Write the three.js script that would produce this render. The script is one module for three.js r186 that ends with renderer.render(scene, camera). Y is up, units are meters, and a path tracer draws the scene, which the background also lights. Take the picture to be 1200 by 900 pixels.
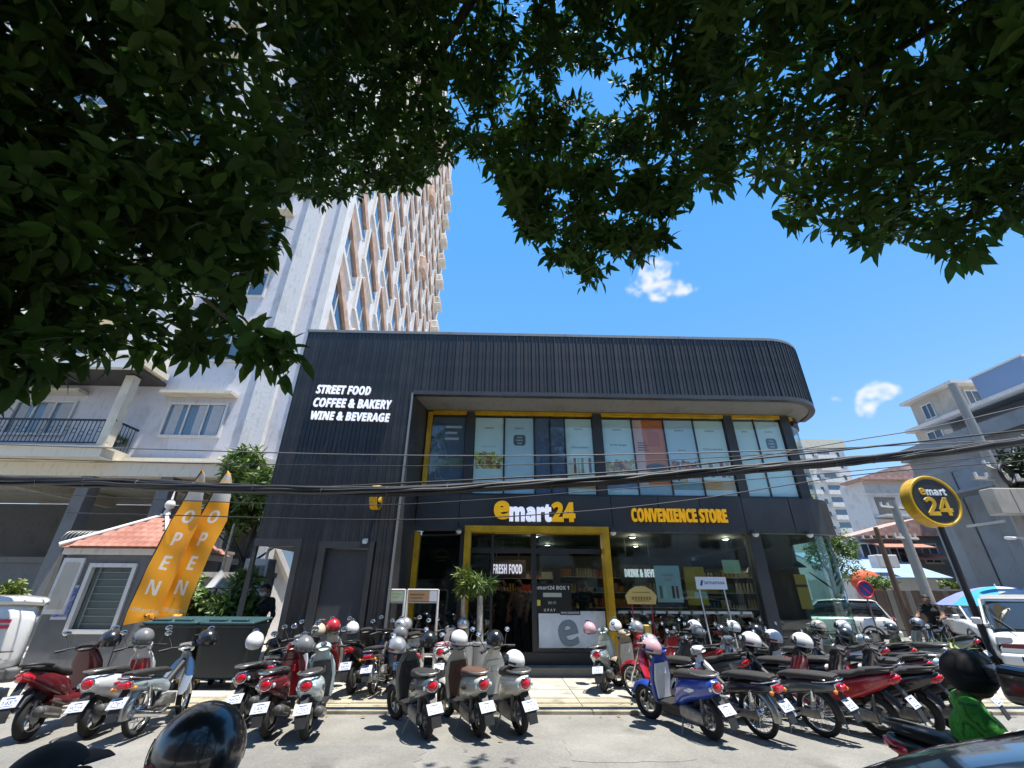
import * as THREE from 'three';
import { mergeGeometries, mergeVertices } from 'three/addons/utils/BufferGeometryUtils.js';
import { RoundedBoxGeometry } from 'three/addons/geometries/RoundedBoxGeometry.js';
import { TextGeometry } from 'three/addons/geometries/TextGeometry.js';
import { FontLoader } from 'three/addons/loaders/FontLoader.js';
import { MarchingCubes } from 'three/addons/objects/MarchingCubes.js';

// ---------------------------------------------------------------- camera, sky, sun, exposure
const scene = new THREE.Scene();
const PITCH = THREE.MathUtils.degToRad(25.9), YAW = THREE.MathUtils.degToRad(-1.3), ROLL = THREE.MathUtils.degToRad(0.4), FOCAL = 505, EYE = 1.6;
const camera = new THREE.PerspectiveCamera(2 * Math.atan(450 / FOCAL) * 180 / Math.PI, 4 / 3, 0.05, 2000);
camera.position.set(0, EYE, 0);
camera.rotation.order = 'YXZ';
camera.rotation.set(PITCH, YAW, ROLL);
const renderer = new THREE.WebGLRenderer({ antialias: true });
renderer.toneMapping = THREE.LinearToneMapping;
renderer.toneMappingExposure = 2.0;
renderer.shadowMap.enabled = true;
const SUN = new THREE.Vector3(0.2, 1, 0.1).normalize();
const sun = new THREE.DirectionalLight(new THREE.Color(1, 0.95, 0.87), 4.6);
sun.position.copy(SUN).multiplyScalar(90);
sun.castShadow = true;
Object.assign(sun.shadow.camera, { left: -50, right: 60, top: 50, bottom: -60, near: 1, far: 220 });
sun.shadow.mapSize.set(4096, 4096);
scene.add(sun); scene.add(sun.target);

// a photograph pixel (1200 x 900) gives a direction; a plane gives the distance
const basis = new THREE.Matrix4().makeRotationFromEuler(camera.rotation);
function ray(px, py) { return new THREE.Vector3((px - 600) / FOCAL, -(py - 450) / FOCAL, -1).applyMatrix4(basis); }
function onZ(px, py, z) { const r = ray(px, py); return r.multiplyScalar(z / r.z).add(camera.position); }
function onY(px, py, y) { const r = ray(px, py); return r.multiplyScalar((y - EYE) / r.y).add(camera.position); }
function onX(px, py, x) { const r = ray(px, py); return r.multiplyScalar(x / r.x).add(camera.position); }
function along(px, py, d) { return ray(px, py).normalize().multiplyScalar(d).add(camera.position); }

// ---------------------------------------------------------------- noise
function rng(seed) { let s = seed >>> 0; return () => { s = (s + 0x6d2b79f5) >>> 0; let t = Math.imul(s ^ (s >>> 15), 1 | s); t = (t + Math.imul(t ^ (t >>> 7), 61 | t)) ^ t; return ((t ^ (t >>> 14)) >>> 0) / 4294967296; }; }
function hash3(x, y, z) { let h = Math.imul(x, 374761393) + Math.imul(y, 668265263) + Math.imul(z, 2147483647 ^ 0x5bd1e995); h = Math.imul(h ^ (h >>> 13), 1274126177); h ^= h >>> 16; return (h >>> 0) / 4294967296; }
const sm = (t) => t * t * (3 - 2 * t), lerp = (a, b, t) => a + (b - a) * t, clamp = (x, a = 0, b = 1) => Math.min(b, Math.max(a, x));
const sstep = (a, b, x) => sm(clamp((x - a) / (b - a)));
function noise3(x, y, z) {
  const i = Math.floor(x), j = Math.floor(y), k = Math.floor(z), u = sm(x - i), v = sm(y - j), w = sm(z - k);
  const c = (a, b) => lerp(hash3(i, a, b), hash3(i + 1, a, b), u);
  return lerp(lerp(c(j, k), c(j + 1, k), v), lerp(c(j, k + 1), c(j + 1, k + 1), v), w);
}
function fbm3(x, y, z, o = 5) { let a = 0.5, s = 0, t = 0; for (let i = 0; i < o; i++) { s += a * noise3(x, y, z); t += a; a *= 0.5; x *= 2.03; y *= 2.03; z *= 2.03; } return s / t; }
const lattices = new Map();
function lattice(p, seed) { const k = p * 4096 + seed; let l = lattices.get(k); if (!l) { l = new Float32Array(p * p); const r = rng(seed * 7919 + p); for (let i = 0; i < l.length; i++) l[i] = r(); lattices.set(k, l); } return l; }
function tileNoise(x, y, p, seed) { // periodic value noise, period p cells
  const l = lattice(p, seed), fi = Math.floor(x), fj = Math.floor(y), a = x - fi, b = y - fj, u = a * a * (3 - 2 * a), v = b * b * (3 - 2 * b);
  const i = fi % p, j = (fj % p) * p, i1 = i + 1 === p ? 0 : i + 1, j1 = (fj + 1) % p * p, q = l[i + j], s = l[i + j1];
  return (q + (l[i1 + j] - q) * u) * (1 - v) + (s + (l[i1 + j1] - s) * u) * v;
}
function tileFbm(u, v, base, oct, seed, gain = 0.5) { let s = 0, a = 1, t = 0, f = base; for (let o = 0; o < oct; o++) { s += a * tileNoise(u * f, v * f, f, seed + o); t += a; a *= gain; f *= 2; } return s / t; }

// ---------------------------------------------------------------- sky: blue noon air with a few small clouds
{
  const W = 2048, H = 1024, d = new Float32Array(W * H * 4);
  const puffs = [];
  const puff = (px, py, size, lumps, seed, strength = 1) => {
    const c = ray(px, py).normalize(), r = rng(seed);
    for (let i = 0; i < lumps; i++) puffs.push([new THREE.Vector3(c.x + (r() - 0.5) * size * 2.2, c.y + (r() - 0.5) * size * 1.1, c.z + (r() - 0.5) * size * 0.6).normalize(), size * (0.35 + 0.4 * r()), strength]);
  };
  puff(768, 312, 0.035, 5, 3, 0.7); puff(748, 330, 0.034, 6, 31, 0.75); puff(780, 338, 0.04, 6, 32, 0.6); puff(804, 342, 0.028, 4, 33, 0.55); puff(1038, 458, 0.026, 6, 7, 0.95); puff(1022, 466, 0.024, 5, 12, 0.9); puff(1018, 484, 0.016, 3, 8, 1.1); puff(981, 469, 0.008, 2, 9, 1.2);
  const q = rng(77); // scattered fair-weather clouds all round, low above the roofs
  for (let i = 0; i < 26; i++) { const a = Math.PI * 2 * q(), e = 0.18 + 0.5 * q(), c = new THREE.Vector3(Math.cos(a) * Math.cos(e), Math.sin(e), Math.sin(a) * Math.cos(e)); if (c.z < -0.35) continue; for (let k = 0; k < 4; k++) puffs.push([c.clone().add(new THREE.Vector3((q() - 0.5) * 0.16, (q() - 0.5) * 0.05, (q() - 0.5) * 0.16)).normalize(), 0.05 + 0.05 * q(), 1]); }
  const v = new THREE.Vector3();
  for (let j = 0; j < H; j++) {
    const el = ((j + 0.5) / H - 0.5) * Math.PI, ce = Math.cos(el), se = Math.sin(el);
    const near = puffs.filter(([c, s]) => Math.abs(Math.asin(c.y) - el) < s * 1.5);
    const h = Math.max(0, se), t1 = Math.exp(-h * 4.5);
    const R = 0.053 + 0.36 * t1, G = 0.215 + 0.36 * t1, B = 0.53 + 0.19 * t1;
    for (let i = 0; i < W; i++) {
      const az = ((i + 0.5) / W - 0.5) * Math.PI * 2;
      v.set(Math.cos(az) * ce, se, Math.sin(az) * ce);
      let r = R, g = G, b = B, den = 0;
      if (el > 0) {
        const mu = Math.max(0, v.dot(SUN)), glow = Math.pow(mu, 26) * 0.16;
        r += glow; g += glow; b += glow * 0.95;
        for (const [c, s, k] of near) { const dd = (1 - v.x * c.x - v.y * c.y - v.z * c.z) * 2; if (dd < s * s * 1.6) den += k * (1 - dd / (s * s * 1.6)); }
        if (den > 0) { const n = fbm3(v.x * 52, v.y * 80, v.z * 52, 6); den = sstep(0.34, 1.0, Math.min(1.1, den) * 0.6 + n * 1.35 - 0.62) * 0.88; r = lerp(r, 0.50, den); g = lerp(g, 0.51, den); b = lerp(b, 0.53, den); }
      } else { r = 0.22; g = 0.22; b = 0.21; }
      const k = (j * W + i) * 4; d[k] = r; d[k + 1] = g; d[k + 2] = b; d[k + 3] = 1;
    }
  }
  const tex = new THREE.DataTexture(d, W, H, THREE.RGBAFormat, THREE.FloatType);
  tex.mapping = THREE.EquirectangularReflectionMapping; tex.magFilter = tex.minFilter = THREE.LinearFilter; tex.needsUpdate = true;
  scene.background = tex; scene.environment = tex; scene.environmentIntensity = 1; scene.backgroundIntensity = 1;
}

// ---------------------------------------------------------------- textures
function dataTex(n, fn, srgb) {
  const d = new Uint8Array(n * n * 4);
  for (let j = 0; j < n; j++) for (let i = 0; i < n; i++) { const c = fn(i / n, j / n), k = (j * n + i) * 4; d[k] = c[0] * 255; d[k + 1] = c[1] * 255; d[k + 2] = c[2] * 255; d[k + 3] = 255; }
  const t = new THREE.DataTexture(d, n, n); t.wrapS = t.wrapT = THREE.RepeatWrapping; t.magFilter = THREE.LinearFilter; t.minFilter = THREE.LinearMipmapLinearFilter; t.generateMipmaps = true;
  if (srgb) t.colorSpace = THREE.SRGBColorSpace; t.needsUpdate = true; return t;
}
const rep = (t, metres, my = metres) => { const c = t.clone(); c.repeat.set(1 / metres, 1 / my); c.needsUpdate = true; return c; };
const g3 = (v) => [v, v, v];
const TX = {
  // surface mottling about a mean of 0.86 (multiplies the colour)
  mottle: dataTex(512, (u, v) => { const a = tileFbm(u, v, 6, 6, 11), b = tileFbm(u, v, 48, 3, 23); return g3(clamp(0.72 + 0.34 * a + 0.10 * (b - 0.5))); }, true),
  grime: dataTex(512, (u, v) => { const a = tileFbm(u, v, 4, 6, 41), st = tileFbm(u, v * 0.25, 40, 3, 57); const s = sstep(0.5, 0.75, a) * 0.07 + sstep(0.55, 0.8, st) * 0.06; return [clamp(0.98 - s), clamp(0.975 - s * 1.03), clamp(0.965 - s * 1.1)]; }, true),
  asphalt: dataTex(1024, (u, v) => { const a = tileFbm(u, v, 5, 6, 71, 0.55), f = tileNoise(u * 340, v * 340, 340, 5), w = tileFbm(u, v, 14, 4, 77); const oil = sstep(0.62, 0.8, tileFbm(u, v, 9, 4, 91)) * 0.16; const k = clamp(0.72 + 0.22 * a + 0.1 * (f - 0.5) + 0.12 * (w - 0.5) - oil * 0.8); return [k, k * 0.995, k * 0.975]; }, true),
  grainBump: dataTex(512, (u, v) => g3(clamp(0.5 * tileNoise(u * 200, v * 200, 200, 3) + 0.5 * tileFbm(u, v, 40, 3, 9)))),
  softBump: dataTex(512, (u, v) => g3(tileFbm(u, v, 10, 5, 19))),
  ripple: dataTex(512, (u, v) => g3(tileFbm(u, v, 3, 3, 29))),
  slab: dataTex(512, (u, v) => { const a = tileFbm(u, v, 5, 6, 101, 0.6), sp = tileNoise(u * 180, v * 180, 180, 4); const st = sstep(0.58, 0.75, tileFbm(u, v, 8, 5, 111)) * 0.14; const k = clamp(0.8 + 0.24 * (a - 0.3) + 0.08 * (sp - 0.5) - st); return [k, k * 0.985, k * 0.95]; }, true),
  stone: dataTex(512, (u, v) => { const a = tileFbm(u * 1, v * 3, 8, 5, 131), b = tileFbm(u, v, 30, 3, 137); return g3(clamp(0.74 + 0.3 * a + 0.12 * (b - 0.5))); }, true),
  fabric: dataTex(256, (u, v) => { const w = 0.5 + 0.25 * Math.sin(u * Math.PI * 2 * 64) + 0.25 * Math.sin(v * Math.PI * 2 * 64); return g3(clamp(0.82 + 0.12 * w + 0.1 * (tileFbm(u, v, 6, 4, 151) - 0.5))); }, true),
};
const maps = {
  mottle: rep(TX.mottle, 1.6), mottleBig: rep(TX.mottle, 5.3), mottleSmall: rep(TX.mottle, 0.35), grime: rep(TX.grime, 3.1), asphalt: rep(TX.asphalt, 5.2), grain: rep(TX.grainBump, 1.1), soft: rep(TX.softBump, 0.9),
  slab: rep(TX.slab, 2.3), stone: rep(TX.stone, 1.9), fabric: rep(TX.fabric, 0.5), ripple: rep(TX.ripple, 2.4), rippleFine: rep(TX.ripple, 0.7),
};
// ---------------------------------------------------------------- materials (colour as linear triple or css/hex)
function mat(c, rough = 0.7, o = {}) {
  const m = new THREE.MeshPhysicalMaterial({ roughness: rough, metalness: 0, side: THREE.DoubleSide, ...o });
  if (Array.isArray(c)) m.color.setRGB(...c); else m.color.set(c);
  return m;
}
const M = {
  asphalt: mat([0.31, 0.305, 0.29], 0.92, { map: maps.asphalt, bumpMap: maps.grain, bumpScale: 0.006 }),
  slabWhite: mat([0.60, 0.58, 0.54], 0.85, { map: maps.slab, bumpMap: maps.soft, bumpScale: 0.003 }),
  slabYellow: mat([0.55, 0.50, 0.38], 0.9, { map: maps.slab, bumpMap: maps.soft, bumpScale: 0.004 }),
  kerb: mat([0.47, 0.44, 0.38], 0.9, { map: maps.slab, bumpMap: maps.soft, bumpScale: 0.005 }),
  slabGrey: mat([0.27, 0.265, 0.255], 0.8, { map: maps.slab }),
  concrete: mat([0.36, 0.35, 0.33], 0.9, { map: maps.grime, bumpMap: maps.soft, bumpScale: 0.004 }),
  cladding: mat([0.040, 0.0415, 0.046], 0.44, { map: maps.mottle, bumpMap: maps.rippleFine, bumpScale: 0.0025, metalness: 0.15 }),
  claddingB: mat([0.046, 0.0475, 0.052], 0.47, { map: maps.mottle, bumpMap: maps.rippleFine, bumpScale: 0.0025, metalness: 0.15 }),
  claddingC: mat([0.034, 0.0355, 0.040], 0.42, { map: maps.mottle, bumpMap: maps.rippleFine, bumpScale: 0.0025, metalness: 0.15 }),
  coping: mat([0.27, 0.27, 0.27], 0.45, { map: maps.grime, metalness: 0.3 }),
  fascia: mat([0.062, 0.064, 0.068], 0.42, { map: maps.mottleBig, metalness: 0.1 }),
  fasciaB: mat([0.066, 0.068, 0.072], 0.40, { map: maps.mottleBig, metalness: 0.1 }),
  soffit: mat([0.26, 0.255, 0.24], 0.7, { map: maps.grime }),
  yellow: mat([0.76, 0.44, 0.012], 0.42, { map: maps.mottle }),
  yellowLit: mat([0.75, 0.42, 0.01], 0.4, { emissive: new THREE.Color(1, 0.52, 0.01), emissiveIntensity: 0.14 }),
  whiteLit: mat([0.75, 0.77, 0.85], 0.4, { emissive: new THREE.Color(0.8, 0.83, 1), emissiveIntensity: 0.3 }),
  signDark: mat([0.02, 0.02, 0.022], 0.5),
  glass: mat([0.93, 0.96, 0.95], 0.02, { transmission: 1, thickness: 0, ior: 1.5, bumpMap: rep(TX.ripple, 3.4), bumpScale: 0.0015 }),
  glassShop: mat([0.74, 0.85, 0.82], 0.02, { transmission: 1, thickness: 0, ior: 1.52, bumpMap: rep(TX.ripple, 1.9), bumpScale: 0.003 }),
  glassTint: mat([0.48, 0.60, 0.60], 0.02, { transmission: 1, thickness: 0, ior: 1.5 }),
  glassEdge: mat([0.12, 0.30, 0.26], 0.1),
  frosted: mat([0.74, 0.80, 0.84], 0.5, { map: maps.mottleBig }),
  darkFrame: mat([0.03, 0.032, 0.034], 0.45),
  rubber: mat([0.022, 0.022, 0.022], 0.85, { map: maps.mottleSmall }),
  plastic: mat([0.025, 0.025, 0.027], 0.55, { map: maps.mottleSmall }),
  plasticGrey: mat([0.12, 0.12, 0.125], 0.6, { map: maps.mottleSmall }),
  seat: mat([0.028, 0.027, 0.027], 0.62, { bumpMap: maps.soft, bumpScale: 0.002 }),
  seatBrown: mat([0.11, 0.055, 0.035], 0.6, { bumpMap: maps.soft, bumpScale: 0.002 }),
  chrome: mat([0.72, 0.72, 0.72], 0.16, { metalness: 1 }),
  alu: mat([0.52, 0.51, 0.49], 0.38, { metalness: 0.9, map: maps.mottleSmall }),
  steel: mat([0.36, 0.35, 0.34], 0.45, { metalness: 0.8, map: maps.mottleSmall }),
  mirror: mat([0.8, 0.82, 0.85], 0.04, { metalness: 1 }),
  redLens: mat([0.55, 0.008, 0.018], 0.12, { clearcoat: 1 }),
  amber: mat([0.75, 0.22, 0.01], 0.15, { clearcoat: 1 }),
  lens: mat([0.8, 0.82, 0.84], 0.08, { clearcoat: 1, metalness: 0.4 }),
  carGlass: mat([0.02, 0.025, 0.027], 0.04, { clearcoat: 1 }),
  whitePaint: mat([0.74, 0.74, 0.72], 0.22, { clearcoat: 0.8, clearcoatRoughness: 0.08 }),
  blackPaint: mat([0.008, 0.008, 0.010], 0.12, { clearcoat: 1, clearcoatRoughness: 0.04 }),
  render: mat([0.66, 0.645, 0.68], 0.88, { map: maps.grime, bumpMap: maps.soft, bumpScale: 0.003 }),
  renderWhite: mat([0.76, 0.73, 0.70], 0.85, { map: maps.grime, bumpMap: maps.soft, bumpScale: 0.004 }),
  cream: mat([0.66, 0.61, 0.50], 0.8, { map: maps.grime }),
  terracotta: mat([0.70, 0.46, 0.33], 0.75, { map: maps.mottle }),
  houseWhite: mat([0.68, 0.67, 0.66], 0.85, { map: maps.grime }),
  greyWall: mat([0.15, 0.155, 0.16], 0.85, { map: maps.grime, bumpMap: maps.soft, bumpScale: 0.003 }),
  midGrey: mat([0.28, 0.285, 0.29], 0.8, { map: maps.grime }),
  beigeWall: mat([0.50, 0.46, 0.40], 0.88, { map: maps.grime }),
  metalRoof: mat([0.27, 0.30, 0.33], 0.5, { map: maps.grime, metalness: 0.3 }),
  redTile: [mat([0.46, 0.19, 0.13], 0.7, { map: maps.mottleSmall }), mat([0.50, 0.23, 0.16], 0.7, { map: maps.mottleSmall }), mat([0.40, 0.155, 0.105], 0.72, { map: maps.mottleSmall })],
  hazyRoof: mat([0.58, 0.36, 0.29], 0.75, { map: maps.mottle }),  // tile red made paler: distance haze is put into the colour
  pane: mat([0.035, 0.05, 0.065], 0.05, { clearcoat: 1 }),
  paneBlue: mat([0.10, 0.15, 0.20], 0.06, { clearcoat: 1 }),
  curtain: mat([0.55, 0.56, 0.58], 0.9, { map: maps.fabric }),
  iron: mat([0.02, 0.02, 0.022], 0.5),
  binGreen: mat([0.018, 0.026, 0.028], 0.5, { map: maps.grime }),
  binLid: mat([0.035, 0.085, 0.095], 0.4, { map: maps.grime }),
  cable: mat([0.018, 0.018, 0.019], 0.6, { map: maps.mottleSmall }),
  bark: mat([0.10, 0.085, 0.068], 0.95, { map: maps.mottle, bumpMap: maps.soft, bumpScale: 0.012 }),
  twig: mat([0.10, 0.085, 0.05], 0.9),
  barkPale: mat([0.5, 0.48, 0.43], 0.9, { map: maps.mottleSmall }),
  skin: mat([0.42, 0.24, 0.16], 0.6),
  hair: mat([0.012, 0.011, 0.011], 0.7),
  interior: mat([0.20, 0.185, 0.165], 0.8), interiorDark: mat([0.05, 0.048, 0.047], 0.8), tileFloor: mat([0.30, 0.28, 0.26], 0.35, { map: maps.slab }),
};
const leafMat = (c, t = 0.3, rough = 0.5) => mat(c, rough, { transmission: t, thickness: 0 });
// ---------------------------------------------------------------- geometry helpers
function uvMetres(g) { // box mapping in metres, from each vertex's normal
  const p = g.attributes.position, n = g.attributes.normal, uv = new Float32Array(p.count * 2);
  for (let i = 0; i < p.count; i++) {
    const ax = Math.abs(n.getX(i)), ay = Math.abs(n.getY(i)), az = Math.abs(n.getZ(i));
    if (ay >= ax && ay >= az) { uv[2 * i] = p.getX(i); uv[2 * i + 1] = p.getZ(i); } else if (ax >= az) { uv[2 * i] = p.getZ(i) + 0.37; uv[2 * i + 1] = p.getY(i); } else { uv[2 * i] = p.getX(i); uv[2 * i + 1] = p.getY(i); }
  }
  g.setAttribute('uv', new THREE.BufferAttribute(uv, 2)); g.userData.uv = true; return g;
}
const flat = (g) => { const r = g.index ? g.toNonIndexed() : g; for (const k of Object.keys(r.attributes)) if (!['position', 'normal', 'uv'].includes(k)) r.deleteAttribute(k); if (!r.attributes.uv) r.setAttribute('uv', new THREE.BufferAttribute(new Float32Array(r.attributes.position.count * 2), 2)); return r; };
const merge = (...gs) => { const l = gs.flat(); return l.length === 1 ? l[0] : mergeGeometries(l.map(flat)); };
function at(g, x = 0, y = 0, z = 0, rx = 0, ry = 0, rz = 0) { if (rx) g.rotateX(rx); if (rz) g.rotateZ(rz); if (ry) g.rotateY(ry); return g.translate(x, y, z); }
const box = (w, h, d, x = 0, y = 0, z = 0, rx, ry, rz) => at(new THREE.BoxGeometry(w, h, d), x, y, z, rx, ry, rz);
const span = (x0, x1, y0, y1, z0, z1) => box(Math.abs(x1 - x0), Math.abs(y1 - y0), Math.abs(z1 - z0), (x0 + x1) / 2, (y0 + y1) / 2, (z0 + z1) / 2);
const rbox = (w, h, d, r, x = 0, y = 0, z = 0, rx, ry, rz) => at(new RoundedBoxGeometry(w, h, d, 2, Math.min(r, w / 2.01, h / 2.01, d / 2.01)), x, y, z, rx, ry, rz);
const cyl = (r0, r1, h, x = 0, y = 0, z = 0, rx, ry, rz, n = 14) => at(new THREE.CylinderGeometry(r0, r1, h, n), x, y, z, rx, ry, rz);
const ball = (r, x = 0, y = 0, z = 0, sx = 1, sy = 1, sz = 1, n = 14) => { const g = new THREE.SphereGeometry(r, n, Math.round(n * 0.7)); g.scale(sx, sy, sz); return g.translate(x, y, z); };
const V = (x, y, z) => new THREE.Vector3(x, y, z);
function tube(pts, r, seg, n = 7) { const v = pts.map((p) => (p.isVector3 ? p : V(...p))); const c = v.length === 2 ? new THREE.LineCurve3(v[0], v[1]) : new THREE.CatmullRomCurve3(v); return new THREE.TubeGeometry(c, seg ?? (v.length === 2 ? 1 : v.length * 5), r, n, false); }
function bar(a, b, w, d = w) { const p = a.isVector3 ? a : V(...a), q = b.isVector3 ? b : V(...b); const g = new THREE.BoxGeometry(w, p.distanceTo(q), d); g.applyQuaternion(new THREE.Quaternion().setFromUnitVectors(V(0, 1, 0), q.clone().sub(p).normalize())); return g.translate((p.x + q.x) / 2, (p.y + q.y) / 2, (p.z + q.z) / 2); }
function rod(a, b, r0, r1 = r0, n = 9) { const p = a.isVector3 ? a : V(...a), q = b.isVector3 ? b : V(...b); const g = new THREE.CylinderGeometry(r1, r0, p.distanceTo(q), n); g.applyQuaternion(new THREE.Quaternion().setFromUnitVectors(V(0, 1, 0), q.clone().sub(p).normalize())); return g.translate((p.x + q.x) / 2, (p.y + q.y) / 2, (p.z + q.z) / 2); }
function prism(pts, depth, bevel = 0) { const s = new THREE.Shape(pts.map((p) => new THREE.Vector2(...p))); return new THREE.ExtrudeGeometry(s, { depth, bevelEnabled: bevel > 0, bevelSize: bevel, bevelThickness: bevel, bevelSegments: 1, steps: 1, curveSegments: 6 }); }
function plan(pts, y0, y1) { const g = prism(pts.map(([x, z]) => [x, -z]), y1 - y0); g.rotateX(-Math.PI / 2); return g.translate(0, y0, 0); } // a plan outline (x, z) raised from y0 to y1
// loft of superellipse rings; axis 'x': rings across x (u = y, v = z); axis 'y': rings across y (u = x, v = z)
function loft(rings, axis = 'x', n = 20) {
  const pos = [], idx = [];
  const put = (r, cu, cv) => axis === 'x' ? pos.push(r[0], cu, cv) : pos.push(cu, r[0], cv);
  for (const r of rings) { // [t, u, hu, hv, power = 2.4, v = 0, flatBottom = 1]
    const [, u, hu, hv, pw = 2.4, v0 = 0, fb = 1] = r;
    for (let i = 0; i < n; i++) { const a = i / n * Math.PI * 2, c = Math.cos(a), s = Math.sin(a); const cu = Math.sign(s) * Math.pow(Math.abs(s), 2 / pw) * hu * (s < 0 ? fb : 1), cv = Math.sign(c) * Math.pow(Math.abs(c), 2 / pw) * hv; put(r, u + cu, v0 + cv); }
  }
  for (let k = 0; k < rings.length - 1; k++) for (let i = 0; i < n; i++) { const a = k * n + i, b = k * n + (i + 1) % n; idx.push(a, a + n, b, b, a + n, b + n); }
  for (const k of [0, rings.length - 1]) { const c = pos.length / 3; put(rings[k], rings[k][1], rings[k][5] ?? 0); for (let i = 0; i < n; i++) idx.push(c, k * n + (k ? i : (i + 1) % n), k * n + (k ? (i + 1) % n : i)); }
  const g = new THREE.BufferGeometry(); g.setAttribute('position', new THREE.Float32BufferAttribute(pos, 3)); g.setIndex(idx); g.computeVertexNormals(); return g;
}
const mirrorZ = (g) => { const c = g.clone().scale(1, 1, -1); if (c.index) { const a = c.index.array; for (let i = 0; i < a.length; i += 3) { const t = a[i]; a[i] = a[i + 2]; a[i + 2] = t; } } else { const p = c.attributes; for (const k of Object.keys(p)) { const at_ = p[k], sz = at_.itemSize, ar = at_.array; for (let i = 0; i < at_.count; i += 3) for (let e = 0; e < sz; e++) { const t = ar[i * sz + e]; ar[i * sz + e] = ar[(i + 2) * sz + e]; ar[(i + 2) * sz + e] = t; } } } return c; };
// ---------------------------------------------------------------- scene helpers
const used = new Map();
function numbered(n) { const k = used.get(n) ?? 0; used.set(n, k + 1); return k ? `${n}_${String(k).padStart(3, '0')}` : n; }
function part(parent, name, g, m, label) { // one mesh; top-level names are numbered
  const gs = Array.isArray(g) ? merge(g) : g; if (!gs.userData.uv && !gs.userData.keep) uvMetres(gs);
  const o = new THREE.Mesh(gs, m); o.name = parent === scene ? numbered(name) : name; o.castShadow = o.receiveShadow = true; if (label) o.userData.label = label; parent.add(o); return o;
}
function thing(name, label, category, group, pos = [0, 0, 0], ry = 0) {
  const o = new THREE.Group(); o.name = numbered(name); o.userData = { label, category }; if (group) o.userData.group = group;
  o.position.set(...(pos.isVector3 ? pos.toArray() : pos)); o.rotation.y = ry; scene.add(o); return o;
}
function sub(parent, name, pos = [0, 0, 0]) { const o = new THREE.Group(); o.name = name; o.position.set(...pos); parent.add(o); return o; }
function solo(name, g, m, label, category, group) { const o = part(scene, name, g, m); o.userData = { label, category }; if (group) o.userData.group = group; return o; }
function structure(name, g, m) { const o = part(scene, name, g, m); o.userData.kind = 'structure'; return o; }
function canvasMat(w, h, draw, rough = 0.6, o = {}) {
  const c = document.createElement('canvas'); c.width = w; c.height = h; draw(c.getContext('2d'), w, h);
  const t = new THREE.CanvasTexture(c); t.colorSpace = THREE.SRGBColorSpace; t.magFilter = THREE.LinearFilter; return mat([1, 1, 1], rough, { map: t, ...o });
}
const keep = (g) => { g.userData.keep = true; return g; };
const sheet = (w, h, d = 0.006) => { const g = new THREE.BoxGeometry(w, h, d); return keep(g); }; // box with 0..1 uv on its front
const fonts = { bold: await new FontLoader().loadAsync('fonts/droid/droid_sans_bold.typeface.json') };
function glyph(ch, size, depth, bold = 0, sx = 1) { const g = new TextGeometry(ch, { font: fonts.bold, size, depth, curveSegments: 5, bevelEnabled: bold > 0, bevelSize: bold, bevelThickness: Math.min(0.012, bold || 0.01), bevelSegments: 1 }); g.scale(sx, 1, 1); return g; }
// lettering: each letter a mesh; returns the width
function lettering(parent, text, size, depth, m, { bold = 0, sx = 1, gap = 0, slant = 0, x = 0, y = 0, z = 0, each } = {}) {
  let cx = x; const res = fonts.bold.data.resolution;
  for (const ch of text) {
    const adv = (fonts.bold.data.glyphs[ch]?.ha ?? 600) / res * size * sx;
    if (ch !== ' ') { const g = glyph(ch, size, depth, bold, sx); if (slant) { const p = g.attributes.position; for (let i = 0; i < p.count; i++) p.setX(i, p.getX(i) + p.getY(i) * slant); } g.translate(cx, y, z); part(parent, 'letter', g, each ? each(ch) : m); }
    cx += adv + gap;
  }
  return cx - x;
}
function textWidth(text, size, sx = 1, gap = 0) { const res = fonts.bold.data.resolution; let w = 0; for (const ch of text) w += (fonts.bold.data.glyphs[ch]?.ha ?? 600) / res * size * sx + gap; return w; }
// ================================================================ SETTING: road and pavement
structure('road', new THREE.PlaneGeometry(900, 900).rotateX(-Math.PI / 2), M.asphalt);
const PV = 0.05; // pavement height
{
  const pv = structure('pavement', span(-40, 9.4, -0.02, PV - 0.012, -60, -7.9), M.concrete);
  const kerb = structure('kerb', span(-40, 9.4, -0.02, 0.03, -7.9, -7.82), M.kerb);
  const r = rng(5);
  const kg = [0, 1, 2].map((i) => uvMetres(rbox(0.985, 0.075 + 0.003 * i, 0.16, 0.014)));
  for (let i = 0; i < 24; i++) { const o = part(kerb, 'kerbstone', kg[i % 3], M.kerb); o.position.set(-14.1 + i + (r() - 0.5) * 0.01, 0.012, -7.86 + (r() - 0.5) * 0.012); }
  const rows = [[-7.945, -8.62, M.slabYellow], [-8.63, -9.35, M.slabWhite], [-9.38, -10.58, M.slabWhite]];
  const tints = { a: M.slabWhite, b: mat([0.56, 0.545, 0.51], 0.85, { map: maps.slab }), c: mat([0.63, 0.61, 0.57], 0.85, { map: maps.slab }) };
  for (const [z1, z0, m] of rows) {
    const sg = [0, 1, 2].map(() => { const g = rbox(1.192, 0.03, z1 - z0 - 0.008, 0.006); return uvMetres(g.translate(r() * 9, 0, r() * 9)).translate(0, 0, 0); });
    sg.forEach((g) => { g.computeBoundingBox(); const c = g.boundingBox.getCenter(V(0, 0, 0)); g.translate(-c.x, -c.y, -c.z); });
    for (let i = 0; i < 19; i++) { const x = -13.1 + i * 1.2; const o = part(pv, 'paving_slab', sg[i % 3], m === M.slabWhite ? [tints.a, tints.b, tints.c][Math.floor(r() * 3)] : m); o.position.set(x + 0.6, PV - 0.015 + (r() - 0.5) * 0.003, (z0 + z1) / 2); o.rotation.y = (r() - 0.5) * 0.002; }
  }
}
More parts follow.
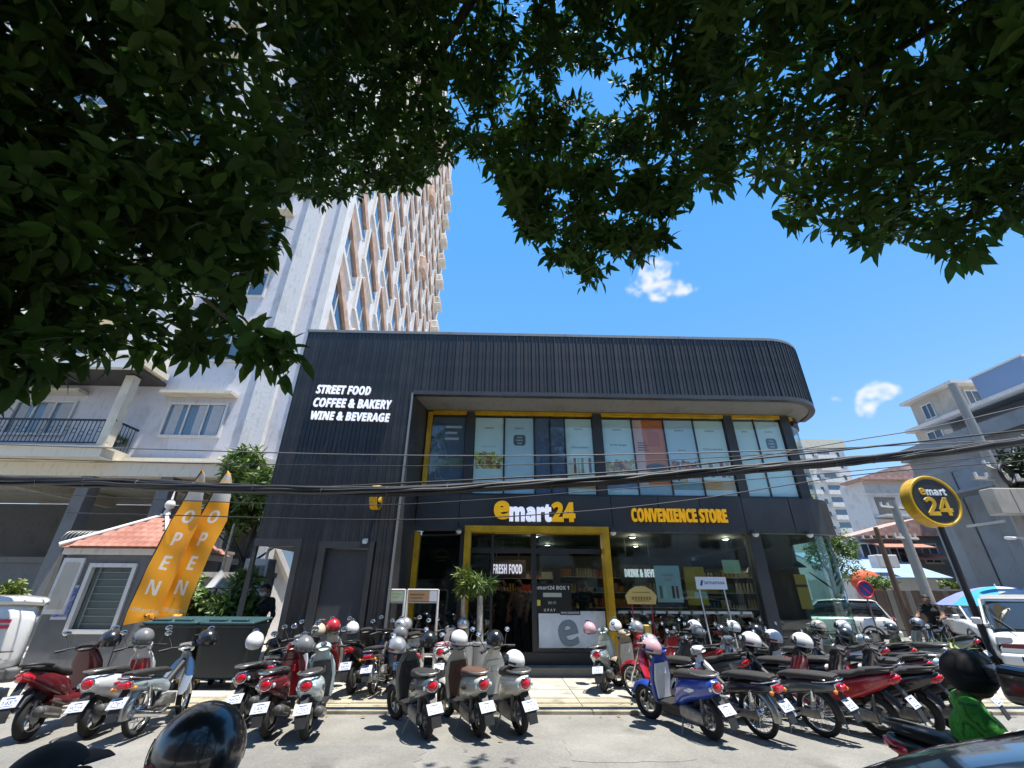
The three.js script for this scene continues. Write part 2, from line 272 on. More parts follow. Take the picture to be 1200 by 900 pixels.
// ================================================================ THE STORE
const F = -9.9, D = -11.0, SOF = 6.1, TOP = 7.86; // cladding face, glass plane, soffit, roof
const X = (px, py, z = D) => onZ(px, py, z).x, Y = (px, py, z = D) => onZ(px, py, z).y;
const store = thing('store_building', 'two storey charcoal clad corner shop with yellow framed glass front and overhanging top', 'building');
const arc = (cx, cz, r, a0, a1, n) => Array.from({ length: n + 1 }, (_, i) => { const a = lerp(a0, a1, i / n); return [cx + r * Math.sin(a), cz + r * Math.cos(a)]; });
const roofArc = arc(7.15, F - 1.5, 1.5, 0, Math.PI / 2, 14);
{
  // roof body behind the cladding, coping and soffit
  const back = -21;
  const body = (o) => [[-5.22 + o, back], [-5.22 + o, F - o], ...arc(7.15, F - 1.5, 1.5 - o, 0, Math.PI / 2, 14), [8.65 - o, back]];
  part(store, 'roof', plan(body(0.06), 6.2, TOP - 0.02), M.darkFrame);
  part(store, 'coping', plan(body(-0.03), TOP - 0.015, TOP + 0.06), M.coping);
  part(store, 'soffit', plan([[-2.2, -20.9], [-2.2, F - 0.05], ...arc(7.15, F - 1.5, 1.45, 0, Math.PI / 2, 14), [8.6, -20.9]], SOF, SOF + 0.05), M.soffit);
  part(store, 'edge_trim', plan([[-2.26, F - 0.12], [-2.26, F + 0.03], ...arc(7.15, F - 1.5, 1.53, 0, Math.PI / 2, 14), ...arc(7.15, F - 1.5, 1.38, 0, Math.PI / 2, 14).reverse()], SOF - 0.03, SOF + 0.075), M.fasciaB);
  // standing seam cladding panels, one by one
  const r = rng(8), cm = [M.cladding, M.claddingB, M.claddingC, M.cladding];
  const P = 0.2, cache = {};
  const panel = (h) => cache[h.toFixed(2)] ??= uvMetres(merge(box(P - 0.006, h, 0.02, 0, h / 2, 0), box(0.02, h - 0.02, 0.032, -P / 2 + 0.014, h / 2, 0.013), box(0.012, h - 0.03, 0.016, 0.02, h / 2, 0.014)));
  const put = (x, z, ry, y0, y1) => { const o = part(store, 'cladding_panel', panel(y1 - y0), cm[Math.floor(r() * 4)]); o.position.set(x, y0, z); o.rotation.y = ry + (r() - 0.5) * 0.006; };
  for (let i = 0; i < 15; i++) { // left wing, with a passage and a service door
    const x = -5.22 + P / 2 + i * 0.1975; const open = x < -4.3 ? 2.6 : x > -3.78 && x < -2.74 ? 2.56 : 0.06;
    put(x, F, 0, open, TOP - 0.02);
  }
  for (let i = 0; i < 47; i++) put(-2.26 + P / 2 + i * P, F, 0, SOF + 0.07, TOP - 0.02);
  for (let i = 0; i < 12; i++) { const a = (i + 0.5) / 12 * Math.PI / 2; put(7.15 + 1.5 * Math.sin(a), F - 1.5 + 1.5 * Math.cos(a), a, SOF + 0.07, TOP - 0.02); }
  part(store, 'side_cladding', span(8.6, 8.66, SOF + 0.07, TOP - 0.02, F - 1.52, -20.9), M.cladding);
  // left wing walls
  part(store, 'wing_wall', [span(-5.2, -5.12, 2.6, 7.7, -20.9, F - 0.02), span(-4.3, -3.8, 0, 2.6, -10.1, F - 0.03), span(-2.74, -2.3, 0, 2.6, -10.1, F - 0.03), span(-5.1, -2.3, 2.62, 6.15, -10.1, F - 0.03)], M.cladding);
  part(store, 'reveal_wall', plan([[-2.265, F + 0.015], [-2.04, D - 0.05], [-2.4, D - 0.05], [-2.4, F - 0.05]], 0, SOF), M.fasciaB);
  part(store, 'corner_trim', span(-2.285, -2.245, 0.05, SOF, F - 0.01, F + 0.045), M.coping);
  part(store, 'passage_frame', [span(-5.24, -4.24, 2.47, 2.62, F - 0.06, F + 0.04), span(-4.36, -4.24, 0.05, 2.47, F - 0.06, F + 0.04), span(-5.24, -5.17, 0.05, 2.47, F - 0.06, F + 0.03)], M.fascia);
  part(store, 'passage_walls', [span(-5.2, -4.2, 2.5, 2.58, -14.5, F - 0.1), span(-4.3, -4.2, 0, 2.5, -14.5, F - 0.1), span(-5.2, -5.12, 0, 2.6, -14.5, -12.0)], M.midGrey);
  part(store, 'door_frame', [span(-3.86, -2.70, 2.44, 2.58, F - 0.06, F + 0.04), span(-3.86, -3.72, 0.05, 2.44, F - 0.06, F + 0.04), span(-2.80, -2.70, 0.05, 2.44, F - 0.06, F + 0.04)], M.fascia);
  const sd = part(store, 'service_door', span(-3.71, -2.81, 0.05, 2.43, F - 0.12, F - 0.07), mat([0.085, 0.086, 0.088], 0.55, { map: maps.mottleBig }));
  part(sd, 'handle', [rod([-3.6, 1.1, F - 0.07], [-3.6, 1.1, F - 0.01], 0.012), rod([-3.6, 1.1, F - 0.02], [-3.48, 1.1, F - 0.02], 0.011)], M.steel);
  // fascia band between the floors: flat panels and a rounded corner
  const FZ = D + 0.14, y0 = 2.95, y1 = 3.79;
  const fx = [-2.06, -1.02, 0.22, 1.46, 2.72, 3.9, 4.94, 6.0, 7.2];
  for (let i = 0; i < fx.length - 1; i++) part(store, 'fascia_panel', rbox(fx[i + 1] - fx[i] - 0.012, y1 - y0, 0.05, 0.006, (fx[i] + fx[i + 1]) / 2, (y0 + y1) / 2, FZ), i % 2 ? M.fasciaB : M.fascia);
  const fo = arc(7.6, -12, 1.16, 0, Math.PI / 2, 12), fi = arc(7.6, -12, 1.1, 0, Math.PI / 2, 12).reverse();
  part(store, 'fascia_panel', plan([[7.212, FZ - 0.025], [7.212, FZ + 0.025], ...fo, ...fi], y0, y1), M.fascia);
  part(store, 'fascia_panel', span(8.7, 8.76, y0, y1, -20.9, -12.01), M.fascia);
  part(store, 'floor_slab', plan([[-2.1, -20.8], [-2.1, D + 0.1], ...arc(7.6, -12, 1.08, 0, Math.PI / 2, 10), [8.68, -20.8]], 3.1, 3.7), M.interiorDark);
  part(store, 'fascia_soffit', plan([[-2.06, D - 0.1], [-2.06, FZ - 0.03], ...arc(7.6, -12, 1.09, 0, Math.PI / 2, 10), ...arc(7.6, -12, 0.9, 0, Math.PI / 2, 10).reverse()], 2.955, 2.985), M.soffit);
  // rooms
  part(store, 'shop_floor', plan([[-2.3, -20.8], [-2.3, D - 0.1], ...arc(7.6, -12, 0.95, 0, Math.PI / 2, 10), [8.55, -20.8]], 0.02, 0.22), M.tileFloor);
  part(store, 'shop_walls', [span(-2.5, 8.6, 0, 3.1, -20.8, -20.6), span(-2.45, -2.3, 0, 3.1, -20.6, D - 0.1)], M.interior);
  part(store, 'upper_walls', [span(-2.5, 8.6, 3.7, 6.1, -16.2, -16), span(-2.45, -2.3, 3.7, 6.1, -16, D - 0.1)], M.interior);
  part(store, 'plinth', plan([[-2.04, D - 0.12], [-2.04, D + 0.06], ...arc(7.6, -12, 1.06, 0, Math.PI / 2, 12), [8.66, -20], [8.5, -20], ...arc(7.6, -12, 0.9, 0, Math.PI / 2, 12).reverse()], 0.0, 0.44), M.darkFrame);
  const st = part(store, 'entrance_step', span(-2.06, 6.4, 0.0, 0.18, D + 0.02, D + 0.4), M.slabGrey);
  for (let i = 0; i < 7; i++) part(st, 'step_slab', rbox(1.2, 0.03, 0.42, 0.008, -1.45 + i * 1.208, 0.197, D + 0.215), M.slabGrey);
}
// ---- upper floor windows
const posterArt = {
  plain: (seed, head, extra) => (c, w, h) => {
    const r = rng(seed); c.fillStyle = ['#cde9f0', '#d6eef4', '#c2def0', '#d2eaec'][seed % 4]; c.fillRect(0, 0, w, h);
    for (let i = 0; i < 60; i++) { c.fillStyle = `rgba(255,255,255,${0.03 * r()})`; c.fillRect(r() * w, r() * h, w * 0.6 * r(), h * 0.2 * r()); }
    c.fillStyle = '#4b5a66'; c.font = `bold ${h * 0.028}px sans-serif`; c.textAlign = 'center'; c.fillText(head, w / 2, h * 0.15); extra?.(c, w, h, r);
  },
  food: (hue) => (c, w, h, r) => { // a heap of dishes in the lower third
    for (let i = 0; i < 160; i++) { const x = w * (0.05 + 0.9 * r()), y = h * (0.56 + 0.24 * r()), s = w * (0.02 + 0.07 * r()); c.fillStyle = `hsl(${hue[0] + hue[1] * r()},${25 + 45 * r()}%,${30 + 45 * r()}%)`; c.beginPath(); c.ellipse(x, y, s, s * (0.4 + 0.6 * r()), r() * 3, 0, 7); c.fill(); }
  },
  stamp: (c, w, h) => { c.fillStyle = '#586873'; c.beginPath(); c.roundRect(w * 0.3, h * 0.23, w * 0.42, h * 0.145, w * 0.09); c.fill(); c.fillStyle = '#d6eef4'; c.font = `bold ${h * 0.026}px sans-serif`; c.fillText('YOUR', w * 0.51, h * 0.275); c.fillText('FOREST', w * 0.51, h * 0.315); c.fillText('SHOP', w * 0.51, h * 0.355); },
};
{
  const x = (px) => -2.02 + 0.0236 * (px - 503), y0 = 3.8, y1 = 6.04, up = sub(store, 'upper_window');
  part(up, 'yellow_frame', [span(-2.02, -1.9, y0, y1, D - 0.03, D + 0.06), span(-1.9, 7.6, 5.98, y1 + 0.04, D - 0.03, D + 0.055), plan([...arc(7.6, -12, 1.055, 0, 0.5, 6), ...arc(7.6, -12, 0.97, 0, 0.5, 6).reverse()], 5.98, y1 + 0.04)], M.yellow);
  part(up, 'corner_beam', plan([...arc(7.6, -12, 1.05, 0.5, 1.57, 8), ...arc(7.6, -12, 0.9, 0.5, 1.57, 8).reverse()], 5.85, y1 + 0.04), M.fasciaB);
  for (const [a, b] of [[547, 556.5], [692, 703], [846, 856.5], [913, 924]]) part(up, 'pillar', rbox(x(b) - x(a), y1 - y0 + 0.05, 0.24, 0.01, (x(a) + x(b)) / 2, (y0 + y1) / 2, D - 0.06), M.fascia);
  part(up, 'sill', span(-1.98, 7.6, y0 - 0.005, y0 + 0.06, D - 0.06, D + 0.035), M.fascia);
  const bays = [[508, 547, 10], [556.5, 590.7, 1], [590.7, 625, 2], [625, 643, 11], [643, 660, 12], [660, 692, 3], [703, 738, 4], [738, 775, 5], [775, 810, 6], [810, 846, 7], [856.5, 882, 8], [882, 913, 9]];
  const art = [null,
    posterArt.plain(1, 'EMART24', (c, w, h, r) => { c.fillStyle = '#8fb0a8'; c.font = `italic ${h * 0.03}px serif`; c.fillText('fresh everyday', w / 2, h * 0.40); posterArt.food([20, 60])(c, w, h * 0.86, r); c.fillStyle = '#d6eef4'; c.fillRect(0, h * 0.685, w, h); }),
    posterArt.plain(2, 'EMART24', (c, w, h, r) => posterArt.stamp(c, w, h)),
    posterArt.plain(7, 'EMART24', (c, w, h, r) => { c.fillStyle = '#3f4d4a'; c.fillText('COFFEE & BEVERAGE', w / 2, h * 0.4); for (let i = 0; i < 6; i++) { c.fillStyle = ['#d9d3c2', '#7a5a44', '#c9c3b0', '#8d9a70', '#e6e2d6', '#5d4136'][i]; c.fillRect(w * (0.1 + 0.14 * i), h * 0.53, w * 0.1, h * 0.2); } c.fillStyle = '#c69a6b'; c.fillRect(0, h * 0.8, w, h * 0.12); }),
    posterArt.plain(4, 'EMART24', (c, w, h, r) => { c.fillStyle = '#35506e'; c.font = `bold ${h * 0.034}px sans-serif`; c.fillText('On the Burger', w / 2, h * 0.36); posterArt.food([18, 40])(c, w, h, r); c.fillStyle = '#5f86b0'; c.fillRect(0, h * 0.82, w, h * 0.1); }),
    (c, w, h) => { c.fillStyle = '#d9763a'; c.fillRect(0, 0, w, h); c.fillStyle = '#e3b8b2'; c.fillRect(0, 0, w * 0.3, h); c.fillStyle = '#c9642c'; c.beginPath(); c.roundRect(w * 0.45, h * 0.16, w * 0.4, h * 0.2, 16); c.fill(); c.fillStyle = '#5a4038'; c.font = `bold ${h * 0.025}px sans-serif`; c.fillText('EMART24', w * 0.42, h * 0.15); for (let i = 0; i < 4; i++) c.fillRect(w * 0.1, h * (0.31 + 0.032 * i), w * (0.3 + 0.05 * (i % 2)), h * 0.014); c.fillStyle = '#46505a'; c.beginPath(); c.ellipse(w * 0.62, h * 0.64, w * 0.34, h * 0.05, 0, 0, 7); c.fill(); c.fillRect(w * 0.4, h * 0.68, w * 0.6, h * 0.14); c.fillStyle = '#9fbfd0'; c.fillRect(0, h * 0.86, w, h * 0.14); },
    posterArt.plain(6, 'EMART24', (c, w, h, r) => { c.fillStyle = '#3f4d55'; c.fillText('BINGSU', w / 2, h * 0.42); posterArt.food([8, 30])(c, w, h, r); c.fillStyle = '#6f9aa4'; c.fillRect(0, h * 0.82, w, h * 0.1); }),
    posterArt.plain(3, 'EMART24', (c, w, h, r) => { c.fillStyle = '#3f4d55'; c.fillText('COFFEE & BEVERAGE', w / 2, h * 0.4); for (let i = 0; i < 5; i++) { c.fillStyle = ['#e4ded0', '#8a7a66', '#d8cfc0', '#933f49', '#b9aa94'][i]; c.fillRect(w * (0.08 + 0.18 * i), h * 0.56, w * 0.13, h * 0.2); } c.fillStyle = '#cf9f6a'; c.fillRect(0, h * 0.8, w, h * 0.12); }),
    posterArt.plain(11, 'EMART24', (c, w, h, r) => { for (let i = 0; i < 18; i++) { c.fillStyle = `hsl(${20 + 30 * r()},25%,${35 + 30 * r()}%)`; c.beginPath(); c.arc(w * (0.1 + 0.8 * r()), h * (0.62 + 0.05 * r()), w * 0.04, 0, 7); c.fill(); } }),
    posterArt.plain(5, 'EMART24', (c, w, h) => posterArt.stamp(c, w, h)),
    (c, w, h) => { const r = rng(15); c.fillStyle = '#56677f'; c.fillRect(0, 0, w, h); c.strokeStyle = '#8fa0b4'; c.lineWidth = 3; for (let i = 0; i < 9; i++) { c.beginPath(); c.moveTo(r() * w * 0.3, h * (0.1 + 0.8 * r())); c.quadraticCurveTo(w * 0.2, h * r(), w * (0.3 + 0.4 * r()), h * r()); c.stroke(); } c.fillStyle = '#c3cdd8'; for (const [y, q] of [[0.12, 0.5], [0.2, 0.36], [0.28, 0.42]]) c.fillRect(w * 0.4, h * y, w * q, h * 0.03); c.fillStyle = '#6f7a74'; c.fillRect(0, h * 0.55, w, h * 0.12); c.fillStyle = '#9db8c6'; c.fillRect(0, h * 0.9, w, h * 0.1); },  // slate blue pane with reflected signs painted on
    (c, w, h) => { const r = rng(16); c.fillStyle = '#5b6f8e'; c.fillRect(0, 0, w, h); for (let i = 0; i < 40; i++) { c.fillStyle = `hsla(${205 + 30 * r()},22%,${34 + 22 * r()}%,0.6)`; c.fillRect(r() * w, h * (0.15 + 0.75 * r()), w * 0.5 * r(), h * 0.12 * r()); } },  // sky and building reflection painted as slate blue blocks
    (c, w, h) => { const r = rng(17); c.fillStyle = '#576a88'; c.fillRect(0, 0, w, h); for (let i = 0; i < 40; i++) { c.fillStyle = `hsla(${205 + 30 * r()},22%,${34 + 22 * r()}%,0.6)`; c.fillRect(r() * w, h * (0.15 + 0.75 * r()), w * 0.5 * r(), h * 0.12 * r()); } },  // same painted reflection for the neighbouring pane
  ];
  for (const [a, b, k] of bays) {
    const xa = x(a) + 0.012, xb = x(b) - 0.012, w = xb - xa;
    part(up, 'pane', span(xa, xb, y0 + 0.06, 5.98, D - 0.006, D + 0.006), k ? M.glass : M.glassTint);
    part(up, 'mullion', span(xb, xb + 0.024, y0 + 0.06, 5.98, D - 0.05, D + 0.012), M.darkFrame);
    if (k) { const p = part(up, k > 9 ? 'painted_reflection' : 'window_poster', sheet(w - 0.02, 2.06), canvasMat(256, 640, art[k], 0.65)); p.position.set((xa + xb) / 2, 4.88, D - 0.03); }  // the last three prints are painted glass reflections, not blinds
  }
  for (let i = 0; i < 6; i++) { const A = lerp(0.28, 1.57, i / 6), B = lerp(0.28, 1.57, (i + 1) / 6) - 0.012; part(up, 'pane', plan([...arc(7.6, -12, 1.006, A, B, 2), ...arc(7.6, -12, 0.994, A, B, 2).reverse()], y0 + 0.03, 5.86), M.glass); }
  part(up, 'pane', span(8.594, 8.606, y0 + 0.03, 5.86, -15.9, -12.01), M.glass);
}
// ---- ground floor glazing
{
  const gf = sub(store, 'shop_front'), b0 = 0.44, b1 = 2.95;
  part(gf, 'yellow_post', span(-2.06, -1.93, 0.22, 2.93, D - 0.02, D + 0.07), M.yellow);
  part(gf, 'pane', span(-1.92, -0.92, b0, b1, D - 0.006, D + 0.006), M.glassTint);
  part(gf, 'lower_panel', span(-1.9, -0.94, b0 + 0.01, 1.86, D - 0.05, D - 0.02), mat([0.055, 0.058, 0.06], 0.4, { map: maps.mottleBig }));
  part(gf, 'upper_panel', span(-1.9, -0.94, 1.88, b1 - 0.02, D - 0.05, D - 0.02), mat([0.012, 0.012, 0.013], 0.35));
  const em = part(gf, 'emblem', [...Array.from({ length: 11 }, (_, i) => { const a = i / 10 * Math.PI; return bar([-1.4 + 0.17 * Math.cos(a), 2.32 + 0.17 * Math.sin(a), D - 0.017], [-1.4 + 0.23 * Math.cos(a), 2.32 + 0.23 * Math.sin(a), D - 0.017], 0.02, 0.006); }), span(-1.55, -1.25, 2.34, 2.38, D - 0.02, D - 0.014), span(-1.52, -1.28, 2.27, 2.30, D - 0.02, D - 0.014)], mat([0.35, 0.24, 0.02], 0.5));
  // the yellow portal round the entrance
  const L = X(545, 640), R = X(711, 640), T = 3.04, z0 = D - 0.04, z1 = D + 0.34;
  const fr = part(gf, 'entrance_portal', [span(L, L + 0.14, 0.21, T, z0, z1), span(R - 0.14, R, 0.21, T, z0, z1), span(L + 0.14, R - 0.14, T - 0.14, T, z0, z1 - 0.002)], M.yellow);
  part(gf, 'sidewall', span(L - 0.12, L - 0.01, 0.21, b1, D - 0.05, D + 0.05), M.fascia);
  const m1 = X(576, 690), m2 = X(623, 690), m3 = X(629, 690), yb = 2.46;
  part(gf, 'transom_bar', span(L + 0.14, R - 0.14, yb, yb + 0.11, D - 0.06, D + 0.03), M.darkFrame);
  part(gf, 'door_jamb', [span(m1 - 0.03, m1 + 0.03, 0.22, T - 0.14, D - 0.062, D + 0.032), span(m2, m3, 0.22, T - 0.14, D - 0.062, D + 0.032)], M.darkFrame);
  part(gf, 'pane', span(L + 0.145, m1 - 0.03, 0.3, yb, D - 0.006, D + 0.006), M.glassTint);
  for (const [a, b] of [[L + 0.145, m1 - 0.03], [m1 + 0.03, m2], [m3, R - 0.145]]) part(gf, 'pane', span(a, b, yb + 0.11, T - 0.145, D - 0.006, D + 0.006), M.glassTint);
  const tr = part(gf, 'transom_panel', sheet(m2 - m1 - 0.08, 0.24), canvasMat(256, 80, (c, w, h) => { c.fillStyle = '#7d6a0c'; c.fillRect(0, 0, w, h); c.fillStyle = '#a79438'; c.font = 'bold 26px sans-serif'; c.textAlign = 'center'; c.fillText('EVERYDAY FRESH', w / 2, h * 0.66); c.fillStyle = '#c9b864'; c.fillRect(0, h - 8, w, 8); })); tr.position.set((m1 + m2) / 2, yb + 0.25, D - 0.05);
  part(gf, 'light_strip', span(m3 + 0.02, R - 0.16, yb + 0.14, yb + 0.165, D - 0.05, D - 0.02), M.midGrey);
  // right hand leaf of the sliding door with frosted film and lettering
  const slide = sub(gf, 'sliding_door');
  part(slide, 'pane', span(m3, R - 0.15, 0.5, yb, D - 0.006, D + 0.006), M.glassShop);
  part(slide, 'frosted_film', span(m3 + 0.03, R - 0.17, 0.53, Y(660, 716), D + 0.008, D + 0.011), M.frosted);
  part(slide, 'bottom_rail', span(m3, R - 0.15, 0.24, 0.5, D - 0.02, D + 0.02), M.darkFrame);
  const cx = X(666, 742), cy = Y(666, 742); // the big e on the film
  const eg = glyph('e', 0.62, 0.004, 0.012, 1); eg.computeBoundingBox(); eg.center(); eg.rotateZ(0.2); eg.translate(cx, cy, D + 0.022); part(slide, 'film_letter', eg, mat([0.19, 0.24, 0.27], 0.5));
  const info = part(slide, 'door_lettering', sheet(0.85, 0.62, 0.003), canvasMat(256, 186, (c, w, h) => { c.fillStyle = '#191a12'; c.fillRect(0, 0, w, h); c.fillStyle = '#d9d9cf'; c.font = 'bold 34px sans-serif'; c.fillText('emart24 BOX 1', 4, 40); c.fillStyle = '#aeb4a4'; c.fillRect(60, 60, 128, 26); c.fillStyle = '#d8c84a'; c.fillRect(6, 104, 34, 36); c.fillStyle = '#c4c8bd'; c.font = '26px sans-serif'; c.fillText('Wi-Fi', 92, 130); c.font = 'bold 24px sans-serif'; c.fillText('U P A Y', 62, 174); })); info.position.set(X(648, 701), Y(648, 701), D + 0.012);
  const nw = part(slide, 'film_label', sheet(0.46, 0.09, 0.004), canvasMat(160, 32, (c, w, h) => { c.fillStyle = '#22262a'; c.fillRect(0, 0, w, h); c.fillStyle = '#d5dbe0'; c.font = 'bold 20px sans-serif'; c.textAlign = 'center'; c.fillText('NON SMOKING', w / 2, 23); })); nw.position.set(X(668, 718), Y(668, 718), D + 0.016);
  // glazing right of the entrance
  const P0 = R + 0.02, PL = X(878, 640), PR = X(892, 640);
  const cuts = [P0, X(756, 660), X(797, 660), X(840, 660), PL];
  for (let i = 0; i < 4; i++) part(gf, 'pane', span(cuts[i] + 0.004, cuts[i + 1] - 0.004, b0, b1, D - 0.006, D + 0.006), M.glassShop);
  part(gf, 'pillar', rbox(PR - PL, b1 - 0.2, 0.26, 0.01, (PL + PR) / 2, 0.2 + (b1 - 0.2) / 2, D - 0.05), M.fascia);
  part(gf, 'pane', span(PR + 0.004, 7.6, b0, b1, D - 0.006, D + 0.006), M.glassShop);
  for (let i = 0; i < 6; i++) { const A = lerp(0, 1.57, i / 6), B = lerp(0, 1.57, (i + 1) / 6) - 0.008; part(gf, 'pane', plan([...arc(7.6, -12, 1.006, A, B, 2), ...arc(7.6, -12, 0.994, A, B, 2).reverse()], b0, b1), M.glassShop); }
  part(gf, 'pane', span(8.594, 8.606, b0, b1, -13.3, -12.01), M.glassShop); part(gf, 'side_wall', span(8.5, 8.62, 0, b1, -20.7, -13.31), M.fascia);
  const ry = Y(800, 718); // the row of stickers at chest height
  for (let i = 0; i < 13; i++) { const w = 0.22; const xx = P0 + 0.12 + i * 0.285; if (xx + w < PL) part(gf, 'glass_sticker', span(xx, xx + w, ry - 0.02, ry + 0.03, D + 0.008, D + 0.011), mat([0.5, 0.53, 0.55], 0.6)); }
  const post = (name, px, py, w, h, draw, z = D - 0.04) => { const o = part(gf, name, sheet(w, h), canvasMat(192, Math.round(192 * h / w), draw)); o.position.set(X(px, py), Y(px, py), z); return o; };
  post('glass_poster', 784, 684, 0.6, 0.78, (c, w, h) => { c.fillStyle = '#cfd6df'; c.fillRect(0, 0, w, h); c.fillStyle = '#c98f94'; c.font = `bold ${h * 0.1}px sans-serif`; c.textAlign = 'center'; c.fillText('COFFEE', w / 2, h * 0.3); c.fillStyle = '#d9a0a0'; c.fillText('TIME', w / 2, h * 0.43); for (let i = 0; i < 5; i++) { c.fillStyle = ['#6b7a5a', '#e8e8e2', '#d5d6cf', '#55463e', '#b5433f'][i]; c.fillRect(w * (0.12 + 0.16 * i), h * 0.56, w * 0.1, h * 0.34); } });
  post('glass_poster', 826, 686, 0.5, 0.85, (c, w, h) => { c.fillStyle = '#c99a2e'; c.fillRect(0, 0, w, h); c.fillStyle = '#b9cdd2'; c.fillRect(w * 0.35, h * 0.66, w * 0.6, h * 0.16); }, D - 0.5);
  post('glass_poster', 858, 664, 0.42, 0.3, (c, w, h) => { c.fillStyle = '#c3c7a0'; c.fillRect(0, 0, w, h); });
  post('glass_poster', 951, 693, 0.28, 0.75, (c, w, h) => { c.fillStyle = '#c8923c'; c.fillRect(0, 0, w, h); c.fillStyle = '#3c3a33'; c.fillRect(0, h * 0.3, w, h * 0.08); }, D - 0.3);
}
// ---- things in the shop
{
  const lamp = (x, z, y = 3.08) => { const t = thing('ceiling_downlight', 'small round white downlight in the shop ceiling', 'lamp', 'shop ceiling downlights', [x, y, z]); part(t, 'ring', cyl(0.1, 0.1, 0.03, 0, 0, 0, 0, 0, 0, 18), M.whitePaint); part(t, 'diffuser', cyl(0.075, 0.075, 0.01, 0, -0.018, 0, 0, 0, 0, 18), mat([0.9, 0.9, 0.85], 0.5, { emissive: new THREE.Color(1, 0.93, 0.8), emissiveIntensity: 1.2 })); const l = new THREE.PointLight(new THREE.Color(1, 0.82, 0.6), 0.8, 0, 2); l.position.set(0, -0.08, 0); l.castShadow = true; t.add(l); };
  for (const [x, z] of [[1.0, -13], [1.6, -15.5], [3.8, -13], [4.6, -15.5], [6.6, -13.2]]) lamp(x, z);
  const prodM = ['#8a3323', '#8f7322', '#8f8a7c', '#5d241c', '#96551f', '#3f5538', '#33496a', '#8f8468'].map((c) => mat(c, 0.5));
  const r = rng(33);
  const shelf = (label, x, z, w, ry) => {
    const t = thing('store_shelf', label, 'shelf', 'stocked shelves in the shop', [x, 0.22, z], ry);
    part(t, 'frame', [span(-w / 2, w / 2, 0, 2.1, -0.3, -0.26), span(-w / 2, -w / 2 + 0.03, 0, 2.1, -0.25, 0.2), span(w / 2 - 0.03, w / 2, 0, 2.1, -0.25, 0.2)], M.interiorDark);
    for (let k = 0; k < 5; k++) { const y = 0.15 + k * 0.42; const s = part(t, 'shelf_board', span(-w / 2 + 0.035, w / 2 - 0.035, y, y + 0.025, -0.255, 0.2), M.midGrey);
      const sets = prodM.map(() => []); let cx = -w / 2 + 0.06; while (cx < w / 2 - 0.16) { const ww = 0.05 + 0.06 * r(), hh = 0.08 + 0.2 * r(), kind = Math.floor(r() * 8), run = 2 + Math.floor(r() * 5), round = r() < 0.4; for (let q = 0; q < run && cx < w / 2 - 0.12; q++) { sets[kind].push(round ? cyl(ww * 0.3, ww * 0.48, hh, cx + ww / 2, y + 0.027 + hh / 2, 0.05, 0, 0, 0, 8) : span(cx, cx + ww, y + 0.027, y + 0.027 + hh, -0.08, 0.12 + 0.03 * r())); cx += ww + 0.01; } cx += 0.03 * r(); }
      sets.forEach((g, i) => { if (g.length) { const o = part(s, 'packages', g, prodM[i]); o.userData.kind = 'stuff'; } }); }
  };
  shelf('wide stocked shelf behind the open shop doorway', 0.9, -16.5, 3.2, 0); shelf('stocked shelf behind the frosted shop door leaf', 2.6, -14.6, 1.8, 0.3); shelf('long stocked shelf behind the glass beside the entrance', 4.4, -15.2, 3.0, 0); shelf('stocked shelf inside the rounded glass corner', 7.0, -14.2, 1.8, -0.5);
  const ctr = thing('shop_counter', 'dark low counter just inside the shop doorway', 'counter', undefined, [0.6, 0.22, -13.6]); part(ctr, 'cabinet', rbox(1.9, 0.92, 0.6, 0.02, 0, 0.46, 0), M.interiorDark); part(ctr, 'worktop', rbox(2.0, 0.04, 0.7, 0.01, 0, 0.94, 0), M.midGrey);
  const tbl = thing('high_table', 'long narrow bar table behind the shop glass', 'table', undefined, [4.4, 0.22, -11.7]); part(tbl, 'tabletop', rbox(2.8, 0.05, 0.4, 0.01, 0, 1.0, 0), M.midGrey); for (const x of [-1.25, 0, 1.25]) part(tbl, 'leg', rod([x, 0, 0], [x, 0.98, 0], 0.03), M.darkFrame);
  for (let i = 0; i < 4; i++) { const s = thing('bar_stool', 'round topped dark bar stool at the window table', 'stool', 'bar stools behind the shop glass', [3.4 + i * 0.7, 0.22, -12.15]); part(s, 'seat', cyl(0.17, 0.16, 0.06, 0, 0.72, 0), M.interior); part(s, 'stem', rod([0, 0.02, 0], [0, 0.7, 0], 0.025), M.steel); part(s, 'base', cyl(0.2, 0.21, 0.03, 0, 0.015, 0), M.steel); }
  for (const [px, py, z, lab] of [[858, 663, -12.0, 'black cone pendant lamp in front of the pale glass poster'], [880, 672, -12.6, 'black cone pendant lamp behind the grey ground floor pillar'], [936, 665, -12.6, 'black cone pendant lamp inside the rounded glass corner']]) {
    const p = onZ(px, py, z), t = thing('pendant_lamp', lab, 'lamp', 'black pendant lamps', p); part(t, 'shade', new THREE.LatheGeometry([[0.02, 0.16], [0.05, 0.14], [0.2, 0.0], [0.195, 0.0], [0.045, 0.13]].map((q) => new THREE.Vector2(...q)), 20), M.iron); part(t, 'cord', rod([0, 0.15, 0], [0, 3.1 - p.y, 0], 0.006), M.iron);
  }
  const lit = (name, text, label, px0, px1, py, z, size) => { const a = onZ(px0, py, z), b = onZ(px1, py, z), t = thing(name, label, 'sign', undefined, a); const w = textWidth(text, size); lettering(t, text, size, 0.03, M.whiteLit, { sx: (b.x - a.x) / w, bold: 0.006 }); part(t, 'backing_board', span(-0.1, b.x - a.x + 0.1, -0.12, size + 0.12, -0.06, -0.01), M.interiorDark); part(t, 'hanger', [rod([0.1, size + 0.12, -0.03], [0.1, 3.1 - a.y, -0.03], 0.012), rod([b.x - a.x - 0.1, size + 0.12, -0.03], [b.x - a.x - 0.1, 3.1 - a.y, -0.03], 0.012)], M.iron); };
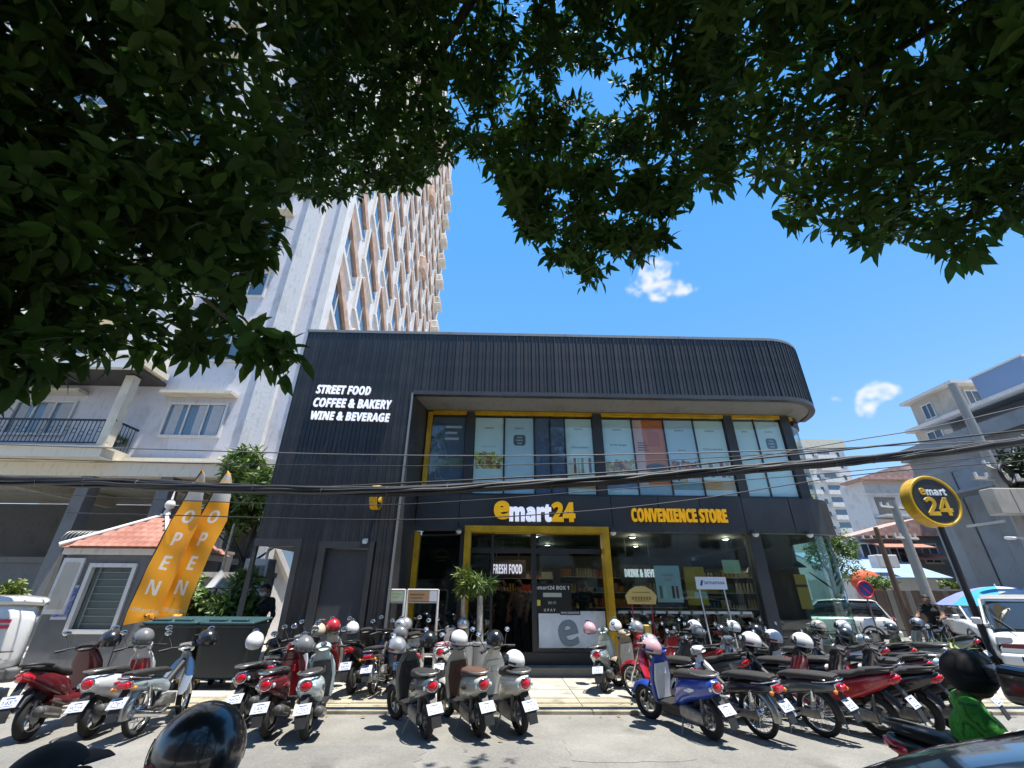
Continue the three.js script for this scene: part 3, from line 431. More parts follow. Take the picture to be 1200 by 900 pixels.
  lit('interior_sign', 'FRESH FOOD', 'white lit FRESH FOOD lettering hanging above the shop doorway', 577, 612, 672, -13.4, 0.24); lit('interior_sign', 'DRINK & BEVE', 'white lit DRINK & BEVE lettering behind the shop glass', 732, 768, 676, -13.4, 0.2);
}
// ---- signs on the facade
{
  const z = D + 0.19;
  let a = onZ(578, 610, z), b = onZ(674, 611, z);
  let t = thing('shop_sign', 'yellow and white emart24 letters on the fascia above the entrance', 'sign', undefined, a);
  const total = b.x - a.x;
  const eg = glyph('e', 0.50, 0.06, 0.02, 1.05); eg.rotateZ(0.12); eg.translate(0.02, 0.03, 0); part(t, 'letter', eg, M.yellowLit, 'big yellow tilted letter e');
  let cx = total * 0.185; const mw = textWidth('mart', 0.40); lettering(t, 'mart', 0.40, 0.06, M.whiteLit, { bold: 0.018, sx: total * 0.525 / mw, x: cx, y: 0.0 });
  const nw = textWidth('24', 0.43); lettering(t, '24', 0.43, 0.06, M.yellowLit, { bold: 0.018, sx: total * 0.285 / nw, x: total * 0.715, y: 0.0 });
  part(t, 'rail', [span(0, total, 0.06, 0.085, -0.024, -0.012), span(0, total, 0.28, 0.305, -0.024, -0.012)], M.darkFrame);
  a = onZ(740, 611, z); b = onZ(853, 612, z); t = thing('shop_sign', 'yellow CONVENIENCE STORE letters on the fascia right of the entrance', 'sign', undefined, a);
  const w2 = textWidth('CONVENIENCE STORE', 0.30); lettering(t, 'CONVENIENCE STORE', 0.30, 0.05, M.yellowLit, { bold: 0.009, sx: (b.x - a.x) / w2 }); part(t, 'rail', [span(0, b.x - a.x, 0.05, 0.07, -0.026, -0.012), span(0, b.x - a.x, 0.22, 0.24, -0.026, -0.012)], M.darkFrame);
  const zf = F + 0.07;
  for (const [text, px0, px1, py, hpx, lab] of [['STREET FOOD', 370, 434, 461, 11, 'top row of white lit letters reading STREET FOOD on the dark cladding'], ['COFFEE & BAKERY', 366, 457.5, 476.5, 11.5, 'middle row of white lit letters reading COFFEE & BAKERY on the dark cladding'], ['WINE & BEVERAGE', 363, 456, 491.5, 11, 'bottom row of white lit letters reading WINE & BEVERAGE on the dark cladding']]) {
    a = onZ(px0, py, zf); b = onZ(px1, py + 2, zf); const s = (onZ(px0, py - hpx, zf).y - a.y), sz = s * 0.86; t = thing('wall_lettering', lab, 'sign', 'letter rows on the dark cladding', a); t.rotation.z = -0.02;
    lettering(t, text, sz, 0.035, M.whiteLit, { bold: 0.003, sx: (b.x - a.x) / textWidth(text, sz), slant: 0.06 }); part(t, 'rail', [span(0, b.x - a.x, 0.03, 0.045, -0.03, -0.01), span(0, b.x - a.x, s - 0.05, s - 0.035, -0.03, -0.01)], M.darkFrame);
  }
  // small hanging box sign on the wing, seen nearly edge on
  const p = onZ(441, 583, F + 0.35); t = thing('projecting_sign', 'small round yellow sign box sticking out from the dark cladding', 'sign', undefined, p);
  part(t, 'box', at(new THREE.CylinderGeometry(0.26, 0.26, 0.15, 26), 0, 0, 0, 0, 0, Math.PI / 2), M.yellow); part(t, 'face', at(new THREE.CylinderGeometry(0.21, 0.21, 0.02, 26), 0.075, 0, 0, 0, 0, Math.PI / 2), M.signDark);
  const g2 = glyph('24', 0.17, 0.012, 0.004); g2.center(); g2.rotateY(Math.PI / 2); g2.translate(0.088, -0.02, 0); part(t, 'numerals', g2, M.yellow); part(t, 'bracket', [rod([0, 0.1, -0.2], [0, 0.1, -0.37], 0.018), rod([0, -0.1, -0.2], [0, -0.1, -0.37], 0.018)], M.iron);
  // floodlights and a camera
  const q = onZ(428, 634, F + 0.12); t = thing('security_light', 'small white security light above the grey service door', 'lamp', undefined, q); part(t, 'housing', rbox(0.1, 0.09, 0.12, 0.02, 0, 0, 0, 0.4), M.whitePaint); part(t, 'bracket', rod([0, 0.02, -0.03], [0, 0.03, -0.13], 0.016), M.whitePaint);
  for (const [px, py, lab] of [[538, 619, 'white wall light at the top left of the yellow entrance portal'], [718, 622, 'white wall light at the top right of the yellow entrance portal'], [884, 622, 'white wall light above the grey ground floor pillar'], [947, 622, 'round white camera under the rounded fascia corner']]) { const k = onZ(px, py, D + 0.24); t = thing(lab.includes('camera') ? 'dome_camera' : 'wall_light', lab, lab.includes('camera') ? 'camera' : 'lamp', undefined, [k.x, 2.94, k.z + 0.02]); part(t, 'housing', at(new THREE.SphereGeometry(0.075, 16, 8, 0, 6.29, 0, 1.6), 0, -0.02, 0, Math.PI), M.whitePaint); part(t, 'base', cyl(0.085, 0.085, 0.03, 0, -0.005, 0), M.plasticGrey); part(t, 'bracket', span(-0.02, 0.02, 0, 0.06, -0.1, 0.02), M.plasticGrey); }
}
// ================================================================ VEGETATION HELPERS
function leafShape(len, wid, fold = 0.25, droop = 0.15) { // a pointed, folded, drooping leaf along +x from the origin
  const pos = [], idx = [], st = [[0, 0.02], [0.2, 0.72], [0.45, 1], [0.72, 0.7], [1, 0.0]];
  for (const [t, w] of st) { const x = t * len, y = -droop * len * t * t, h = w * wid / 2; pos.push(x, y + fold * h, h, x, y, 0, x, y + fold * h, -h); }
  for (let k = 0; k < 4; k++) for (const o of [0, 1]) { const a = k * 3 + o; if (k < 3 || true) idx.push(a, a + 3, a + 1, a + 1, a + 3, a + 4); }
  const g = new THREE.BufferGeometry(); g.setAttribute('position', new THREE.Float32BufferAttribute(pos, 3)); g.setIndex(idx); g.computeVertexNormals(); return g;
}
function spray(n, len, wid, seed, spread = 1.0, twig = 0.5) { // a twig tip with n leaves round it, growing along +y
  const r = rng(seed), gs = [];
  for (let i = 0; i < n; i++) { const t = i / n, g = leafShape(len * (0.75 + 0.5 * r()), wid * (0.8 + 0.4 * r()), 0.2 + 0.2 * r(), 0.1 + 0.35 * r()); g.rotateX((r() - 0.5) * 0.9); g.rotateZ(lerp(-0.5, 1.0, t) * 0.8 + (r() - 0.5) * 0.6); g.rotateY(i * 2.4 + r() * 0.8); g.translate((r() - 0.5) * 0.03, (t - 0.5) * len * twig * 2 * spread, (r() - 0.5) * 0.03); gs.push(g); }
  return mergeGeometries(gs.map((g) => { uvMetres(g); return g; }));
}
function foliage(parent, name, geo, m, list, tint = 0.25, seed = 1) { // list of [x, y, z, scale]: one InstancedMesh
  const r = rng(seed), o = new THREE.InstancedMesh(geo, m, list.length), d = new THREE.Object3D(), c = new THREE.Color();
  list.forEach((p, i) => { d.position.set(p[0], p[1], p[2]); d.rotation.set((r() - 0.5) * 2.2, r() * 6.28, (r() - 0.5) * 2.2); d.scale.setScalar(p[3] ?? 1); d.updateMatrix(); o.setMatrixAt(i, d.matrix); const k = 1 - tint + 2 * tint * r(); c.setRGB(k * (0.9 + 0.35 * r() * r()), k, k * (0.8 + 0.2 * r())); o.setColorAt(i, c); });
  o.name = name; o.userData.kind = 'stuff'; o.castShadow = o.receiveShadow = true; parent.add(o); return o;
}
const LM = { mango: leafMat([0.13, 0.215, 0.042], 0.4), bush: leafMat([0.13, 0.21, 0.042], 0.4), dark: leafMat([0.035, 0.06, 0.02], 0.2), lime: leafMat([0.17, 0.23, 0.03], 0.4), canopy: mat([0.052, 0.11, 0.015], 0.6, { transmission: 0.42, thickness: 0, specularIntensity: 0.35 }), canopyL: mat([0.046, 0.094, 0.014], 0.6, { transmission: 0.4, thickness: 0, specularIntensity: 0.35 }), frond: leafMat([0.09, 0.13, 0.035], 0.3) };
const SP = { mango: spray(9, 0.2, 0.055, 4), bush: spray(9, 0.11, 0.05, 5), small: spray(9, 0.07, 0.035, 6) };
function blobPoints(n, c, rad, seed, lumps = 6) { // points gathered in uneven clumps inside an ellipsoid
  const r = rng(seed), L = Array.from({ length: lumps }, () => { const a = r() * 6.28, e = Math.acos(2 * r() - 1), q = 0.35 + 0.5 * r(); return [Math.sin(e) * Math.cos(a) * q, Math.cos(e) * q, Math.sin(e) * Math.sin(a) * q, 0.3 + 0.35 * r()]; }), out = [];
  while (out.length < n) { const l = L[Math.floor(r() * lumps)], a = r() * 6.28, e = Math.acos(2 * r() - 1), q = l[3] * Math.cbrt(r()); out.push([c[0] + rad[0] * (l[0] + q * Math.sin(e) * Math.cos(a)), c[1] + rad[1] * (l[1] + q * Math.cos(e)), c[2] + rad[2] * (l[2] + q * Math.sin(e) * Math.sin(a)), 0.7 + 0.6 * r()]); }
  return out;
}
function smallTree(name, label, category, base, height, c, rad, n, geo, m, seed, group, trunkR = 0.06) {
  const t = thing(name, label, category, group, base), r = rng(seed);
  const gs = [tube([[0, 0, 0], [0.06, height * 0.3, 0.03], [-0.03, height * 0.6, 0], [0, height, 0]], trunkR, 8, 7)];
  for (let i = 0; i < 7; i++) { const a = r() * 6.28, y = height * (0.45 + 0.5 * r()); gs.push(rod([0, y, 0], [Math.cos(a) * rad[0] * 0.6, y + rad[1] * 0.5, Math.sin(a) * rad[2] * 0.6], trunkR * 0.5, trunkR * 0.2, 6)); }
  part(t, 'trunk', gs, M.bark); foliage(t, 'crown', geo, m, blobPoints(n, c, rad, seed), 0.3, seed); return t;
}
// ================================================================ LEFT: apartment tower
{
  const Z = -16, C = -8.1, H = 62, t = thing('apartment_tower', 'tall pale apartment tower with white lattice side wall and terracotta window hoods', 'building');
  part(t, 'front_wall', [span(-44, C - 0.02, 5.9, H, Z - 0.6, Z), span(-44, C - 0.02, 5.9, H, -43.6, -43)], M.render);
  part(t, 'side_wall', span(C - 0.6, C - 0.25, 0, H, -43, Z - 0.61), M.renderWhite);
  part(t, 'corner_pier', span(C - 0.25, C + 0.12, 0, H, Z - 0.5, Z + 0.12), M.renderWhite);
  part(t, 'pilaster', span(-9.9, -9.08, 5.9, H, Z, Z + 0.22), M.renderWhite);
  for (const x of [-14.6, -21.5, -28]) part(t, 'pilaster', span(x, x + 0.8, 9, H, Z, Z + 0.22), M.renderWhite);
  part(t, 'string_course', [span(-44, C + 0.2, 5.75, 5.98, Z - 0.3, Z + 0.3)], M.cream);
  // front windows, floor by floor
  const wf = uvMetres(merge(span(-1.15, 1.15, -0.05, 0.04, 0, 0.1), span(-1.15, 1.15, 1.3, 1.38, 0, 0.1), span(-1.15, -1.07, 0.04, 1.3, 0, 0.1), span(1.07, 1.15, 0.04, 1.3, 0, 0.1), span(-0.38, -0.32, 0.04, 1.3, 0, 0.08), span(0.34, 0.4, 0.04, 1.3, 0, 0.08)));
  const wp = uvMetres(span(-1.06, 1.06, 0.05, 1.29, 0.005, 0.03)), wh = uvMetres(span(-1.38, 1.38, 1.62, 1.74, 0, 0.5)), wcs = [[-0.95, -0.6], [0.02, 0.3], [0.55, 1.0]].map(([a, b]) => uvMetres(span(a, b, 0.06, 1.28, 0.032, 0.04)));
  for (const x of [-11.95, -17.8, -24.2]) for (let k = 0; k < 14; k++) { const w = part(t, 'window', wf, M.houseWhite); w.position.set(x, 6.9 + 3.3 * k, Z); part(w, 'pane', wp, M.paneBlue); part(w, 'hood', wh, M.cream); if (k < 1) for (const c of wcs) part(w, 'curtain', c, M.curtain); }
  // lattice of crossing ribs on the side wall, a pane and a terracotta hood in each opening
  const cw = 3.5, ch = 3.5, side = sub(t, 'lattice_facade'), k_ = 1.32, q = (y, z, x) => [x, y * k_, z * k_];
  const pg = uvMetres((() => { const g = prism([[-1.05, 0.9], [1.0, -1.0], [0.5, -1.4], [-1.05, -0.62]].map(([u, v]) => [u * k_, v * k_]), 0.06); g.rotateY(Math.PI / 2); return g.translate(-0.2, 0, 0); })());
  const hg = uvMetres(bar(q(1.3, 1.0, -0.09), q(-0.6, -0.9, -0.09), 0.17, 0.52)), r1 = uvMetres(bar(q(-0.5, 1.16, -0.11), q(-1.55, -0.55, -0.11), 0.16, 0.26)), r2 = uvMetres(bar(q(1.3, 1.22, -0.12), q(-0.55, 1.22, -0.12), 0.15, 0.24)), mu = uvMetres(bar(q(0.2, 0.35, -0.13), q(-1.0, 0.35, -0.13), 0.05, 0.07));
  part(side, 'wall_face', span(C - 0.25, C - 0.18, 0, H, -42.8, Z - 0.52), M.renderWhite);
  for (let i = 0; i < 8; i++) for (let j = 1; j < 17; j++) {
    const z = Z - 1.9 - i * cw * 0.94, y = 0.6 + j * ch + (i % 2) * ch * 0.45, put = (n, g, m) => { const o = part(side, n, g, m); o.position.set(C, y, z); };
    put('rib', r1, M.renderWhite); put('rib', r2, M.renderWhite); put('pane', pg, (i * 3 + j) % 4 ? M.paneBlue : M.pane); put('hood', hg, M.terracotta); put('mullion', mu, M.houseWhite);
  }
  for (let k = 0; k < 15; k++) { const y = 6 + k * 3.3, b = part(t, 'balcony', rbox(0.9, 1.0, 1.6, 0.25, C + 0.1, y, -41.9), k % 2 ? M.cream : M.beigeWall); part(b, 'balcony_slab', rbox(1.1, 0.16, 1.9, 0.07, C + 0.1, y - 0.6, -41.9), M.renderWhite); if (k % 3 === 1) part(t, 'bay_window', rbox(0.8, 1.9, 1.9, 0.3, C - 0.05, y + 1.2, -33.4), M.terracotta); }
}
// ---- white wing with a balcony and an open carport below
{
  const t = thing('balcony_wing', 'cream house wing with black balcony railing above a dark open carport', 'building'), Z = -16, zf = -14.8, xr = -13.87, yb = 6.15, L = -34;
  part(t, 'balcony_slab', [span(L, xr, yb - 0.42, yb, zf, Z), span(L, xr + 0.06, yb - 0.1, yb - 0.02, zf - 0.5, zf + 0.06)], M.cream);
  part(t, 'back_wall', span(L, xr - 0.1, yb, 9.2, Z - 1.2, Z - 1.0), M.cream);
  part(t, 'post', span(xr - 0.34, xr - 0.02, yb, 8.9, zf - 0.36, zf - 0.04), M.cream); part(t, 'post', span(xr - 6.3, xr - 6.0, yb, 8.9, zf - 0.36, zf - 0.04), M.cream);
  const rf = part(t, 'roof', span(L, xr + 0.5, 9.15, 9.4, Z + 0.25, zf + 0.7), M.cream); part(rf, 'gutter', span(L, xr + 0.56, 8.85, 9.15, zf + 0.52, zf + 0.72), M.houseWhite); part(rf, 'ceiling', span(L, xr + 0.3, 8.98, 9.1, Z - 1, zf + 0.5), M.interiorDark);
  const doors = [[-15.2, -14.6], [-16.6, -16.0], [-17.5, -16.8], [-19.6, -18.6]]; for (const [a, b] of doors) { const d = part(t, 'balcony_door', span(a, b, yb, yb + 2.0, Z - 1.0, Z - 0.95), M.pane); part(d, 'frame', [span(a - 0.08, a, yb, yb + 2.08, Z - 1, Z - 0.9), span(b, b + 0.08, yb, yb + 2.08, Z - 1, Z - 0.9), span(a, b, yb + 2, yb + 2.08, Z - 1, Z - 0.9)], M.houseWhite); }
  const rail = sub(t, 'railing'); part(rail, 'handrail', [span(L, xr - 0.02, yb + 0.93, yb + 0.99, zf - 0.12, zf - 0.06), span(xr - 0.1, xr - 0.04, yb + 0.93, yb + 0.99, Z - 0.9, zf - 0.1), span(L, xr - 0.02, yb + 0.1, yb + 0.14, zf - 0.11, zf - 0.07)], M.iron);
  const bs = []; for (let x = xr - 0.4; x > -24; x -= 0.145) { bs.push(rod([x, yb + 0.12, zf - 0.09], [x, yb + 0.94, zf - 0.09], 0.013, 0.013, 5)); if (Math.round(x * 7) % 2) { const q = new THREE.TorusGeometry(0.085, 0.011, 4, 10); q.translate(x + 0.07, yb + 0.4 + 0.25 * Math.abs(Math.sin(x * 9)), zf - 0.09); bs.push(q); } }
  for (let z = zf - 0.2; z > Z - 0.8; z -= 0.145) bs.push(rod([xr - 0.07, yb + 0.02, z], [xr - 0.07, yb + 0.94, z], 0.013, 0.013, 5));
  const ba = part(rail, 'balusters', bs, M.iron); ba.userData.kind = 'stuff';
  // carport
  part(t, 'beam', [span(L, -9.3, 5.25, 5.72, -15.9, -15.5), span(-13.4, -13.0, 5.2, 5.7, -22, -15.9), span(-19.2, -18.8, 5.2, 5.7, -22, -15.9)], M.cream);
  part(t, 'carport_ceiling', span(L, -8.8, 5.73, 5.78, -24, -15.4), M.cream);
  part(t, 'carport_wall', [span(L, -8.6, 0, 5.7, -24.2, -24), span(-8.9, -8.7, 0, 5.7, -24, -16.3)], M.greyWall);
  part(t, 'shutter', span(-24, -12.5, 0, 2.7, -21.9, -21.8), M.midGrey); part(t, 'shutter_beam', span(-24.5, -12, 2.7, 2.95, -22, -21.7), M.midGrey);
  for (const x of [-18.9, -14.7, -11.9, -9.6]) part(t, 'column', rbox(x === -18.9 ? 0.9 : 0.45, 5.3, 0.45, 0.02, x, 2.62, -15.8), M.greyWall);
  smallTree('potted_plant', 'small bright plant on the cream balcony behind the railing', 'plant', [xr - 0.5, yb, Z + 0.25], 0.35, [0, 0.5, 0], [0.25, 0.3, 0.25], 40, SP.small, LM.lime, 9, undefined, 0.015);
}
// ---- guard kiosk with a tiled hip roof
{
  const x0 = -10.5, x1 = -8.2, zf = -11.5, zb = -13.8, h = 2.5, t = thing('guard_kiosk', 'small grey guard kiosk with red tiled hip roof and white framed barred window', 'building');
  const WX0 = onZ(112, 665, zf).x - 0.06, WX1 = onZ(158, 665, zf).x, WY0 = 0.8, WY1 = 2.1;
  part(t, 'wall', [span(x0, WX0, 0, h, zb, zf), span(WX1, x1, 0, h, zb, zf), span(WX0, WX1, 0, WY0, zb, zf), span(WX0, WX1, WY1, h, zb, zf), span(WX0, WX1, WY0, WY1, zb, zf - 0.12)], M.greyWall);
  part(t, 'cornice', span(x0 - 0.08, x1 + 0.08, h - 0.12, h + 0.02, zb - 0.08, zf + 0.08), M.houseWhite);
  const w = part(t, 'window', [span(WX0 - 0.07, WX1 + 0.07, WY1, WY1 + 0.09, zf - 0.06, zf + 0.05), span(WX0 - 0.07, WX1 + 0.07, WY0 - 0.09, WY0, zf - 0.06, zf + 0.05), span(WX0 - 0.07, WX0 + 0.02, WY0, WY1, zf - 0.06, zf + 0.05), span(WX1 - 0.02, WX1 + 0.07, WY0, WY1, zf - 0.06, zf + 0.05)], M.houseWhite);
  part(w, 'pane', span(WX0 + 0.02, WX1 - 0.02, WY0, WY1, zf - 0.11, zf - 0.08), mat([0.10, 0.13, 0.12], 0.25)); for (let i = 0; i < 8; i++) part(w, 'bar', span(WX0 + 0.14, WX1 - 0.03, WY0 + 0.1 + i * 0.155, WY0 + 0.115 + i * 0.155, zf - 0.06, zf - 0.045), M.midGrey); part(w, 'bar', span(WX0 + 0.16, WX0 + 0.18, WY0, WY1, zf - 0.044, zf - 0.03), M.midGrey);
  const niche = part(t, 'notice_board', [span(x0 + 0.0, x0 + 0.5, 1.1, 2.3, zf + 0.002, zf + 0.05)], M.houseWhite); part(niche, 'notice', span(x0 + 0.07, x0 + 0.43, 1.2, 2.2, zf + 0.05, zf + 0.056), M.beigeWall);
  const pic = part(t, 'wall_poster', sheet(0.36, 0.72), canvasMat(128, 256, (c, W, H) => { const r = rng(4); c.fillStyle = '#7480a0'; c.fillRect(0, 0, W, H); for (let i = 0; i < 70; i++) { c.fillStyle = `hsl(${210 + 40 * r()},${30 + 40 * r()}%,${35 + 40 * r()}%)`; c.save(); c.translate(r() * W, r() * H); c.rotate(-0.7); c.fillRect(0, 0, 60 * r(), 10 * r()); c.restore(); } c.fillStyle = '#b9bdc4'; c.fillRect(0, 0, W, 20); c.fillRect(0, H - 20, W, 20); })); pic.position.set(WX0 - 0.32, 1.35, zf + 0.01);
  // hip roof, tile by tile
  const ex0 = x0 - 0.1, ex1 = x1 + 0.16, ez0 = zf + 0.22, ez1 = zb - 0.22, cx = (ex0 + ex1) / 2, cz = (ez0 + ez1) / 2, ry = h + 0.05, apex = h + 1.0, rf = part(t, 'roof', (() => { const g = new THREE.ConeGeometry(1, 1, 4, 1); g.rotateY(Math.PI / 4); g.scale((ex1 - ex0) / Math.SQRT2, apex - ry - 0.04, (ez0 - ez1) / Math.SQRT2); g.translate(cx, (apex + ry) / 2 - 0.04, cz); return g; })(), M.redTile[2]);
  const tg = uvMetres(rbox(0.185, 0.022, 0.25, 0.008)), r = rng(6);
  const slope = Math.atan2(apex - ry, (ez0 - ez1) / 2), slopeX = Math.atan2(apex - ry, (ex1 - ex0) / 2);
  for (let k = 0; k < 7; k++) { const f = (k + 0.5) / 7, half = (ex1 - ex0) / 2 * (1 - f) - 0.05, n = Math.floor(half * 2 / 0.19); for (let i = 0; i < n; i++) { const o = part(rf, 'roof_tile', tg, M.redTile[Math.floor(r() * 3)]); o.position.set(cx + (i - (n - 1) / 2) * 0.19, lerp(ry, apex, f) + 0.012, lerp(ez0, cz, f)); o.rotation.x = slope + 0.05; } const m2 = Math.floor(((ez0 - ez1) / 2 * (1 - f) - 0.05) * 2 / 0.19); for (let i = 0; i < m2; i++) { const o = part(rf, 'roof_tile', tg, M.redTile[Math.floor(r() * 3)]); o.position.set(lerp(ex1, cx, f), lerp(ry, apex, f) + 0.012, cz + (i - (m2 - 1) / 2) * 0.19); o.rotation.set(0, Math.PI / 2, slopeX + 0.05, 'ZYX'); o.rotation.set(slopeX + 0.05, Math.PI / 2, 0, 'YXZ'); } }
  for (const [sx, sz] of [[ex0, ez0], [ex1, ez0]]) part(rf, 'ridge', rod([sx, ry + 0.03, sz], [cx, apex + 0.02, cz], 0.06, 0.05, 8), M.houseWhite);
  part(rf, 'finial', new THREE.LatheGeometry([[0.0, 0.75], [0.012, 0.7], [0.03, 0.42], [0.1, 0.36], [0.13, 0.28], [0.11, 0.2], [0.05, 0.16], [0.08, 0.1], [0.09, 0.0]].map((q) => new THREE.Vector2(...q)), 16).translate(cx, apex, cz), M.houseWhite);
}
{ // coil of razor wire on the wall behind the kiosk
  const a = onZ(80, 636, -14.4), b = onZ(142, 630, -14.4), pts = []; for (let i = 0; i <= 200; i++) { const s = i / 200, q = s * 14 * 6.28; pts.push(V(lerp(a.x, b.x, s), 2.98 + 0.27 * Math.sin(q), -14.4 + 0.27 * Math.cos(q))); }
  solo('razor_wire', tube(pts, 0.02, 420, 5), M.steel, 'coiled razor wire along the wall top behind the red roofed kiosk', 'wire coil');
  const w = thing('boundary_wall', 'plain grey boundary wall behind the red roofed kiosk', 'wall'); part(w, 'wall', span(-12.6, -8.3, 0, 2.62, -14.6, -14.3), M.greyWall); part(w, 'coping', span(-12.6, -8.3, 2.622, 2.7, -14.66, -14.24), M.concrete);
}
// ---- OPEN feather flags
for (const [dx, dz, lab, word] of [[0, 0, 'orange feather flag reading OPEN, nearer the red roofed kiosk', 'OPEN'], [0.56, -0.14, 'orange feather flag reading OPEN, nearer the charcoal shop wall', 'OPEN']]) {
  const z = -9.72 + dz, p0 = onZ(143, 733, z), H0 = p0.y, H1 = onZ(238, 551, z).y, x0 = p0.x + dx, lean = onZ(238, 551, z).x - p0.x;
  const t = thing('feather_flag', lab, 'flag', 'orange OPEN flags', [x0, PV, z]);
  const edge = (v) => lean * Math.pow(v, 1.75) + 0.015 * Math.sin(v * 5), y = (v) => H0 - PV + (H1 - H0) * v, wid = (v) => 0.6 * Math.min(1, Math.pow(Math.max(0, (1 - v) / 0.34), 0.66)) * (v < 0.06 ? 0.75 + v * 4 : 1);
  const nu = 10, nv = 44, pos = [], uv = [], idx = [];
  for (let j = 0; j <= nv; j++) for (let i = 0; i <= nu; i++) { const v = j / nv, u = i / nu; pos.push(edge(v) + u * wid(v), y(v) - u * 0.12 * (1 - v) + (v < 0.05 ? u * 0.2 : 0), 0.04 * Math.sin(u * 4 + v * 5 + dx * 4) * u + 0.008 * Math.sin(v * 23 + u * 3)); uv.push(u * wid(v) / 0.62, v); }
  for (let j = 0; j < nv; j++) for (let i = 0; i < nu; i++) { const a = j * (nu + 1) + i; idx.push(a, a + 1, a + nu + 1, a + 1, a + nu + 2, a + nu + 1); }
  const g = keep(new THREE.BufferGeometry()); g.setAttribute('position', new THREE.Float32BufferAttribute(pos, 3)); g.setAttribute('uv', new THREE.Float32BufferAttribute(uv, 2)); g.setIndex(idx); g.computeVertexNormals();
  part(t, 'banner', g, canvasMat(256, 1280, (c, w, h) => { c.fillStyle = '#f5a40c'; c.fillRect(0, 0, w, h); c.fillStyle = '#b9b4ac'; c.fillRect(0, h * 0.03, w, h * 0.19); c.fillStyle = '#e8a43a'; for (let i = 0; i < 5; i++) c.fillRect(w * 0.12 * i, h * 0.06, w * 0.05, h * 0.1); c.fillStyle = '#efe6d8'; c.font = 'bold 150px sans-serif'; c.textAlign = 'center'; [...word].forEach((ch, i) => c.fillText(ch, w * 0.47, h * (0.365 + 0.148 * i))); c.font = 'bold 52px sans-serif'; c.fillStyle = '#d9c5a0'; c.fillText('emart24', w * 0.5, h * 0.91); }, 0.75, { transmission: 0.25, thickness: 0 }));
  const pp = [[0, 0, 0], [0, H0 - PV, 0]]; for (let i = 1; i <= 10; i++) pp.push([edge(i / 10) - 0.008, y(i / 10), 0]); part(t, 'pole', tube(pp, 0.013, 40, 7), M.iron);
  part(t, 'base', [rbox(0.5, 0.04, 0.08, 0.01, 0, 0.02, 0), rbox(0.08, 0.045, 0.5, 0.01, 0, 0.0226, 0), cyl(0.03, 0.035, 0.16, 0, 0.1, 0)], M.iron);
}
// ---- refuse bins
for (let i = 0; i < 2; i++) {
  const t = thing('refuse_bin', ['dark green wheeled refuse bin beside the orange flags', 'dark green wheeled refuse bin beside the shop passage'][i], 'bin', 'wheeled refuse bins', [-5.98 + i * 1.02, PV, -9.45]);
  part(t, 'body', loft([[0.16, 0, 0.28, 0.42, 7], [0.2, 0, 0.3, 0.44, 7], [0.92, 0, 0.34, 0.49, 8], [1.0, 0, 0.36, 0.5, 8], [1.02, 0, 0.35, 0.495, 8]].map(([y, x, a, b, p]) => [y, x, a, b, p]), 'y', 28).rotateY(Math.PI / 2), M.binGreen);
  const l = part(t, 'lid', [rbox(0.98, 0.05, 0.74, 0.03, 0, 1.05, 0, 0.08), rbox(0.3, 0.04, 0.1, 0.015, -0.2, 1.07, 0.28), rbox(0.3, 0.04, 0.1, 0.015, 0.2, 1.07, 0.28)], M.binLid); part(l, 'hinge', rod([-0.45, 1.06, -0.37], [0.45, 1.06, -0.37], 0.02), M.plastic); part(t, 'rim', [span(-0.51, 0.51, 0.95, 0.985, 0.33, 0.375)], M.binGreen);
  for (const [x, z] of [[-0.33, 0.22], [0.33, 0.22], [-0.33, -0.22], [0.33, -0.22]]) { const w = part(t, 'castor', [cyl(0.075, 0.075, 0.04, x, 0.075, z, 0, 0, Math.PI / 2)], M.rubber); part(w, 'fork', span(x - 0.035, x + 0.035, 0.1, 0.19, z - 0.03, z + 0.03), mat([0.45, 0.33, 0.12], 0.6)); }
}
// ---- greenery and odds and ends between the kiosk and the shop
smallTree('mango_tree', 'leafy green mango tree rising behind the orange flags', 'tree', [-6.8, PV, -12.6], 3.4, [0.1, 4.0, 0], [1.55, 1.35, 1.0], 760, SP.mango, LM.mango, 21, undefined, 0.08);
smallTree('leafy_shrub', 'round leafy shrub behind the refuse bin nearer the flags', 'shrub', [-6.6, PV, -10.6], 0.9, [0, 1.35, 0], [0.75, 0.55, 0.5], 330, SP.bush, LM.bush, 22);
smallTree('leafy_shrub', 'pale leafy shrub behind the refuse bin nearer the passage', 'shrub', [-5.65, PV, -10.5], 0.9, [0, 1.4, 0], [0.5, 0.45, 0.4], 210, SP.mango, LM.mango, 23);
smallTree('leafy_shrub', 'low shrub in the gap between the flags and the bins', 'shrub', [-6.9, PV, -10.2], 0.4, [0, 0.8, 0], [0.4, 0.4, 0.4], 150, SP.bush, LM.mango, 24);
smallTree('potted_shrub', 'yellow green potted shrub at the corner of the grey kiosk', 'shrub', [-10.6, PV, -10.6], 0.8, [0, 1.3, 0], [0.28, 0.36, 0.28], 120, SP.bush, LM.lime, 25);
{ const t = thing('plant_pot', 'tall mossy plant pot at the corner of the grey kiosk', 'pot', undefined, [-10.6, PV, -10.6]); part(t, 'pot', new THREE.LatheGeometry([[0.001, 0.002], [0.2, 0], [0.26, 0.75], [0.29, 0.85], [0.25, 0.85], [0.23, 0.72], [0.001, 0.7]].map((q) => new THREE.Vector2(...q)), 18), M.concrete); }
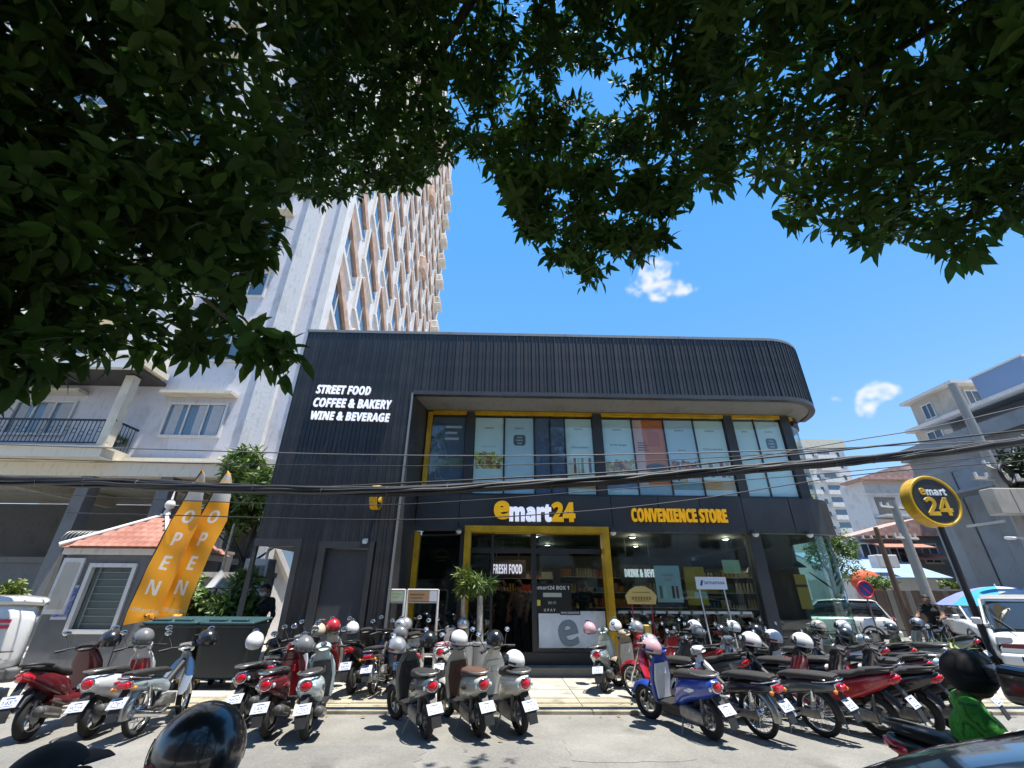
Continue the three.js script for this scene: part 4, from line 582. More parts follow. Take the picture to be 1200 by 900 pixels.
{ const t = thing('closed_parasol', 'folded pale grey parasol standing among the shrubs', 'parasol', undefined, [-6.55, PV, -11.2]); part(t, 'pole', rod([0, 0, 0], [0, 3.05, 0], 0.025), M.steel); part(t, 'folded_canopy', new THREE.LatheGeometry([[0.015, 1.35], [0.02, 0.4], [0.22, 0.05], [0.34, 0.0], [0.3, 0.03]].map((q) => new THREE.Vector2(q[0], q[1] + 1.6)), 9), M.curtain); part(t, 'foot', cyl(0.25, 0.28, 0.08, 0, 0.04, 0), M.concrete); }
{ const t = thing('utility_cabinet', 'white utility cabinet with grey panel beside the dark shop corner', 'cabinet', undefined, [-5.72, PV, -11.3]); part(t, 'cabinet', rbox(0.55, 2.25, 0.4, 0.02, 0, 1.125, 0), M.houseWhite); part(t, 'panel', span(-0.16, 0.2, 1.72, 2.1, 0.2, 0.215), M.midGrey); part(t, 'pipe', tube([[0.1, 2.25, 0], [0.12, 2.5, 0], [0.35, 2.55, 0], [0.5, 2.75, 0], [0.42, 3.1, 0], [0.3, 3.25, 0]], 0.035, 24, 8), M.houseWhite); }
{ const t = thing('side_wall', 'low cream wall with a shelf between the kiosk and the shop', 'wall'); part(t, 'wall', span(-8.0, -5.6, 0, 1.9, -11.9, -11.75), M.midGrey); part(t, 'ledge', span(-8.0, -5.6, 1.9, 2.02, -12.0, -11.6), M.cream); }
// ================================================================ RIGHT: the side street
function facadeWindows(t, list, m = M.pane, fm = M.houseWhite) { // [x, y, z, w, h, ry]
  for (const [x, y, z, w, h, ry] of list) { const o = part(t, 'window', [span(-w / 2 - 0.06, w / 2 + 0.06, h, h + 0.08, 0, 0.1), span(-w / 2 - 0.1, w / 2 + 0.1, -0.1, 0, 0, 0.14), span(-w / 2 - 0.06, -w / 2, 0, h, 0, 0.08), span(w / 2, w / 2 + 0.06, 0, h, 0, 0.08), span(-0.025, 0.025, 0, h, 0, 0.06)], fm); o.position.set(x, y, z); o.rotation.y = ry; part(o, 'pane', span(-w / 2, w / 2, 0, h, 0.005, 0.03), m); }
}
{ // round pole sign
  const z = -11.5, c = onZ(1090, 588, z), t = thing('pole_sign', 'round black and yellow emart 24 sign on a dark pole', 'sign', undefined, [c.x, 0, z]);
  part(t, 'drum', at(new THREE.CylinderGeometry(0.66, 0.66, 0.3, 40), 0, c.y, 0, Math.PI / 2), M.yellow); part(t, 'rim', at(new THREE.TorusGeometry(0.63, 0.035, 8, 40), 0, c.y, 0.15), M.yellow); part(t, 'face', at(new THREE.CylinderGeometry(0.57, 0.57, 0.02, 40), 0, c.y, 0.155, Math.PI / 2), M.signDark);
  const a = glyph('e', 0.22, 0.015, 0.006, 1.05); a.rotateZ(0.12); a.translate(-0.36, c.y + 0.14, 0.166); part(t, 'letter', a, M.yellow); lettering(t, 'mart', 0.18, 0.015, M.whitePaint, { bold: 0.006, sx: 0.95, x: -0.2, y: c.y + 0.14, z: 0.166 });
  const w = textWidth('24', 0.46); lettering(t, '24', 0.46, 0.015, M.yellow, { bold: 0.008, x: -w / 2, y: c.y - 0.38, z: 0.166 });
  part(t, 'pole', rod([0, 0, 0], [0, c.y - 0.64, 0], 0.075, 0.065, 16), M.iron); part(t, 'foot_plate', rbox(0.45, 0.03, 0.45, 0.01, 0, 0.015, 0), M.iron);
}
{ // long grey building facing the side street
  const x = 19, t = thing('grey_building', 'long dark grey building with vertical wall panels along the side street', 'building');
  part(t, 'wall', span(x, x + 12, 0, 7.2, -19.2, -8), M.midGrey); part(t, 'upper_band', span(x - 0.25, x + 12, 7.2, 7.75, -19.35, -8), M.metalRoof); part(t, 'parapet', span(x - 0.05, x + 11.9, 6.3, 6.6, -19.25, -8), M.metalRoof);
  const fm = [M.metalRoof, mat([0.25, 0.29, 0.33], 0.5, { map: maps.grime }), mat([0.30, 0.265, 0.24], 0.6, { map: maps.grime }), M.midGrey]; for (let i = 0; i < 13; i++) part(t, 'wall_panel', span(x - 0.1 - 0.04 * (i % 2), x, 1.6, 6.28, -19.1 + i * 0.85, -18.29 + i * 0.85), fm[[0, 3, 1, 0, 2, 3, 0][i % 7]]);
  part(t, 'awning', span(x - 1.3, x - 0.25, 5.2, 5.3, -18.5, -13), M.metalRoof); facadeWindows(t, [[x - 0.005, 4.2, -17, 1.3, 1.2, -Math.PI / 2], [x - 0.005, 4.2, -14.4, 1.3, 1.2, -Math.PI / 2]]);
  part(t, 'roof_shed', [span(x + 1, x + 7, 7.75, 8.5, -17.6, -9)], M.metalRoof); part(t, 'roof_sheet', at(box(7.6, 0.06, 9.4), x + 3.8, 8.75, -13.4, 0, 0, 0.1), M.metalRoof);
}
{ // pale apartment block behind it
  const x = 30, t = thing('apartment_block', 'weathered beige apartment block with roof terrace above the grey building', 'building');
  part(t, 'wall', span(x, x + 16, 0, 12.6, -29, -19), M.beigeWall); part(t, 'end_wall', span(x + 0.3, x + 12, 12.6, 14.4, -28.8, -25.5), M.beigeWall); part(t, 'slab', [span(x - 0.4, x + 12, 12.3, 12.55, -29.3, -18.8), span(x - 0.2, x + 12, 14.4, 14.6, -29.1, -25)], M.houseWhite);
  facadeWindows(t, [[x, 10.4, -27.6, 1.0, 1.5, -Math.PI / 2], [x, 10.4, -25.4, 1.2, 1.5, -Math.PI / 2], [x, 10.4, -23.2, 1.2, 1.5, -Math.PI / 2], [x, 10.4, -21, 1.2, 1.5, -Math.PI / 2], [x + 0.3, 12.9, -27.6, 0.7, 1.0, -Math.PI / 2], [x, 7.6, -27, 1.2, 1.5, -Math.PI / 2], [x + 1.4, 12.9, -25.49, 0.9, 1.1, 0], [x, 4, -27, 1.2, 1.5, -Math.PI / 2]]);
  const bb = part(t, 'billboard', span(x + 0.8, x + 1.0, 12.8, 14.5, -24.6, -21.6), mat([0.17, 0.26, 0.42], 0.5)); part(bb, 'frame', [span(x + 0.75, x + 1.05, 12.6, 12.8, -24.7, -21.5), span(x + 0.75, x + 1.05, 14.5, 14.6, -24.7, -21.5)], M.houseWhite);
  for (const z of [-28.4, -26.2]) part(t, 'cooling_unit', rbox(0.4, 0.6, 0.9, 0.03, x - 0.2, 9.4, z), M.houseWhite);
  part(t, 'balcony', [span(x - 0.9, x, 9.9, 10.05, -24.4, -20), span(x - 0.9, x - 0.82, 10.05, 10.9, -24.4, -20)], M.houseWhite);
}
{ // white house with red roofs farther off
  const z = -40, t = thing('white_house', 'four storey white house with pink red tiled roofs', 'building');
  part(t, 'wall', [span(34.2, 46, 0, 11.4, z - 3, z), span(40, 48, 11.4, 13.2, z - 3, z - 0.5)], M.houseWhite); for (const y of [5.2, 7.7, 10.1]) part(t, 'string_course', span(34, 46, y, y + 0.16, z, z + 0.22), M.renderWhite);
  part(t, 'roof', [plan([[33.6, z + 0.8], [41, z + 0.8], [41, z - 2], [33.6, z - 2]], 11.4, 11.55)], M.hazyRoof); const rp = prism([[33.5, 11.56], [37.3, 12.7], [41.2, 11.56]], 2.6); rp.translate(0, 0, z - 1.9); part(t, 'gable_roof', rp, M.hazyRoof); const r2 = prism([[39.6, 13.2], [43.6, 14.3], [48.4, 13.2]], 3); r2.translate(0, 0, z - 3.2); part(t, 'upper_roof', r2, M.hazyRoof);
  const w = []; for (const y of [8.4, 6.0, 3.4]) for (const x of [38.6, 41.2, 43.8]) w.push([x, y, z, 0.8, 1.1, 0]); facadeWindows(t, w); for (const y of [8.2, 5.6, 3.0]) { const b = part(t, 'balcony', span(34.4, 37.2, y - 0.15, y, z, z + 1.2), M.renderWhite); part(b, 'recess', span(34.8, 36.8, y + 0.1, y + 1.7, z, z + 0.02), M.interior); }
}
{ const z = -30, t = thing('red_roof_house', 'low house with haze paled red sloping roofs below the white house', 'building'); part(t, 'wall', span(24, 33, 0, 5.2, z - 3, z), M.midGrey); const g = prism([[23.4, 5.2], [28.4, 6.4], [33.6, 5.2]], 3); g.translate(0, 0, z - 2.4); part(t, 'roof', g, M.hazyRoof); facadeWindows(t, [[24.5, 3.6, z, 1, 1.1, 0], [26.4, 3.6, z, 1, 1.1, 0], [28.6, 3.6, z, 1, 1.1, 0]]); part(t, 'awning', at(box(3.4, 0.08, 1.6), 26.2, 4.6, z + 0.7, 0.3), M.redTile[1]); part(t, 'lower_awning', at(box(2.6, 0.08, 1.4), 28.0, 3.9, z + 0.7, 0.3), M.redTile[1]); }
{ const z = -27, t = thing('blue_shed', 'low shed with a pale blue metal roof behind the plank wall', 'shed'); part(t, 'wall', span(20.5, 25.5, 0, 2.5, z - 4, z), M.houseWhite); part(t, 'roof', at(box(6, 0.08, 5), 22.8, 3.35, z - 1.6, 0.34), mat([0.30, 0.42, 0.60], 0.45, { map: maps.grime })); part(t, 'roof_unit', rbox(1.2, 0.7, 0.7, 0.05, 22.4, 3.4, z + 0.4), M.houseWhite); solo('orange_tarp', at(ball(0.75, 0, 0, 0, 1.2, 0.8, 0.5), 20.2, 2.3, -25.6), mat([0.55, 0.10, 0.03], 0.7), 'crumpled orange tarpaulin in front of the blue roofed shed', 'tarp'); }
{ // far tower; its pale materials stand in for distance haze
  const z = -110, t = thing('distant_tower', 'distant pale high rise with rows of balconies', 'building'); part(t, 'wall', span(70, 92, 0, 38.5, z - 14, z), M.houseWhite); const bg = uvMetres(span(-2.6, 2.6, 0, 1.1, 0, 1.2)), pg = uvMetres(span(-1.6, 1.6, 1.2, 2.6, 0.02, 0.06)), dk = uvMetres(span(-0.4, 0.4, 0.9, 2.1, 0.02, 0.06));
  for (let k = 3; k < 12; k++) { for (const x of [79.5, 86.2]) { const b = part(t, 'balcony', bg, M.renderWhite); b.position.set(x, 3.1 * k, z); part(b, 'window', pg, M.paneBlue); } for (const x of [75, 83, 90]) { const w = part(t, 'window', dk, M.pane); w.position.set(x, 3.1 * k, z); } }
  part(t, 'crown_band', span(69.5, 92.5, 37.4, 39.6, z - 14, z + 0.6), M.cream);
}
{ // plank wall, hedge, gate posts
  const t = thing('plank_wall', 'weathered grey and brown plank wall across the side street', 'wall'), pm = [mat([0.17, 0.15, 0.13], 0.85, { map: maps.grime }), mat([0.12, 0.085, 0.07], 0.85, { map: maps.grime }), mat([0.22, 0.21, 0.2], 0.85, { map: maps.grime })]; const r = rng(12);
  for (let i = 0; i < 44; i++) { const o = part(t, 'plank', rbox(0.275, 1.8 + 0.05 * r(), 0.05, 0.008, 16.6 + i * 0.283, 0.92, -21 + (r() - 0.5) * 0.03), pm[i < 9 ? (i % 3 ? 1 : 2) : Math.floor(r() * 3)]); } part(t, 'post', [span(16.25, 16.45, 0, 2.1, -21.1, -20.9), span(20.2, 20.4, 0, 2.0, -21.2, -21.06)], M.concrete);
  const h = thing('hedge', 'clipped yellow green hedge on top of the plank wall', 'hedge', undefined, [22.5, 0, -21.5]); foliage(h, 'leaves', SP.bush, LM.lime, Array.from({ length: 420 }, () => [-2.2 + 7 * r(), 1.9 + 0.35 * r(), 0.3 * (r() - 0.5), 1]), 0.3, 5); part(h, 'planter', span(-2.4, 5, 0, 1.9, -0.25, 0.25), M.concrete);
  smallTree('climbing_plant', 'green climber spilling over the plank wall', 'plant', [17.6, 0, -21.4], 1.9, [0, 2.1, 0], [1.0, 0.35, 0.4], 200, SP.bush, LM.mango, 31);
}
smallTree('street_tree', 'bushy green tree just past the rounded glass corner', 'tree', [13.6, 0, -19], 2.6, [0.3, 3.2, 0], [1.3, 1.4, 1.2], 420, SP.bush, LM.mango, 32, undefined, 0.1);
smallTree('dark_tree', 'dense dark tree in front of the grey building', 'tree', [18.4, 0, -13.6], 4.5, [0, 4.7, 0], [1.6, 1.9, 2.0], 900, SP.mango, LM.dark, 33, undefined, 0.16);
smallTree('dark_tree', 'tall dark tree overhanging the white minivan', 'tree', [16.8, 0, -10.6], 5, [0, 4.6, 0], [1.5, 2.2, 1.8], 900, SP.mango, LM.dark, 34, undefined, 0.16);
{ // street poles
  const pole = (label, x, z, h, r0, m, arms) => { const t = thing('utility_pole', label, 'pole', 'utility poles on the side street', [x, 0, z]); part(t, 'shaft', rod([0, 0, 0], [0, h, 0], r0, r0 * 0.7, 12), m); for (const [y, l, a] of arms) { const c = part(t, 'crossarm', bar([-l * Math.cos(a), y, l * Math.sin(a)], [l * Math.cos(a), y, -l * Math.sin(a)], 0.09, 0.11), m); for (const s of [-0.85, -0.4, 0.4, 0.85]) part(c, 'insulator', cyl(0.04, 0.05, 0.14, l * s * Math.cos(a), y + 0.12, -l * s * Math.sin(a)), M.houseWhite); } return t; };
  pole('thick weathered concrete utility pole with crossarms', 16.4, -18, 5.2, 0.2, M.concrete, [[4.9, 0.9, 0.3], [3.7, 0.7, 0.3]]); pole('thin dark brown utility pole beside the concrete one', 15.8, -18.6, 4.2, 0.12, mat([0.14, 0.09, 0.06], 0.8), [[3.7, 0.7, -0.2]]);
  const t = pole('tall concrete utility pole carrying a pale meter cabinet', 15.5, -13, 8.2, 0.17, M.concrete, [[5.2, 0.8, 0.5], [4.9, 0.9, 0.1]]); const b = part(t, 'meter_cabinet', rbox(1.1, 0.75, 0.4, 0.03, -0.35, 4.15, 0.25), M.beigeWall); part(b, 'door_seam', span(-0.36, -0.35, 3.82, 4.48, 0.452, 0.458), M.plasticGrey); part(t, 'cable_coil', [at(new THREE.TorusGeometry(0.35, 0.05, 8, 24), 0.3, 3.3, 0.2, 0, 0.6), at(new THREE.TorusGeometry(0.3, 0.05, 8, 24), 0.1, 5.0, 0.2, 0, 0.3)], M.cable); part(t, 'lamp_arm', [tube([[0, 2.9, 0], [-0.3, 3.1, 0.2], [-0.9, 3.12, 0.4]], 0.03), rbox(0.4, 0.07, 0.14, 0.03, -1.0, 3.1, 0.42, 0, 0.4)], M.houseWhite);
  const s = thing('no_parking_sign', 'round blue no parking sign with red ring on a thin post', 'sign', undefined, [13.23, 0, -17]); part(s, 'post', rod([0, 0, 0], [0, 2.1, 0], 0.028), M.steel); part(s, 'disc', cyl(0.3, 0.3, 0.02, 0, 1.8, 0.04, Math.PI / 2, 0, 0, 26), mat([0.02, 0.05, 0.28], 0.4)); part(s, 'ring', at(new THREE.TorusGeometry(0.27, 0.035, 6, 28), 0, 1.8, 0.052), mat([0.5, 0.02, 0.02], 0.4)); part(s, 'slash', box(0.05, 0.5, 0.012, 0, 1.8, 0.056, 0, 0, 0.78), mat([0.5, 0.02, 0.02], 0.4));
}
{ // vendor's parasol
  const p = onZ(1166, 687, -14), t = thing('market_parasol', 'open blue and lavender parasol with white edge panels', 'parasol', undefined, [p.x, 0, p.z]), pm = ['#3aa9d6', '#7d8fd0', '#d8dde6', '#3aa9d6', '#8f9ad6', '#d8dde6', '#4cb4da', '#7d8fd0'].map((c) => mat(c, 0.8, { map: maps.fabric }));
  part(t, 'pole', rod([0, 0, 0], [0, p.y + 0.02, 0], 0.025), M.steel); part(t, 'foot', cyl(0.25, 0.3, 0.1, 0, 0.05, 0), M.concrete); part(t, 'tip', cyl(0.01, 0.03, 0.08, 0, p.y + 0.03, 0), M.houseWhite);
  for (let i = 0; i < 8; i++) { const pos = [], idx = [], a0 = i / 8 * 6.283, n = 5; for (let k = 0; k <= n; k++) for (let j = 0; j <= 4; j++) { const q = k / n, a = a0 + j / 4 * 0.785, sag = 1 - 0.045 * Math.sin(j / 4 * Math.PI) * q, R = 1.55 * q * sag; pos.push(R * Math.cos(a), p.y - 0.5 * q * q - 0.02 * q, R * Math.sin(a)); } for (let k = 0; k < n; k++) for (let j = 0; j < 4; j++) { const a = k * 5 + j; idx.push(a, a + 1, a + 5, a + 1, a + 6, a + 5); } const g = new THREE.BufferGeometry(); g.setAttribute('position', new THREE.Float32BufferAttribute(pos, 3)); g.setIndex(idx); g.computeVertexNormals(); part(t, 'canopy_panel', g, pm[i]); part(t, 'rib', rod([0, p.y - 0.12, 0], [1.5 * Math.cos(a0), p.y - 0.54, 1.5 * Math.sin(a0)], 0.008, 0.008, 5), M.steel); }
}
// ================================================================ OVERHEAD CABLES
{
  const line = (pts, z, zz = z) => pts.map(([x, y], i) => onZ(x, y, lerp(z, zz, i / (pts.length - 1))));
  const ext = (p) => { const n = p.length; return [p[0].clone().multiplyScalar(2).sub(p[1]), ...p, p[n - 1].clone().multiplyScalar(2).sub(p[n - 2])]; };
  const b = thing('cable_bundle', 'thick black bundle of overhead cables crossing in front of the shop', 'cable'), base = ext(line([[0, 563], [120, 566], [260, 572], [430, 576], [580, 570], [700, 563], [800, 556], [900, 548], [1000, 540], [1100, 530], [1200, 517]], -7.6)), r = rng(3);
  const curve = new THREE.CatmullRomCurve3(base); for (let k = 0; k < 8; k++) { const pts = []; for (let i = 0; i <= 60; i++) { const p = curve.getPoint(i / 60), a = k * 0.8 + i * 0.16 + r() * 0.5, q = 0.05 + 0.02 * r(); pts.push(V(p.x, p.y + q * Math.sin(a), p.z + q * Math.cos(a))); } part(b, 'strand', tube(pts, 0.02 + 0.014 * r(), 150, 6), k === 3 ? M.plasticGrey : M.cable); }
  for (let i = 1; i < 26; i++) { const p = curve.getPoint(i / 26); part(b, 'tie', at(new THREE.TorusGeometry(0.075, 0.008, 5, 12), p.x, p.y, p.z, 0, Math.PI / 2), M.plasticGrey); }
  const wires = [[[[440, 568], [600, 560], [740, 552], [860, 540], [1000, 526], [1200, 504]], 0.018, -7.9, 'black twisted overhead wire just above the thick cable bundle'], [[[0, 521], [200, 527], [430, 533], [620, 534], [800, 531], [960, 526], [1200, 515]], 0.012, -8.2, 'thin pale overhead wire crossing the upper shop windows'], [[[0, 537], [240, 543], [500, 546], [760, 540], [960, 528], [1200, 505]], 0.009, -8.3, 'thin dark overhead wire sagging below the pale one'], [[[250, 605], [420, 609], [560, 607], [720, 596], [830, 583], [900, 572], [1010, 556], [1200, 540]], 0.010, -8.0, 'thin slack overhead wire hanging across the shop fascia'], [[[0, 576], [200, 586], [430, 592], [560, 586], [700, 575], [1000, 552], [1200, 530]], 0.008, -7.8, 'thin overhead wire just under the thick cable bundle'], [[[930, 528], [1000, 516], [1080, 503], [1200, 476]], 0.012, -9.2, 'dark overhead wire rising past the beige apartment block']];
  for (const [p, rad, z, lab] of wires) solo('overhead_wire', tube(ext(line(p, z)), rad, 90, 5), rad === 0.012 ? M.plasticGrey : M.cable, lab, 'wire', 'overhead wires');
}
// ================================================================ MOTORBIKES. Model space: forward +x, right +z, origin at the rear tyre's contact.
const paint = (c, o = {}) => mat(c, 0.28, { clearcoat: 0.9, clearcoatRoughness: 0.08, ...o });
const BG = {}; // shared geometries
const bg = (k, f) => BG[k] ??= (() => { const g = f(); return g.userData.keep ? g : uvMetres(g); })();
function wheelGeo(R, r, spoked) {
  const tyre = new THREE.TorusGeometry(R - r, r, 10, 30); tyre.scale(1, 1, 1.05);
  const rim = [], ri = R - 2 * r + 0.008; rim.push(new THREE.TorusGeometry(ri, 0.016, 6, 28)); rim.push(cyl(0.045, 0.045, 0.1, 0, 0, 0, Math.PI / 2, 0, 0, 14), cyl(0.075, 0.075, 0.035, 0, 0, 0.02, Math.PI / 2, 0, 0, 16));
  if (spoked) for (let i = 0; i < 22; i++) { const a = i / 22 * 6.283, b = a + (i % 2 ? 0.35 : -0.35), s = i % 2 ? 0.03 : -0.03; rim.push(rod([0.045 * Math.cos(b), 0.045 * Math.sin(b), s], [ri * Math.cos(a), ri * Math.sin(a), 0], 0.0035, 0.0035, 4)); }
  else for (let i = 0; i < 5; i++) { const a = i / 5 * 6.283; rim.push(bar([0.04 * Math.cos(a), 0.04 * Math.sin(a), 0], [ri * Math.cos(a + 0.12), ri * Math.sin(a + 0.12), 0], 0.032, 0.03)); }
  if (!spoked) rim.push(cyl(0.105, 0.105, 0.008, 0, 0, 0.045, Math.PI / 2, 0, 0, 18));
  return [tyre, merge(rim)];
}
const fenderArc = (R, w, a0, a1, x, y) => { const g = [], n = 12; const pos = [], idx = []; for (let i = 0; i <= n; i++) { const a = lerp(a0, a1, i / n); for (const [s, d] of [[-1, -0.045], [-0.75, 0.0], [0, 0.014], [0.75, 0.0], [1, -0.045]]) pos.push(x + (R + d) * Math.cos(a), y + (R + d) * Math.sin(a), s * w); } for (let i = 0; i < n; i++) for (let j = 0; j < 4; j++) { const q = i * 5 + j; idx.push(q, q + 1, q + 5, q + 1, q + 6, q + 5); } const m = new THREE.BufferGeometry(); m.setAttribute('position', new THREE.Float32BufferAttribute(pos, 3)); m.setIndex(idx); m.computeVertexNormals(); return m; };
const plates = ['2AB-1487', '1FC-2761', '2HK-9034', '1DR-6650', '2CM-3318'].map((s, i) => canvasMat(128, 88, (c, w, h) => { c.fillStyle = '#dcdfe2'; c.fillRect(0, 0, w, h); c.strokeStyle = '#4a5a80'; c.lineWidth = 3; c.strokeRect(4, 4, w - 8, h - 8); c.fillStyle = '#3d4c70'; c.fillRect(34, 12, 60, 12); c.font = 'bold 44px sans-serif'; c.textAlign = 'center'; c.fillText(s.slice(4), w / 2, 64); c.fillRect(24, 70, 80, 7); }));
const helmets = [];
// kinds: 'retro' rounded scooter, 'sport' angular scooter, 'cub' spoked underbone
function motorbike(kind, label, o) {
  const { pos, head, body, body2 = M.plasticGrey, seat = M.seat, lean = -0.1, plate = 0, steer = 0.25, rack } = o;
  const t = thing('motorbike', label, 'motorbike', 'motorbikes parked at the kerb', pos); t.scale.setScalar(0.885); t.rotation.order = 'YXZ'; t.rotation.set(lean, Math.atan2(-head[1], head[0]), 0);
  const cub = kind === 'cub', sport = kind === 'sport', R = cub ? 0.295 : sport ? 0.275 : 0.255, r = cub ? 0.037 : sport ? 0.055 : 0.05, WB = cub ? 1.22 : sport ? 1.29 : 1.24;
  const [tg, rg] = BG['w' + kind] ??= wheelGeo(R, r, cub).map((g) => uvMetres(g));
  const wheel = (p, n) => { const w = sub(p, n); part(w, 'tyre', tg, M.rubber); part(w, 'rim', rg, cub ? M.chrome : M.alu); return w; };
  wheel(t, 'rear_wheel').position.set(0, R, 0);
  // front end turns about the steering head
  const hx = cub ? 0.86 : 0.83, fr = sub(t, 'front_end'); fr.position.set(hx, 0, 0); fr.rotation.y = steer;
  const fx = WB - hx; // front axle in the turned frame
  const fw = sub(fr, 'front_wheel'); part(fw, 'tyre', tg, M.rubber).position.set(fx, R, 0); part(fw, 'rim', rg, cub ? M.chrome : M.alu).position.set(fx, R, 0); fw.name = 'front_wheel';
  part(fr, 'fork', bg('fork' + kind, () => merge([-1, 1].map((s) => [rod([0.06, 0.85, s * 0.05], [fx - 0.06, R + 0.12, s * 0.07], 0.018, 0.02, 8), rod([fx - 0.07, R + 0.16, s * 0.07], [fx, R, s * 0.07], 0.026, 0.024, 8)]).flat())), cub ? M.chrome : M.plastic);
  part(fr, 'front_fender', bg('ff' + kind, () => fenderArc(R + 0.03, cub ? 0.055 : 0.085, 0.25, 2.5, fx, R)), body);
  part(fr, 'handlebar', bg('hb' + kind, () => { const y = cub ? 0.98 : 0.99; return merge(tube([[-0.13, y - 0.01, -0.34], [-0.06, y + 0.015, -0.2], [0, y, 0], [-0.06, y + 0.015, 0.2], [-0.13, y - 0.01, 0.34]], 0.012, 20, 7), ...[-1, 1].map((s) => [rod([-0.135, y - 0.01, s * 0.345], [-0.09, y + 0.005, s * 0.23], 0.019, 0.019, 8), rod([-0.02, y + 0.015, s * 0.18], [-0.06, y - 0.005, s * 0.33], 0.006, 0.006, 5)]).flat()); }), M.plastic);
  if (!o.noMirror) for (const s of [-1, 1]) { const mi = part(fr, 'mirror', bg('mi' + kind + s, () => { const y = cub ? 0.98 : 0.99; const d = ball(0.052, -0.01, y + 0.235, s * 0.3, 0.3, 0.78, 1.15, 12); return merge(tube([[-0.05, y + 0.01, s * 0.2], [-0.02, y + 0.1, s * 0.24], [-0.01, y + 0.2, s * 0.3]], 0.007, 8, 5), d); }), M.plastic); part(mi, 'mirror_glass', bg('mg' + kind + s, () => { const y = cub ? 0.98 : 0.99; return ball(0.046, -0.02, y + 0.235, s * 0.3, 0.2, 0.76, 1.12, 12); }), M.mirror); }
  if (kind === 'retro') {
    part(t, 'rear_body', bg('rb', () => loft([[-0.315, 0.655, 0.03, 0.05], [-0.30, 0.655, 0.075, 0.085], [-0.24, 0.645, 0.115, 0.125], [-0.1, 0.62, 0.14, 0.16], [0.1, 0.585, 0.155, 0.172], [0.27, 0.55, 0.165, 0.158], [0.4, 0.50, 0.19, 0.135], [0.49, 0.44, 0.17, 0.115], [0.53, 0.40, 0.13, 0.10]], 'x', 24)), body);
    for (const s of [-1, 1]) part(t, 'side_badge', bg('rbg' + s, () => loft([[-0.02, 0.60, 0.012, 0.012, 2, s * 0.165], [0.08, 0.585, 0.03, 0.014, 2, s * 0.17], [0.2, 0.565, 0.012, 0.012, 2, s * 0.16]], 'x', 10)), body2);
    part(t, 'seat', bg('rs', () => loft([[-0.27, 0.785, 0.02, 0.06], [-0.24, 0.785, 0.035, 0.1], [-0.1, 0.775, 0.05, 0.13], [0.12, 0.76, 0.05, 0.14], [0.26, 0.745, 0.055, 0.135], [0.4, 0.73, 0.06, 0.11], [0.48, 0.705, 0.05, 0.085], [0.52, 0.68, 0.03, 0.06]], 'x', 18)), seat);
    part(t, 'floorboard', bg('rf', () => merge(rbox(0.52, 0.06, 0.3, 0.025, 0.68, 0.3, 0), rbox(0.5, 0.12, 0.2, 0.04, 0.66, 0.22, 0))), M.plastic);
    part(t, 'leg_shield', bg('rl', () => loft([[0.27, 0.95, 0.035, 0.12, 3], [0.33, 0.95, 0.045, 0.165, 3], [0.45, 0.945, 0.04, 0.185, 3], [0.6, 0.92, 0.038, 0.2, 3], [0.75, 0.895, 0.04, 0.195, 3], [0.87, 0.865, 0.045, 0.15, 2.6], [0.94, 0.845, 0.05, 0.1, 2.4], [0.97, 0.835, 0.04, 0.07, 2.4]], 'y', 24)), body);
    part(t, 'inner_panel', bg('ri', () => merge(loft([[0.34, 0.90, 0.02, 0.13, 3], [0.6, 0.875, 0.02, 0.16, 3], [0.82, 0.835, 0.02, 0.13, 3]], 'y', 18), rbox(0.04, 0.1, 0.12, 0.015, 0.84, 0.7, 0))), body2);
    part(fr, 'nacelle', bg('rn', () => loft([[-0.1, 1.0, 0.03, 0.08], [-0.05, 1.0, 0.06, 0.12], [0.02, 0.995, 0.085, 0.125], [0.09, 0.98, 0.085, 0.1], [0.12, 0.975, 0.07, 0.08]], 'x', 18)), body);
    part(fr, 'headlight', bg('rh', () => ball(0.075, 0.11, 0.975, 0, 0.5, 1, 1.05)), M.lens);
    part(fr, 'speedometer', bg('rsp', () => at(new THREE.CylinderGeometry(0.05, 0.05, 0.02, 18), -0.06, 1.05, 0, 0, 0, 0.5)), M.pane);
    const tl = part(t, 'tail_light', bg('rt', () => ball(0.062, -0.315, 0.655, 0, 0.55, 1, 1.15)), M.redLens); part(tl, 'bezel', bg('rtb', () => { const g = new THREE.TorusGeometry(0.066, 0.012, 7, 24); g.rotateY(Math.PI / 2); g.scale(1, 1, 1.15); return g.translate(-0.302, 0.655, 0); }), M.chrome);
    for (const s of [-1, 1]) part(t, 'indicator', bg('rin' + s, () => ball(0.03, -0.285, 0.64, s * 0.108, 0.8, 1, 0.7, 10)), M.lens);
    part(t, 'grab_rail', bg('rg', () => tube([[0.0, 0.80, 0.145], [-0.2, 0.80, 0.14], [-0.32, 0.80, 0.07], [-0.34, 0.80, 0], [-0.32, 0.80, -0.07], [-0.2, 0.80, -0.14], [0.0, 0.80, -0.145]], 0.013, 28, 7)), o.rail ?? M.alu);
  } else if (sport) {
    part(t, 'rear_body', bg('sb', () => loft([[-0.43, 0.80, 0.015, 0.025, 3], [-0.40, 0.79, 0.045, 0.06, 3], [-0.3, 0.755, 0.075, 0.1, 3], [-0.15, 0.70, 0.105, 0.135, 3], [0.05, 0.63, 0.13, 0.155, 3], [0.25, 0.56, 0.15, 0.155, 3], [0.42, 0.48, 0.16, 0.14, 3], [0.52, 0.40, 0.13, 0.12, 3]], 'x', 22)), body);
    part(t, 'side_cover', bg('sc', () => loft([[0.1, 0.44, 0.05, 0.14, 3], [0.4, 0.36, 0.08, 0.16, 3], [0.8, 0.33, 0.07, 0.17, 3], [0.98, 0.42, 0.06, 0.13, 3]], 'x', 18)), body2);
